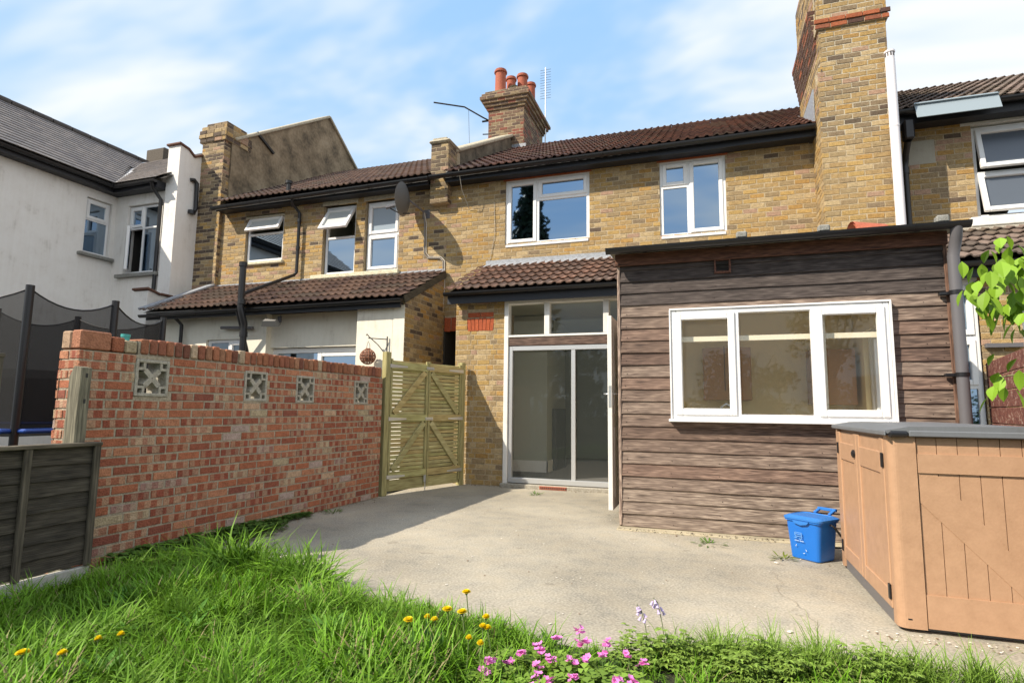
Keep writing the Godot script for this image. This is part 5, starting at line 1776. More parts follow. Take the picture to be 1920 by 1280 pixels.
func double_gate() -> void:
	var A := Vector3(-4.2, 0.03, -7.0)
	var B := Vector3(-3.69, 0.03, -8.42)
	var d := (B - A).normalized()
	var W := (B - A).length()
	var h := thing("slatted_gate", "double slatted timber side gate with diagonal braces, closed between wall and house", "gate", A)
	h.basis = Basis(d, Vector3.UP, d.cross(Vector3.UP))
	var H := 1.86
	for x in [-0.05, W - 0.04]:
		var m := MB.new()
		m.cbox(Vector3(x, -0.03, -0.06), Vector3(x + 0.085, H + (0.07 if x < 0 else 0.02), 0.03), 0.004)
		lpart(h, "post", m, K.pine_up)
	for leaf in 2:
		var x0 := 0.045 if leaf == 0 else W / 2 + 0.006
		var x1 := W / 2 - 0.004 if leaf == 0 else W - 0.045
		var y := 0.02
		while y < H - 0.05:
			var m := MB.new()
			var hh := 0.046
			if y < 0.1:
				hh = 0.15
			m.cbox(Vector3(x0, y, -0.016 + rng.randf_range(-0.002, 0.002)), Vector3(x1, y + hh, 0.0), 0.003)
			lpart(h, "slat", m, K.pine[rng.randi() % 5])
			y += hh + 0.009
		for r in [[0.19, 0.09], [0.97, 0.095], [H - 0.165, 0.1]]:
			var m := MB.new()
			m.cbox(Vector3(x0, r[0], 0.001), Vector3(x1, r[0] + r[1], 0.036), 0.004)
			lpart(h, "rail", m, K.pine[(leaf + 3) % 5])
		var st := MB.new()
		var sx := x1 - 0.04 if leaf == 0 else x0
		st.cbox(Vector3(sx, 0.07, 0.002), Vector3(sx + 0.04, H - 0.02, 0.030), 0.003)
		lpart(h, "stile", st, K.pine_up)
		var st2 := MB.new()
		var sy := x0 if leaf == 0 else x1 - 0.035
		st2.cbox(Vector3(sy, 0.07, 0.0015), Vector3(sy + 0.035, H - 0.02, 0.025), 0.003)
		lpart(h, "stile", st2, K.pine_up)
		for r in [[0.30, 0.95], [1.08, H - 0.18]]:
			var m := MB.new()
			var pa := Vector3(x0 + 0.07, r[0], 0.02)
			var pb := Vector3(x1 - 0.06, r[1], 0.02)
			if leaf == 1:
				pa.x = x1 - 0.07
				pb.x = x0 + 0.06
			m.bar(pa, pb, 0.03, 0.085, Vector3.UP, 0.004)
			lpart(h, "brace", m, K.pine[[1, 4, 0, 1][leaf * 2 + (1 if r[0] > 1 else 0)]])
		for yy in [0.215, 1.0, H - 0.125]:
			var m := MB.new()
			var s := 1.0 if leaf == 0 else -1.0
			var bx := x0 - 0.03 if leaf == 0 else x1 + 0.03
			m.prism(PackedVector2Array([Vector2(bx, yy - 0.022), Vector2(bx + s * 0.32, yy - 0.008), Vector2(bx + s * 0.32, yy + 0.014), Vector2(bx, yy + 0.03)]), 0.004)
			for q in m.v.size():
				m.v[q] += Vector3(0, 0, 0.037)
			lpart(h, "hinge", m, K.steel)
	for yy in [1.0, H - 0.12]:
		var m := MB.new()
		m.cbox(Vector3(W / 2 - 0.05, yy - 0.02, 0.036), Vector3(W / 2 + 0.10, yy + 0.025, 0.042), 0.002)
		m.tube([Vector3(W / 2 - 0.06, yy, 0.048), Vector3(W / 2 + 0.09, yy, 0.048)], 0.007, 8)
		lpart(h, "latch", m, K.steel)
	var m2 := MB.new()
	m2.tube([Vector3(W / 2 - 0.03, -0.02, 0.04), Vector3(W / 2 - 0.03, 0.2, 0.04)], 0.007, 8)
	m2.cbox(Vector3(W / 2 - 0.05, 0.1, 0.031), Vector3(W / 2 - 0.01, 0.19, 0.037), 0.002)
	lpart(h, "drop_bolt", m2, K.steel)


func fences() -> void:
	# lapped panels towards the camera on the left
	var batten := tm(Color(1.2, 1.15, 1.05), "oldwood", Vector3(11, 0.1, 11), 0.9)
	var cap := tm(Color(1.5, 1.4, 1.25), "oldwood", Vector3(2.4, 2.4, 0.5), 0.9)
	var board_stone := tm(Color(0.5, 0.49, 0.45), "render", Vector3(1, 1, 1), 0.9)
	var labels := ["low dark weathered lap fence panel beside end of red brick wall", "first taller dark lap fence panel, next to the low one", "second taller dark lap fence panel beside the camera", "third taller dark lap fence panel, farthest behind the camera"]
	var spans := [[-2.99, 0.64, 0.93], [-2.33, 1.5, 1.5], [-0.81, 1.5, 1.5], [0.71, 1.5, 1.5]]
	for k in 4:
		var z1: float = spans[k][0]
		var w: float = spans[k][1]
		var H: float = spans[k][2]
		var h := thing("fence_panel", labels[k], "fence", Vector3(-4.12, 0, z1 + w / 2), "fence panels on the left of lawn")
		var rows := int(round((H - 0.14) / 0.098))
		for s in rows:
			var m := MB.new()
			var y := 0.10 + s * (H - 0.14) / rows
			var f := noise(s + k * 20, 2.0, 2)
			var seg := int(ceil(w / 0.2))
			for j in seg:
				var a := z1 + 0.02 + j * (w - 0.04) / seg
				var b := z1 + 0.02 + (j + 1) * (w - 0.04) / seg
				var ya := y + 0.01 * f.get_noise_1d(a)
				var yb := y + 0.01 * f.get_noise_1d(b)
				m.quad(Vector3(-4.112, yb, b), Vector3(-4.112, ya, a), Vector3(-4.128, y + 0.115, a), Vector3(-4.128, y + 0.115, b))
				m.quad(Vector3(-4.122, yb, b), Vector3(-4.122, ya, a), Vector3(-4.112, ya, a), Vector3(-4.112, yb, b))
				m.quad(Vector3(-4.136, y, a), Vector3(-4.136, y, b), Vector3(-4.136, y + 0.115, b), Vector3(-4.136, y + 0.115, a))
			part(h, "slat", m, K.fence[rng.randi() % 3])
		for z in ([z1, z1 + 0.44] if k == 0 else [z1, z1 + 0.48, z1 + 0.97, z1 + w - 0.045]):
			var m := MB.new()
			m.cbox(Vector3(-4.11, 0.09, z), Vector3(-4.085, H - 0.025, z + 0.045), 0.004)
			part(h, "batten", m, batten)
		for z in [z1, z1 + w - 0.045]:
			var m := MB.new()
			m.cbox(Vector3(-4.16, 0.09, z), Vector3(-4.138, H - 0.025, z + 0.045), 0.004)
			part(h, "batten", m, K.fence[1])
		var c := MB.new()
		c.cbox(Vector3(-4.165, H - 0.025, z1 - 0.005), Vector3(-4.08, H, z1 + w + 0.005), 0.004)
		part(h, "capping", c, cap)
		var g := MB.new()
		g.cbox(Vector3(-4.15, -0.15, z1), Vector3(-4.10, 0.085, z1 + w), 0.006)
		part(h, "gravel_board", g, board_stone)
	# red-brown boards with peeling paint on the right
	var r := thing("red_fence", "low red-brown board fence with peeling paint behind storage box", "fence", Vector3(2.05, 0, -5.1))
	var A := Vector3(2.40, 0, -6.3)
	var B := Vector3(1.80, 0, -3.6)
	var d := (B - A).normalized()
	var n := d.cross(Vector3.UP)
	for k in 12:
		var m := MB.new()
		m.xf = Transform3D(Basis(d, Vector3.UP, n), A + n * rng.randf_range(0, 0.006))
		m.cbox(Vector3(0, 0.04 + k * 0.135, -0.02), Vector3((B - A).length(), 0.17 + k * 0.135, 0.0), 0.005)
		part(r, "board", m, K.peel)
	for t in [0.02, 0.5, 0.98]:
		var m := MB.new()
		var c := A.lerp(B, t) - n * 0.06
		m.cbox(c - Vector3(0.04, 0, 0.04), c + Vector3(0.04, 1.66, 0.04), 0.006)
		part(r, "post", m, K.dark)


func trampoline() -> void:
	var h := thing("trampoline", "trampoline with dark safety net behind the red brick wall", "trampoline", Vector3(-6.9, 0, -4.2))
	var ring := [Vector2(-5.8, -3.45), Vector2(-5.8, -4.25), Vector2(-6.2, -5.15), Vector2(-7.6, -5.1), Vector2(-8.1, -4.5), Vector2(-7.3, -3.1)]
	var tops := [2.26, 2.26, 2.24, 2.30, 2.33, 2.25]
	for k in 6:
		var c := Vector3(ring[k].x, 0, ring[k].y)
		var m := MB.new()
		m.tube([c + Vector3(0, 0.1, 0), c + Vector3(0, tops[k], 0)], 0.034, 12)
		part(h, "pole", m, K.black)
		var e: Vector2 = ring[(k + 1) % 6]
		var c2 := Vector3(e.x, 0, e.y)
		var nt := MB.new()
		var lo := MB.new()
		var rim := MB.new()
		var pts := []
		for j in 11:
			var t := j / 10.0
			var p := c.lerp(c2, t)
			pts.append(p + Vector3(0, lerpf(tops[k], tops[(k + 1) % 6], t) - 0.03 - 0.13 * (1.0 - pow(2.0 * t - 1.0, 2)), 0))
		for j in 10:
			var a: Vector3 = pts[j]
			var b: Vector3 = pts[j + 1]
			nt.quad(Vector3(a.x, 1.5, a.z), Vector3(b.x, 1.5, b.z), b, a)
			lo.quad(Vector3(a.x, 0.9, a.z), Vector3(b.x, 0.9, b.z), Vector3(b.x, 1.5, b.z), Vector3(a.x, 1.5, a.z))
		rim.tube(pts, 0.008, 6)
		part(h, "net", nt, K.net)
		part(h, "net_skirt", lo, K.net2)
		part(h, "net_rope", rim, K.black)
		var pd := MB.new()
		pd.bar(c + Vector3(0, 0.95, 0), c2 + Vector3(0, 0.95, 0), 0.26, 0.04, Vector3.UP, 0.015)
		part(h, "pad", pd, M(Color(0.02, 0.07, 0.32), 0.4))
		var lg := MB.new()
		lg.tube([c + Vector3(0, 0, 0), c + Vector3(0, 0.95, 0)], 0.025, 8)
		part(h, "leg", lg, K.steel)
	var md := MB.new()
	for k in 6:
		md.tri(Vector3(-6.9, 0.94, -4.2), Vector3(ring[k].x, 0.94, ring[k].y), Vector3(ring[(k + 1) % 6].x, 0.94, ring[(k + 1) % 6].y))
	part(h, "mat", md, K.dark)


func storage_box() -> void:
	var h := thing("storage_box", "brown plastic garden storage shed with grey lid at the right", "storage box", Vector3(1.35, 0, -4.55))
	var x0 := 0.975
	var x1 := 1.74
	var z0 := -5.25
	var z1 := -3.86
	var b := MB.new()
	b.box(Vector3(x0 + 0.02, 0.03, z0), Vector3(x1, 1.07, z1 - 0.02))
	part(h, "body", b, K.brown)
	# rounded corner posts
	for q in [[x0, z1, 1], [x0, z0, 0]]:
		var m := MB.new()
		m.xf = Transform3D(Basis(Vector3.RIGHT, -PI / 2), Vector3(0, 0.02, 0))
		# outline in x and -z
		var pts := PackedVector2Array()
		var wx := 0.135
		var wz := 0.09
		var r := 0.045
		if q[2]:
			pts = PackedVector2Array([Vector2(x0, -z1 + wz), Vector2(x0, -z1 + r)])
			for k in 7:
				var a := PI + PI / 2 * k / 6.0
				pts.append(Vector2(x0 + r + cos(a) * r, -z1 + r + sin(a) * r))
			pts.append_array(PackedVector2Array([Vector2(x0 + wx, -z1), Vector2(x0 + wx, -z1 + 0.05), Vector2(x0 + 0.04, -z1 + wz)]))
		else:
			pts = PackedVector2Array([Vector2(x0 - 0.004, -z0 - 0.05), Vector2(x0 + 0.05, -z0 - 0.05), Vector2(x0 + 0.05, -z0 + 0.01), Vector2(x0 - 0.004, -z0 + 0.01)])
		m.prism(pts, 1.05)
		part(h, "corner_post", m, K.brown)
	# front: planks, rails, a diagonal brace
	var f := func(called: String, poly: PackedVector2Array, zz: float, dep: float):
		var m := MB.new()
		m.xf = Transform3D(Basis(), Vector3(0, 0, zz))
		m.prism(poly, dep)
		part(h, called, m, K.brown)
	var r2 := func(a: float, c: float, d: float, e: float) -> PackedVector2Array: return PackedVector2Array([Vector2(a, c), Vector2(d, c), Vector2(d, e), Vector2(a, e)])
	var px := x0 + 0.14
	for k in 6:
		var a := px + k * 0.098
		f.call("plank", r2.call(a + 0.002, 0.03, a + 0.096, 1.06), z1 - 0.03, 0.018)
	f.call("rail", r2.call(px, 0.03, x1, 0.205), z1 - 0.03, 0.030)
	f.call("rail", r2.call(px, 0.865, x1, 0.97), z1 - 0.03, 0.030)
	f.call("brace", PackedVector2Array([Vector2(px + 0.002, 0.70), Vector2(px + 0.47, 0.205), Vector2(px + 0.60, 0.205), Vector2(px + 0.085, 0.865), Vector2(px + 0.002, 0.865)]), z1 - 0.03, 0.0215)
	# the side with its two doors
	for q in [[-3.955, -4.60], [-4.61, -5.19]]:
		var m := MB.new()
		var a: float = q[0]
		var e: float = q[1]
		m.cbox(Vector3(x0 + 0.004, 0.09, e), Vector3(x0 + 0.03, 1.05, a), 0.004)
		var o := part(h, "door", m, K.brown)
		var fr := MB.new()
		fr.cbox(Vector3(x0 - 0.006, 0.09, a - 0.075), Vector3(x0 + 0.01, 1.05, a), 0.005)
		fr.cbox(Vector3(x0 - 0.006, 0.09, e), Vector3(x0 + 0.01, 1.05, e + 0.07), 0.005)
		fr.cbox(Vector3(x0 - 0.0055, 0.09, e + 0.07), Vector3(x0 + 0.01, 0.19, a - 0.075), 0.005)
		fr.cbox(Vector3(x0 - 0.0055, 0.84, e + 0.07), Vector3(x0 + 0.01, 0.97, a - 0.075), 0.005)
		part(o, "door_frame", fr, K.brown)
		for y in [0.14, 0.88]:
			var hg := MB.new()
			var zz := a - 0.01 if a > -4 else e + 0.01
			hg.cbox(Vector3(x0 - 0.016, y, zz - 0.014), Vector3(x0 - 0.004, y + 0.085, zz + 0.014), 0.003)
			part(o, "hinge", hg, K.black)
	var hd := MB.new()
	hd.lathe(Vector3(0, 0, 0), [Vector2(0, 0), Vector2(0.028, 0), Vector2(0.028, 0.012), Vector2(0.012, 0.02), Vector2(0, 0.02)], 12)
	var hm := MB.new()
	hm.add(hd, Transform3D(Basis(Vector3.BACK, PI / 2), Vector3(x0 - 0.006, 0.91, -4.66)))
	part(h, "latch", hm, K.black)
	var bs := MB.new()
	bs.cbox(Vector3(x0 + 0.012, 0.0, z0 + 0.05), Vector3(x1, 0.085, z1 - 0.05), 0.004)
	part(h, "base", bs, K.grey_pipe)
	var vt := MB.new()
	vt.box(Vector3(x0 + 0.045, 0.065, z1 - 0.001), Vector3(x0 + 0.065, 0.073, z1 + 0.001))
	part(h, "vent_slot", vt, K.black)
	# lid: a shallow dome with a lip
	var l := MB.new()
	var prof := PackedVector2Array([Vector2(x0 - 0.02, 1.082), Vector2(x0 - 0.02, 1.098), Vector2(x0 + 0.10, 1.122), Vector2(x1 - 0.1, 1.132), Vector2(x1 + 0.03, 1.11), Vector2(x1 + 0.03, 1.08)])
	l.xf = Transform3D(Basis(), Vector3(0, 0, z0 - 0.05))
	l.prism(prof, z1 - z0 + 0.075)
	part(h, "lid", l, K.lid)
	var lp := MB.new()
	lp.cbox(Vector3(x0 - 0.025, 1.07, z0 - 0.055), Vector3(x0 - 0.015, 1.097, z1 + 0.04), 0.004)
	lp.cbox(Vector3(x0 + 0.10, 1.066, z1 + 0.015), Vector3(x1 + 0.03, 1.10, z1 + 0.032), 0.005)
	part(h, "lid_lip", lp, K.lid)
	var nt := MB.new()
	nt.cbox(Vector3(x0 + 0.0, 1.062, z1 - 0.02), Vector3(x0 + 0.10, 1.098, z1 + 0.037), 0.012)
	part(h, "lid_handle", nt, K.black)


func caddy() -> void:
	var h := thing("food_caddy", "blue lidded food waste caddy with black handle beside storage box", "bin", Vector3(0.79, 0, -5.44))
	h.rotation.y = -0.72
	h.scale = Vector3(1.06, 0.87, 1.06)
	var b := MB.new()
	# rounded square section, tapering downwards
	var sect := func(w: float, d: float, r: float, y: float) -> Array:
		var ring := []
		for q in 4:
			for k in 5:
				var a := PI / 2 * q + PI / 2 * k / 4.0
				var cx: float = (w - r) * (1 if q in [0, 3] else -1)
				var cz: float = (d - r) * (1 if q in [0, 1] else -1)
				ring.append(Vector3(cx + cos(a) * r, y, cz + sin(a) * r))
		return ring
	var skin := func(m: MB, rings: Array):
		for k in rings.size() - 1:
			for s in 20:
				var e := (s + 1) % 20
				m.quad(rings[k][e], rings[k][s], rings[k + 1][s], rings[k + 1][e])
		for s in 20:
			m.tri(rings[-1][(s + 1) % 20], rings[-1][s], Vector3(0, rings[-1][0].y, 0))
			m.tri(rings[0][s], rings[0][(s + 1) % 20], Vector3(0, rings[0][0].y, 0))
	skin.call(b, [sect.call(0.105, 0.095, 0.03, 0.0), sect.call(0.117, 0.107, 0.03, 0.012), sect.call(0.138, 0.124, 0.035, 0.30), sect.call(0.14, 0.126, 0.035, 0.35), sect.call(0.152, 0.138, 0.04, 0.352), sect.call(0.152, 0.138, 0.04, 0.368)])
	var body := lpart(h, "bin_body", b, K.blue)
	var l := MB.new()
	skin.call(l, [sect.call(0.158, 0.144, 0.045, 0.368), sect.call(0.158, 0.144, 0.045, 0.385), sect.call(0.13, 0.115, 0.04, 0.402), sect.call(0.12, 0.105, 0.04, 0.404), sect.call(0.115, 0.10, 0.04, 0.398)])
	var lid := lpart(h, "lid", l, K.blue_lid)
	var g := MB.new()
	g.bar(Vector3(-0.06, 0.40, -0.14), Vector3(-0.06, 0.435, -0.215), 0.025, 0.022)
	g.bar(Vector3(0.06, 0.40, -0.14), Vector3(0.06, 0.435, -0.215), 0.025, 0.022)
	g.bar(Vector3(-0.075, 0.435, -0.215), Vector3(0.075, 0.435, -0.215), 0.03, 0.028)
	lpart(lid, "lid_handle", g, K.blue_lid)
	var lip := MB.new()
	lip.prism(PackedVector2Array([Vector2(-0.07, 0.362), Vector2(-0.05, 0.335), Vector2(0, 0.322), Vector2(0.05, 0.335), Vector2(0.07, 0.362)]), 0.145)
	for k in lip.v.size():
		lip.v[k].z = maxf(lip.v[k].z, 0.128)
	lpart(lid, "lid_tab", lip, K.blue_lid)
	var hb := MB.new()
	hb.tube([Vector3(0.15, 0.34, 0.0), Vector3(0.178, 0.33, 0.0), Vector3(0.182, 0.22, -0.10), Vector3(0.175, 0.12, -0.16), Vector3(0.0, 0.08, -0.185), Vector3(-0.175, 0.12, -0.16), Vector3(-0.182, 0.22, -0.10), Vector3(-0.178, 0.33, 0.0), Vector3(-0.15, 0.34, 0.0)], 0.009, 8)
	lpart(h, "carry_handle", hb, M(Color(0.035, 0.03, 0.028), 0.5))
	# the printed emblem and the short line of letters under it
	var e := MB.new()
	var fx := Transform3D(Basis(Vector3.RIGHT, 0.065), Vector3(0.0, 0, 0.1205))
	e.xf = fx
	for q in [[-0.055, 0.235, 0.0, 0.24], [-0.055, 0.25, 0.0, 0.254], [0.0, 0.2, 0.004, 0.254], [-0.055, 0.225, -0.05, 0.254], [-0.05, 0.215, 0.0, 0.221], [-0.06, 0.2, -0.035, 0.206], [-0.02, 0.193, 0.0, 0.2]]:
		e.box(Vector3(q[0], q[1], 0.0), Vector3(q[2], q[3], 0.002))
	var t := MB.new()
	t.xf = fx
	for k in 9:
		if k != 4:
			t.box(Vector3(-0.058 + k * 0.0085, 0.172, 0), Vector3(-0.052 + k * 0.0085, 0.18 + 0.003 * (k % 2), 0.0015))
	lpart(body, "printed_marks", t, M(Color(0.4, 0.55, 0.78), 0.6))
	lpart(body, "emblem", e, M(Color(0.16, 0.36, 0.68), 0.6))
	var sc := MB.new()
	for q in [[0.01, 0.07, 0.4], [-0.05, 0.13, 1.2], [0.03, 0.1, 2.0]]:
		sc.xf = fx * Transform3D(Basis(Vector3.BACK, q[2]), Vector3(q[0], q[1], 0))
		sc.box(Vector3(-0.009, -0.002, 0), Vector3(0.009, 0.002, 0.0015))
	lpart(body, "scuff", sc, M(Color(0.6, 0.68, 0.75), 0.7))


func wall_fittings() -> void:
	# satellite dish and its cable
	var d := thing("satellite_dish", "grey satellite dish on the brick between the two houses", "satellite dish", Vector3(-5.22, 5.0, -9.9))
	var m := MB.new()
	var prof := []
	for k in 9:
		var r := 0.30 * k / 8.0
		prof.append(Vector2(r, 0.10 * pow(k / 8.0, 2)))
	m.lathe(Vector3.ZERO, prof, 28)
	m.lathe(Vector3(0, 0.004, 0), [Vector2(0.3, 0.096), Vector2(0.308, 0.098), Vector2(0.3, 0.104)], 28)
	var dx := Transform3D(Basis(Vector3.UP, 0.22) * Basis(Vector3.BACK, 1.42), Vector3(-0.12, 0.14, 0.50))
	var mm := MB.new()
	mm.add(m, dx * Transform3D(Basis.from_scale(Vector3(1.0, 1, 1.45)), Vector3.ZERO))
	lpart(d, "reflector", mm, M(Color(0.13, 0.135, 0.14), 0.5))
	var a := MB.new()
	a.tube([Vector3(-0.14, -0.08, 0.36), Vector3(-0.3, -0.1, 0.45), Vector3(-0.48, 0.0, 0.53)], 0.012, 8)
	lpart(d, "feed_arm", a, K.dark)
	var lnb := MB.new()
	lnb.tube([Vector3(-0.55, 0.0, 0.56), Vector3(-0.45, 0.03, 0.52)], 0.028, 10)
	lnb.tube([Vector3(-0.44, 0.035, 0.515), Vector3(-0.40, 0.045, 0.50)], 0.035, 10)
	lpart(d, "receiver", lnb, K.grey_pipe)
	var br := MB.new()
	br.tube([Vector3(0.03, 0.0, 0.0), Vector3(0.03, 0.02, 0.2), Vector3(-0.08, 0.12, 0.48)], 0.02, 10)
	br.cbox(Vector3(-0.05, -0.09, -0.002), Vector3(0.11, 0.09, 0.012), 0.003)
	lpart(d, "bracket", br, K.grey_pipe)
	var c := thing("dish_cable", "thin pale cable running down the brick from satellite dish", "cable", Vector3(-5.2, 2.0, -9.88))
	var cm := MB.new()
	cm.tube([Vector3(-5.2, 5.0, -9.8), Vector3(-5.21, 4.8, -9.885), Vector3(-5.2, 4.2, -9.885), Vector3(-5.12, 4.1, -9.885), Vector3(-4.86, 4.08, -9.885), Vector3(-4.79, 4.02, -9.885), Vector3(-4.78, 3.6, -9.885), Vector3(-4.8, 2.9, -9.86), Vector3(-4.9, 2.5, -9.87), Vector3(-4.88, 1.5, -9.87), Vector3(-4.88, 0.3, -9.87)], 0.014, 8)
	part(c, "cable_run", cm, M(Color(0.22, 0.20, 0.18), 0.6))
	var c2 := MB.new()
	c2.tube([Vector3(-5.18, 5.0, -9.8), Vector3(-5.175, 4.8, -9.885), Vector3(-5.165, 4.22, -9.885), Vector3(-5.1, 4.13, -9.885), Vector3(-4.84, 4.11, -9.885), Vector3(-4.76, 4.03, -9.885), Vector3(-4.745, 3.6, -9.885), Vector3(-4.76, 2.9, -9.86), Vector3(-4.86, 2.5, -9.87), Vector3(-4.84, 0.3, -9.87)], 0.008, 6)
	part(c, "cable_run", c2, M(Color(0.6, 0.56, 0.5), 0.6))
	# aerials at the back chimney
	var ae := thing("tv_aerial", "thin rooftop television aerial on mast behind the chimney", "aerial", Vector3(-4.25, 9.0, -15.3))
	var am := MB.new()
	am.tube([Vector3(0, -0.6, 0), Vector3(0, 2.15, 0)], 0.018, 8)
	lpart(ae, "mast", am, K.steel)
	var bm := MB.new()
	for k in 12:
		bm.tube([Vector3(-0.16, 1.2 + k * 0.08, 0), Vector3(0.16, 1.2 + k * 0.08, 0)], 0.005, 5)
	lpart(ae, "element", bm, K.dark)
	var bp := thing("bent_aerial_pole", "bent empty aerial pole clamped to the chimney side", "pole", Vector3(-5.4, 8.9, -13.9))
	var pm := MB.new()
	pm.tube([Vector3(0.1, 0.0, 0), Vector3(-0.15, 0.1, 0.2), Vector3(-0.6, 0.35, 0.45), Vector3(-1.35, 0.42, 0.8)], 0.02, 8)
	pm.tube([Vector3(0.05, 0.1, 0), Vector3(-0.2, 0.02, 0.15)], 0.025, 8)
	pm.tube([Vector3(0.05, -0.3, 0), Vector3(-0.2, -0.32, 0.1)], 0.015, 8)
	pm.tube([Vector3(-0.5, 0.3, 0.4), Vector3(-0.46, -0.6, 0.4), Vector3(-0.42, -1.6, 0.35)], 0.005, 5)
	lpart(bp, "pole_tube", pm, K.dark)
	# floodlight under the gutter
	var fl := thing("floodlight", "grey floodlight on cream wall under the lean-to gutter", "floodlight", Vector3(-7.45, 2.7, -8.58))
	var f := MB.new()
	f.xf = Transform3D(Basis(Vector3.UP, 0.3) * Basis(Vector3.RIGHT, 0.5), Vector3(0, 0, 0.22))
	f.prism(PackedVector2Array([Vector2(-0.16, -0.05), Vector2(0.16, -0.05), Vector2(0.11, 0.06), Vector2(-0.11, 0.06)]), 0.1)
	lpart(fl, "lamp_housing", f, M(Color(0.28, 0.27, 0.25), 0.5))
	var f2 := MB.new()
	f2.tube([Vector3(0, 0.0, 0.0), Vector3(0, 0.02, 0.24)], 0.015, 8)
	f2.cbox(Vector3(-0.04, 0.02, 0), Vector3(0.04, 0.14, 0.03), 0.004)
	f2.tube([Vector3(0.02, 0.2, 0.01), Vector3(0.02, 0.08, 0.02)], 0.006, 6)
	lpart(fl, "bracket", f2, K.grey_pipe)
	# bracket and lantern on the cream pier
	var lb := thing("lantern_bracket", "thin black wrought iron bracket on cream pier", "bracket", Vector3(-5.05, 2.2, -8.39))
	var l := MB.new()
	l.bar(Vector3(0, -0.17, 0.02), Vector3(0, 0.17, 0.02), 0.02, 0.012, Vector3.BACK, 0.002)
	l.bar(Vector3(-0.27, 0.13, 0.18), Vector3(0, 0.12, 0.02), 0.012, 0.016)
	l.tube([Vector3(0, -0.15, 0.03), Vector3(-0.12, 0.02, 0.10), Vector3(-0.25, 0.15, 0.17), Vector3(-0.29, 0.2, 0.19), Vector3(-0.30, 0.17, 0.19)], 0.008, 8)
	lpart(lb, "iron_bracket", l, K.black)
	var ln := thing("ball_lantern", "round rust-coloured openwork lantern hanging from wall bracket", "lantern", Vector3(-5.31, 2.02, -8.21))
	var rib := MB.new()
	for k in 14:
		var a0 := TAU * k / 14.0
		var pts := []
		for j in 9:
			var t := -PI / 2 * 0.9 + PI * 0.9 * j / 8.0
			pts.append(Vector3(cos(t) * cos(a0) * 0.128, sin(t) * 0.125, cos(t) * sin(a0) * 0.128))
		rib.tube(pts, 0.007, 6)
	for j in [-0.6, -0.2, 0.2, 0.6]:
		rib.lathe(Vector3(0, sin(j) * 0.125, 0), [Vector2(cos(j) * 0.122, -0.008), Vector2(cos(j) * 0.132, 0), Vector2(cos(j) * 0.122, 0.008)], 20)
	rib.lathe(Vector3(0, 0.115, 0), [Vector2(0.04, 0), Vector2(0.045, 0.02), Vector2(0.03, 0.025)], 14)
	lpart(ln, "lantern_cage", rib, M(Color(0.30, 0.13, 0.075), 0.7))
	var li := MB.new()
	li.lathe(Vector3(0, -0.09, 0), [Vector2(0, 0), Vector2(0.07, 0.01), Vector2(0.1, 0.07), Vector2(0.095, 0.12), Vector2(0.05, 0.18), Vector2(0, 0.19)], 16)
	lpart(ln, "inner_shade", li, M(Color(0.22, 0.12, 0.085), 0.8))
	var hk := MB.new()
	hk.tube([Vector3(-0.03, 0.13, 0), Vector3(-0.02, 0.2, 0), Vector3(0.0, 0.26, 0), Vector3(0.03, 0.2, 0), Vector3(0.035, 0.13, 0)], 0.004, 6)
	lpart(ln, "hanging_loop", hk, K.black)


func leaf_cloud(m: MB, c: Vector3, r: Vector3, count: int, size: float, base: Color) -> void:
	for k in count:
		var d := Vector3(rng.randfn(), rng.randfn(), rng.randfn()).normalized()
		var p := c + d * r * pow(rng.randf(), 0.4)
		var b := Basis(Vector3(rng.randfn(), rng.randfn(), rng.randfn()).normalized(), rng.randf() * TAU)
		var s := size * rng.randf_range(0.6, 1.3)
		m.col = base * rng.randf_range(0.6, 1.5)
		m.quad(p - b.x * s - b.y * s * 0.3, p + b.x * 0.2 * s - b.y * s * 0.5, p + b.x * s + b.y * s * 0.2, p - b.x * 0.1 * s + b.y * s * 0.5)


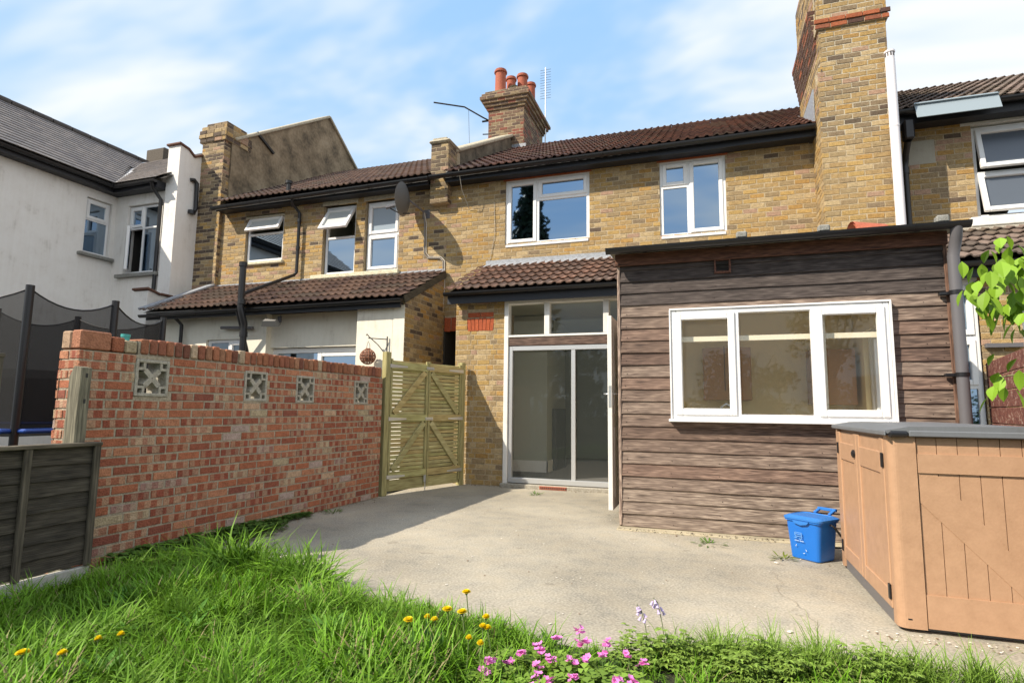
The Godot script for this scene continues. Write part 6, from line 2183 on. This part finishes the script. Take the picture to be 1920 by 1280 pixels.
func garden_behind() -> void:
	# what the windows mirror: the far end of the garden behind the camera
	var con := thing("conifer_tree", "tall dark conifer at the far end of garden, mirrored in upstairs window", "tree", Vector3(-12.2, 0, 20))
	var tk := MB.new()
	tk.tube([Vector3(0, 0, 0), Vector3(0, 7, 0), Vector3(0, 18, 0)], [0.3, 0.2, 0.03], 8)
	lpart(con, "trunk", tk, K.dark)
	var cr := MB.new()
	for k in 70:
		var t := k / 70.0
		var y := lerpf(2.0, 18.3, t)
		var r := 3.7 * pow(1.0 - t, 0.75) + 0.1
		leaf_cloud(cr, Vector3(rng.randf_range(-0.3, 0.3), y, 0), Vector3(r, 0.5, r), 90, 0.28, Color(0.02, 0.035, 0.018))
	lpart(con, "crown", cr, K.leaf)
	var spots := [[-7.5, 17, 5.0, 0], [-3.0, 18, 6.5, 1], [1.5, 17, 4.5, 0], [5.5, 18, 7.5, 1], [9.5, 17, 5.5, 0], [14.0, 20, 7.0, 1], [-16.0, 17, 5.0, 0]]
	var said := ["bushy green tree just right of the tall conifer", "tall thin-crowned tree second from the conifer", "lowest bushy tree opposite the patio door", "tallest thin-crowned tree opposite the kitchen window", "bushy green tree opposite the storage box", "thin-crowned tree at the far right end of garden", "bushy green tree left of the tall conifer"]
	for q in spots.size():
		var s: Array = spots[q]
		var t := thing("garden_tree", said[q], "tree", Vector3(s[0], 0, s[1]), "trees at the end of garden")
		var tr := MB.new()
		tr.tube([Vector3(0, 0, 0), Vector3(0.1, s[2] * 0.5, 0), Vector3(0, s[2] * 0.9, 0.2)], [0.2, 0.14, 0.03], 8)
		for k in 6:
			var a := TAU * k / 6.0
			tr.tube([Vector3(0.05, s[2] * 0.35, 0), Vector3(cos(a) * 0.8, s[2] * 0.6, sin(a) * 0.8), Vector3(cos(a) * 1.5, s[2] * 0.85, sin(a) * 1.5)], [0.08, 0.05, 0.015], 6)
		lpart(t, "trunk", tr, K.dark)
		var c := MB.new()
		for k in 22:
			var a := rng.randf() * TAU
			var rr := rng.randf_range(0.2, 1.7)
			leaf_cloud(c, Vector3(cos(a) * rr, s[2] * rng.randf_range(0.25, 0.95), sin(a) * rr), Vector3(0.9, 0.6, 0.9), 110 if s[3] == 0 else 55, 0.13, Color(0.06, 0.105, 0.03))
		lpart(t, "crown", c, K.leaf)
	var hd := thing("back_hedge", "long clipped green hedge across the end of garden behind camera", "hedge", Vector3(0, 0, 14.5))
	var hm := MB.new()
	for k in 60:
		leaf_cloud(hm, Vector3(-12 + k * 0.45, 0.9, 0), Vector3(0.5, 0.9, 0.45), 130, 0.09, Color(0.055, 0.10, 0.028))
	lpart(hd, "foliage", hm, K.leaf)


func blade(m: MB, at: Vector3, dir: float, l: float, w: float, lean: float, c: Color) -> void:
	var d := Vector3(cos(dir), 0, sin(dir))
	var s := Vector3(-d.z, 0, d.x) * w * 0.5
	var p := at
	var k := 3
	var a := lean * 0.25
	var pl := p - s
	var pr := p + s
	for j in k:
		a += lean * 0.45
		p += (Vector3.UP * cos(a) + d * sin(a)) * l / k
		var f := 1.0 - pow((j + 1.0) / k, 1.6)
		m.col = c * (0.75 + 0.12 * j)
		if j < k - 1:
			m.quad(pl, pr, p + s * f, p - s * f)
			pl = p - s * f
			pr = p + s * f
		else:
			m.tri(pl, pr, p)


func tuft(n: int, spread: float, l0: float, l1: float, w: float, lean: float, tint: Color) -> MB:
	var m := MB.new()
	for k in n:
		var a := rng.randf() * TAU
		var r := spread * sqrt(rng.randf())
		var c := tint * rng.randf_range(0.7, 1.25)
		if rng.randf() < 0.06:
			c = Color(0.30, 0.26, 0.12)
		blade(m, Vector3(cos(a) * r, 0, sin(a) * r), rng.randf() * TAU, rng.randf_range(l0, l1), w * rng.randf_range(0.7, 1.3), lean * rng.randf_range(0.4, 1.4), c)
	return m


func scatter(called: String, label: String, mesh: MB, mat: Material, where: Array, cat := "grass") -> void:
	var mm := MultiMesh.new()
	mm.transform_format = MultiMesh.TRANSFORM_3D
	mm.mesh = mesh.mesh()
	mm.instance_count = where.size()
	for k in where.size():
		mm.set_instance_transform(k, where[k])
	var o := MultiMeshInstance3D.new()
	o.name = called
	o.multimesh = mm
	o.material_override = mat
	add_child(o)
	tag(o, label, cat, "", "stuff")


func leaf_blade(m: MB, base: Vector3, dir: Vector3, up: Vector3, l: float, w: float, c: Color, droop := 0.4) -> void:
	# a pointed oval leaf folded along its midrib and bent over its length
	var s := dir.cross(up).normalized()
	var prof := [0.0, 0.55, 0.95, 1.0, 0.8, 0.42, 0.0]
	var p := base
	var d := dir
	var last_l := base
	var last_r := base
	var last := base
	for k in range(1, 7):
		d = (d - up * droop / 6.0).normalized()
		p += d * l / 6.0
		var n := s.cross(d).normalized()
		var hw: float = prof[k] * w * 0.5
		var le := p - s * hw + n * hw * 0.25
		var ri := p + s * hw + n * hw * 0.25
		m.col = c
		if k == 1:
			m.tri(last, p, le)
			m.tri(last, ri, p)
		elif k == 6:
			m.tri(last_l, last, p)
			m.tri(last, last_r, p)
		else:
			m.quad(last_l, last, p, le)
			m.quad(last, last_r, ri, p)
		last_l = le
		last_r = ri
		last = p


func plants() -> void:
	# grass: a low sward with clumps of long drooping grass in it
	var kinds := [tuft(14, 0.05, 0.07, 0.15, 0.008, 0.9, Color(0.125, 0.265, 0.016)), tuft(14, 0.06, 0.09, 0.19, 0.0085, 1.2, Color(0.145, 0.305, 0.018)), tuft(14, 0.05, 0.05, 0.11, 0.0075, 0.8, Color(0.07, 0.165, 0.013)), tuft(30, 0.06, 0.13, 0.27, 0.0095, 1.6, Color(0.16, 0.32, 0.022)), tuft(26, 0.05, 0.12, 0.24, 0.009, 1.2, Color(0.175, 0.325, 0.03))]
	var where := [[], [], [], [], []]
	var hills := noise(41, 1.3, 2)
	var swirl := noise(42, 0.8, 2)
	var lay_down := func(x: float, z: float, s: float, kind: int, more: float):
		var lean := swirl.get_noise_2d(x, z)
		var b := Basis(Vector3(sin(lean * 8.0), 0, cos(lean * 8.0)), more * absf(lean) + rng.randf_range(0, 0.35)) * Basis(Vector3.UP, rng.randf() * TAU)
		where[kind].append(Transform3D(b.scaled(Vector3(s, s * rng.randf_range(0.85, 1.15), s)), Vector3(x, lawn_y(x, z) - 0.01, z)))
	for k in 17000:
		var x := rng.randf_range(-4.08, 2.6)
		var z := -4.3 + 5.6 * pow(rng.randf(), 1.25)
		var e := lawn_edge(x)
		var v := hills.get_noise_2d(x * 1.2, z * 1.2)
		if z < e + 0.03 + 0.06 * v:
			continue
		var inside := clampf((z - e) / 0.35, 0.25, 1)
		var right := smoothstep(-0.95, 0.0, x)  # thin and low on the right
		if rng.randf() < right * 0.6:
			continue
		if pow((x + 0.62) / 0.36, 2) + pow((z + 2.44) / 0.24, 2) < 1.0 and rng.randf() < 0.85:
			continue
		var s := (0.95 + 0.6 * v) * (0.6 + 0.4 * inside) * lerpf(1.0, 0.75, right) * lerpf(0.9, 1.0, smoothstep(-3.6, -3.1, x))
		var kind := 2 if v < -0.12 else (1 if rng.randf() < 0.5 + v else 0)
		lay_down.call(x, z, s, kind, 0.4)
	# the clumps
	for k in 300:
		var x := rng.randf_range(-4.0, -0.75)
		var z := -4.2 + 4.2 * pow(rng.randf(), 1.2)
		if z < lawn_edge(x) + 0.08 or x < -3.4 and rng.randf() < 0.6:
			continue
		var c := rng.randf_range(0.55, 1.05)
		for j in rng.randi_range(4, 10):
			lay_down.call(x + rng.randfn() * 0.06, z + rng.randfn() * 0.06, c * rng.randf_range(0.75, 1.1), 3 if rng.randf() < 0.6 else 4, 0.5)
	for q in [[-3.15, -3.35, 0.16, 70, 1.65], [-2.6, -3.25, 0.13, 56, 1.5], [-2.1, -3.05, 0.14, 26, 0.9], [-1.75, -3.0, 0.14, 18, 0.8], [-1.35, -2.95, 0.16, 34, 0.85], [-1.05, -2.75, 0.16, 30, 0.75], [-1.3, -2.45, 0.25, 30, 0.7], [-3.7, -3.1, 0.2, 40, 0.8], [-3.8, -2.4, 0.2, 34, 0.7], [-3.95, -3.4, 0.15, 30, 0.8], [-2.0, -2.3, 0.2, 36, 0.9], [-2.7, -2.5, 0.2, 36, 1.0]]:
		for j in q[3]:
			lay_down.call(q[0] + rng.randfn() * q[2], maxf(q[1] + rng.randfn() * q[2] * 0.6, lawn_edge(q[0]) + 0.05), q[4] * rng.randf_range(0.7, 1.1), 3 if rng.randf() < 0.6 else 4, 0.6)
	var names := ["short_grass", "bent_grass", "low_grass", "long_grass", "upright_grass"]
	var said := ["short bright grass of the lawn", "bent grass lying over the lawn", "low dark grass between the tufts", "long drooping grass in clumps", "long upright grass in clumps"]
	for k in 5:
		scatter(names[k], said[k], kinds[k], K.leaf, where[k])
	var rosette := MB.new()
	for k in 9:
		var a := TAU * k / 9.0 + rng.randf() * 0.4
		leaf_blade(rosette, Vector3(cos(a) * 0.01, 0.01, sin(a) * 0.01), Vector3(cos(a), rng.randf_range(0.6, 1.4), sin(a)).normalized(), Vector3.UP, rng.randf_range(0.08, 0.15), 0.026, Color(0.085, 0.20, 0.025) * rng.randf_range(0.8, 1.25), 0.6)
	var rw := []
	for k in 70:
		var x := rng.randf_range(-3.3, -0.5)
		var z := rng.randf_range(-3.9, -1.2)
		if z > lawn_edge(x) + 0.05:
			rw.append(Transform3D(Basis(Vector3.UP, rng.randf() * TAU).scaled(Vector3.ONE * rng.randf_range(0.6, 1.1)), Vector3(x, lawn_y(x, z) + 0.02, z)))
	scatter("lawn_weeds", "broad-leaved weeds mixed into the grass of the lawn", rosette, K.leaf, rw, "weeds")
	# ground cover along the foot of the brick wall
	var gc := MB.new()
	for k in 16:
		var a := rng.randf() * TAU
		var r := rng.randf() * 0.05
		leaf_blade(gc, Vector3(cos(a) * r, rng.randf_range(0.01, 0.07), sin(a) * r), Vector3(cos(a), 0.4, sin(a)).normalized(), Vector3.UP, 0.05, 0.035, Color(0.085, 0.17, 0.03) * rng.randf_range(0.7, 1.3))
	var gw := []
	for k in 230:
		var z := rng.randf_range(-5.5, -3.2)
		var x := -4.24 + absf(rng.randfn()) * 0.13 * (1.0 if z > -4.9 else 0.35)
		var s := rng.randf_range(0.6, 1.3) * (1.0 - 0.5 * smoothstep(-4.3, -5.5, z))
		gw.append(Transform3D(Basis(Vector3.UP, rng.randf() * TAU).scaled(Vector3(s, s, s)), Vector3(x, 0.005, z)))
	scatter("ground_cover", "dark leafy ground cover along the foot of red brick wall", gc, K.leaf, gw, "ground cover")
	# low leafy weeds on the right of the lawn's edge
	var tri := MB.new()
	for k in 26:
		var a := rng.randf() * TAU
		var y := rng.randf_range(0.02, 0.13) * (1.5 if rng.randf() < 0.12 else 1.0)
		var r := rng.randf_range(0.0, 0.075)
		for j in 3:
			var aa := a + (j - 1) * 0.8
			leaf_blade(tri, Vector3(cos(a) * r, y, sin(a) * r), Vector3(cos(aa), 0.35, sin(aa)).normalized(), Vector3.UP, rng.randf_range(0.028, 0.05), 0.016, Color(0.22, 0.33, 0.06) * rng.randf_range(0.6, 1.3), 0.7)
	var bushes := [[-0.3, -2.9, 0.22, 40, "low leafy weed clump at lawn edge behind the pink flowers"], [0.05, -2.93, 0.22, 60, "leafy weed clump at lawn edge right of the pale bluebells"], [0.38, -3.0, 0.24, 75, "tallest dark leafy weed clump at lawn edge near bottom centre right"], [0.72, -3.08, 0.2, 40, "rightmost leafy weed clump, among coarse grass at lower right"]]
	for q in bushes:
		var t := thing("weed_clump", q[4], "weeds", Vector3(q[0], 0.03, q[1]), "leafy weeds at the lawn edge")
		var m := MB.new()
		for k in int(q[3] * 0.8):
			var a := rng.randf() * TAU
			var r: float = q[2] * sqrt(rng.randf())
			var s: float = rng.randf_range(0.55, 1.1) * (1.15 - r / q[2] * 0.5)
			m.add(tri, Transform3D(Basis(Vector3.UP, rng.randf() * TAU).scaled(Vector3(s, s * (0.75 if k % 7 else 1.3), s)), Vector3(cos(a) * r * 1.15, 0, sin(a) * r * 0.55)))
		lpart(t, "leaves", m, K.leaf)
	# oxalis: round lobed leaves under pink flower heads
	var ox := thing("pink_flower_clump", "clump of pink flowers over round pale green leaves at bottom of lawn", "flowers", Vector3(-0.62, 0.015, -2.44))
	var lf := MB.new()
	for k in 520:
		var a := rng.randf() * TAU
		var r := 0.33 * sqrt(rng.randf())
		var c := Vector3(cos(a) * r * 1.15, 0.04 + rng.randf() * 0.06 + 0.04 * (1.0 - r / 0.4), sin(a) * r * 0.75)
		var col := Color(0.19, 0.31, 0.045) * rng.randf_range(0.7, 1.25)
		var tilt := Basis(Vector3(rng.randfn(), 0, rng.randfn()).normalized(), rng.randf_range(0, 0.5))
		var a0 := rng.randf() * TAU
		for j in 3:
			var d := tilt * Vector3(cos(a0 + j * TAU / 3), 0.12, sin(a0 + j * TAU / 3))
			var s: Vector3 = (tilt * Vector3(-sin(a0 + j * TAU / 3), 0, cos(a0 + j * TAU / 3)))
			lf.col = col
			var w := rng.randf_range(0.018, 0.028)
			lf.quad(c, c + d * w * 0.9 - s * w * 0.75, c + d * w * 1.15, c + d * w * 0.9 + s * w * 0.75)
	lpart(ox, "leaves", lf, K.leaf).set_meta("kind", "stuff")
	var pink := M(Color(0.78, 0.24, 0.60), 0.6)
	pink.backlight_enabled = true
	pink.backlight = Color(0.5, 0.5, 0.5)
	var heads := [[-0.30, 0.16, 0.1], [-0.24, 0.13, 0.02], [-0.32, 0.13, 0.13], [-0.14, 0.16, -0.13], [-0.2, 0.15, -0.04], [-0.1, 0.155, -0.07], [-0.04, 0.15, -0.02], [-0.08, 0.14, 0.03], [-0.05, 0.17, -0.2], [0.06, 0.21, -0.24], [0.07, 0.17, -0.2], [0.11, 0.18, -0.2], [0.2, 0.18, -0.22], [0.2, 0.16, -0.13], [0.12, 0.15, -0.08], [0.06, 0.14, -0.06], [0.1, 0.13, 0.06], [-0.07, 0.13, 0.12], [0.0, 0.13, 0.13], [0.33, 0.17, -0.14], [0.4, 0.16, -0.1], [0.38, 0.14, 0.04], [0.3, 0.15, 0.08], [-0.06, 0.12, 0.2], [0.02, 0.12, 0.22]]
	for q in heads:
		var m := MB.new()
		var c := Vector3(q[0] * 0.85, q[1] - 0.01, q[2] * 0.9)
		for k in 6:
			var f := c + Vector3(rng.randf_range(-0.018, 0.018), rng.randf_range(-0.008, 0.012), rng.randf_range(-0.018, 0.018))
			var tilt := Basis(Vector3(rng.randfn(), 0, rng.randfn()).normalized(), rng.randf_range(0, 0.8))
			for j in 5:
				var a := TAU * j / 5.0
				var d := tilt * Vector3(cos(a), 0.5, sin(a))
				var s := tilt * Vector3(-sin(a), 0, cos(a))
				m.col = Color(1, 1, 1) * rng.randf_range(0.8, 1.2)
				m.quad(f, f + d * 0.010 - s * 0.0075, f + d * 0.0155, f + d * 0.010 + s * 0.0075)
		var o := lpart(ox, "flower_head", m, pink)
		var st := MB.new()
		st.tube([c + Vector3(0, -0.14, 0.02), c + Vector3(0.004, -0.06, 0.01), c], 0.0016, 5)
		lpart(o, "stem", st, M(Color(0.12, 0.2, 0.05), 0.6))
	# dandelions
	var dn := [[-2.57, -1.64, "leftmost dandelion flower in the lawn by the fence shadow"], [-2.44, -1.73, "second dandelion from the left in the shaded lawn corner"], [-2.48, -1.87, "third dandelion from the left, upper of the left group"], [-2.42, -1.93, "rightmost dandelion of the left group of four"], [-1.32, -2.43, "large dandelion left of the broad-leaved rosette"], [-1.25, -2.71, "large dandelion at the middle height of right group"], [-1.29, -3.06, "highest dandelion, standing against the patio edge"], [-1.15, -2.69, "dandelion just right of the large middle one"], [-1.28, -2.55, "small dandelion above the broad-leaved rosette, left one"], [-1.2, -2.5, "small dandelion above the broad-leaved rosette, right one"], [-0.99, -2.5, "dandelion of the right trio, left one"], [-0.94, -2.52, "dandelion of the right trio, right one"], [-1.01, -2.66, "dandelion of the right trio, upper one"], [-0.99, -2.33, "lowest small orange dandelion, left of pair"], [-0.94, -2.35, "lowest small orange dandelion, right of pair"]]
	var yel := M(Color(0.95, 0.78, 0.015), 0.6)
	yel.backlight_enabled = true
	yel.backlight = Color(0.4, 0.4, 0.4)
	var first: Node3D = null
	for k in dn.size():
		var q: Array = dn[k]
		var o: Node3D
		if first == null:
			first = thing("dandelion", q[2], "flower", Vector3.ZERO, "dandelions in the lawn")
			var hm := MB.new()
			for j in 110:
				var a := j * 2.39996
				var t := sqrt(j / 110.0) * 1.45
				var d := Vector3(cos(a) * sin(t), cos(t), sin(a) * sin(t))
				var s := Vector3(-sin(a), 0, cos(a)) * 0.003
				var b := Vector3(0, 0.172, 0)
				var e := b + Vector3(d.x * 0.022, d.y * 0.018, d.z * 0.022)
				hm.col = Color(1, 1, 1) * rng.randf_range(0.8, 1.15)
				hm.quad(b + d * 0.006 - s, b + d * 0.006 + s, e + s, e - s)
			lpart(first, "flower_head", hm, yel)
			var st := MB.new()
			st.col = Color(0.14, 0.2, 0.06)
			st.tube([Vector3(0.02, 0, 0), Vector3(0.01, 0.1, 0.005), Vector3(0, 0.172, 0)], 0.0025, 6)
			st.lathe(Vector3(0, 0.16, 0), [Vector2(0.003, 0), Vector2(0.008, 0.006), Vector2(0.007, 0.014)], 8)
			lpart(first, "stem", st, K.plain)
			o = first
		else:
			o = first.duplicate()
			o.name = numbered("dandelion")
			add_child(o)
			tag(o, q[2])
		o.position = Vector3(q[0], lawn_y(q[0], q[1]), q[1])
		var small := 0.7 if k in [2, 3, 8, 13, 14] else (0.85 if k in [9, 10, 11, 12, 1] else 1.2)
		o.basis = Basis(Vector3(rng.randfn(), 0, 1).normalized(), rng.randf_range(-0.15, 0.15)) * Basis.from_scale(Vector3(small, 1.0, small))
	# rosette of broad upright leaves under the dandelions
	var ro := thing("leaf_rosette", "rosette of broad upright dark green leaves beneath the dandelions", "plant", Vector3(-1.2, 0.05, -2.42))
	for k in 16:
		var a := TAU * k / 16.0 + rng.randf() * 0.3
		var m := MB.new()
		var d := Vector3(cos(a) * 0.45, 1.0, sin(a) * 0.45).normalized()
		leaf_blade(m, Vector3(cos(a) * 0.03, 0, sin(a) * 0.03), d, Vector3(-cos(a), 0.45, -sin(a)).normalized() * -1.0, rng.randf_range(0.14, 0.22), 0.035, Color(0.075, 0.165, 0.035) * rng.randf_range(0.85, 1.2), 0.3)
		lpart(ro, "leaf", m, K.leaf)
	# two pale bluebells
	var bl := [[-0.33, -3.0, 0.20, "left and shorter pale lilac bluebell at patio edge"], [-0.25, -3.0, 0.24, "right and taller pale lilac bluebell at patio edge"]]
	for q in bl:
		var t := thing("bluebell", q[3], "flower", Vector3(q[0], 0.03, q[1]), "pale bluebells at the patio edge")
		var st := MB.new()
		st.tube([Vector3(0.03, 0, 0), Vector3(0.015, q[2] * 0.6, 0), Vector3(-0.005, q[2], 0), Vector3(-0.025, q[2] + 0.02, 0)], 0.0022, 6)
		lpart(t, "stem", st, M(Color(0.14, 0.17, 0.08), 0.6))
		for k in 7:
			var m := MB.new()
			var c := Vector3(0.01 - k * 0.006, q[2] - 0.04 + k * 0.009, rng.randf_range(-0.012, 0.012))
			m.xf = Transform3D(Basis(Vector3(rng.randfn(), 0, rng.randfn()).normalized(), 0.5), c + Vector3((-1 if k % 2 else 1) * 0.008, 0, 0))
			m.lathe(Vector3(0, -0.02, 0), [Vector2(0.009, 0), Vector2(0.006, 0.006), Vector2(0.0055, 0.014), Vector2(0.002, 0.02)], 8)
			lpart(t, "flower", m, M(Color(0.58, 0.46, 0.72), 0.6))
	# weeds in the joints of the patio
	var wd := [[-0.02, -5.68, 0.13, "green weed tuft in front of annexe plinth"], [-2.32, -7.95, 0.10, "grass tuft growing by the patio door step"], [0.56, -5.35, 0.10, "yellowish weed growing beside blue caddy"], [-4.05, -5.7, 0.10, "weed at the foot of red brick wall near gate"]]
	for q in wd:
		var t := thing("patio_weed", q[3], "weed", Vector3(q[0], 0.0, q[1]), "weeds growing in the patio")
		var m := MB.new()
		for k in 26:
			var a := rng.randf() * TAU
			var d := Vector3(cos(a), rng.randf_range(0.2, 1.0), sin(a)).normalized()
			leaf_blade(m, Vector3(cos(a), 0, sin(a)) * rng.randf() * q[2], d, Vector3.UP, rng.randf_range(0.04, 0.1), 0.014, (Color(0.16, 0.20, 0.035) if q[0] > 0.3 else Color(0.095, 0.175, 0.03)) * rng.randf_range(0.8, 1.25), 0.5)
		lpart(t, "leaves", m, K.leaf)
	# dead leaf crumbs gathered along the foot of walls
	var dl := MB.new()
	for k in 260:
		var p := Vector3(rng.randf_range(-3.8, -0.95), 0.008, -8.5 + absf(rng.randfn()) * 0.06)
		if k % 3 == 1:
			p = Vector3(-4.2 + absf(rng.randfn()) * 0.07, 0.008, rng.randf_range(-6.8, -4.6))
		elif k % 3 == 2:
			p = Vector3(rng.randf_range(-0.9, 0.9), 0.022, -5.99 + absf(rng.randfn()) * 0.05)
		dl.col = [Color(0.12, 0.07, 0.035), Color(0.2, 0.13, 0.06), Color(0.08, 0.06, 0.04)][k % 3] * rng.randf_range(0.7, 1.4)
		dl.xf = Transform3D(Basis(Vector3(rng.randfn(), 2, rng.randfn()).normalized(), rng.randf() * TAU), p)
		var s := rng.randf_range(0.004, 0.013)
		dl.quad(Vector3(-s, 0, -s * 0.5), Vector3(0, 0.004, s * 0.6), Vector3(s, 0, 0), Vector3(0, 0.003, -s * 0.7))
	structure("leaf_litter", dl, K.plain, "stuff")
	# tall seeding grass stems on the right
	var gs := MB.new()
	for k in 46:
		blade(gs, Vector3(rng.randf_range(-0.04, 0.04), 0, rng.randf_range(-0.04, 0.04)), rng.randf() * TAU, rng.randf_range(0.1, 0.24), 0.006, rng.randf_range(0.3, 1.2), Color(0.20, 0.33, 0.045) * rng.randf_range(0.8, 1.2))
	var gsw := []
	for k in 90:
		var x := rng.randf_range(-0.25, 1.6)
		gsw.append(Transform3D(Basis(Vector3.UP, rng.randf() * TAU).scaled(Vector3.ONE * rng.randf_range(0.6, 1.15)), Vector3(x, 0.03, lawn_edge(x) + 0.02 + 0.2 * rng.randf())))
	scatter("edge_grass", "coarse bright grass along the patio edge at lower right", gs, K.leaf, gsw)
	young_tree()


func young_tree() -> void:
	var t := thing("young_tree", "leafy branches of young tree reaching in from the right edge", "tree", Vector3(1.25, 0, -1.35))
	var tr := MB.new()
	tr.col = Color(0.12, 0.095, 0.07)
	tr.tube([Vector3(1.25, 0, -1.35), Vector3(1.22, 0.8, -1.4), Vector3(1.15, 1.5, -1.5), Vector3(1.1, 2.1, -1.55)], [0.02, 0.017, 0.013, 0.006], 8)
	part(t, "trunk", tr, K.plain)
	# branches: start, end, leaves
	var brs := [[Vector3(1.15, 1.5, -1.5), Vector3(0.90, 1.62, -1.62), Vector3(0.70, 1.53, -1.72), 17], [Vector3(1.16, 1.38, -1.48), Vector3(0.92, 1.50, -1.66), Vector3(0.76, 1.46, -1.70), 13], [Vector3(1.2, 1.2, -1.42), Vector3(0.92, 1.34, -1.62), Vector3(0.69, 1.29, -1.74), 10], [Vector3(1.15, 1.6, -1.5), Vector3(0.9, 1.72, -1.66), Vector3(0.775, 1.645, -1.76), 5], [Vector3(1.22, 0.8, -1.4), Vector3(0.95, 1.02, -1.58), Vector3(0.74, 1.02, -1.70), 7], [Vector3(1.16, 1.4, -1.48), Vector3(0.95, 1.42, -1.62), Vector3(0.78, 1.38, -1.72), 8]]
	for b in brs:
		var m := MB.new()
		m.col = Color(0.17, 0.15, 0.07)
		m.tube([b[0], b[1], b[2]], [0.007, 0.0045, 0.002], 6)
		part(t, "branch", m, K.plain)
	for q in [[Vector3(0.695, 1.525, -1.70), Vector3(0.034, 0.05, 0.05), 66], [Vector3(0.72, 1.625, -1.72), Vector3(0.02, 0.02, 0.02), 4], [Vector3(0.725, 1.42, -1.70), Vector3(0.02, 0.03, 0.03), 9], [Vector3(0.685, 1.285, -1.72), Vector3(0.022, 0.035, 0.02), 9], [Vector3(0.74, 1.04, -1.70), Vector3(0.012, 0.03, 0.02), 5], [Vector3(0.95, 1.5, -1.6), Vector3(0.12, 0.12, 0.08), 30]]:
		for k in q[2]:
			var p: Vector3 = q[0] + q[1] * Vector3(clampf(rng.randfn(), -1.7, 1.7), clampf(rng.randfn(), -1.7, 1.7), clampf(rng.randfn(), -1.7, 1.7))
			var a := rng.randf() * TAU
			var d := Vector3(cos(a) * 0.6, rng.randf_range(-1.5, -0.5), sin(a) * 0.6).normalized()
			var lm := MB.new()
			leaf_blade(lm, p, d, Vector3(cos(a) * 0.6 + rng.randf_range(-0.3, 0.3), 0.8, sin(a) * 0.6 + 0.3).normalized(), rng.randf_range(0.032, 0.054), rng.randf_range(0.02, 0.031), Color(0.21, 0.36, 0.03) * rng.randf_range(0.75, 1.2), 0.4)
			part(t, "leaf", lm, K.leaf)
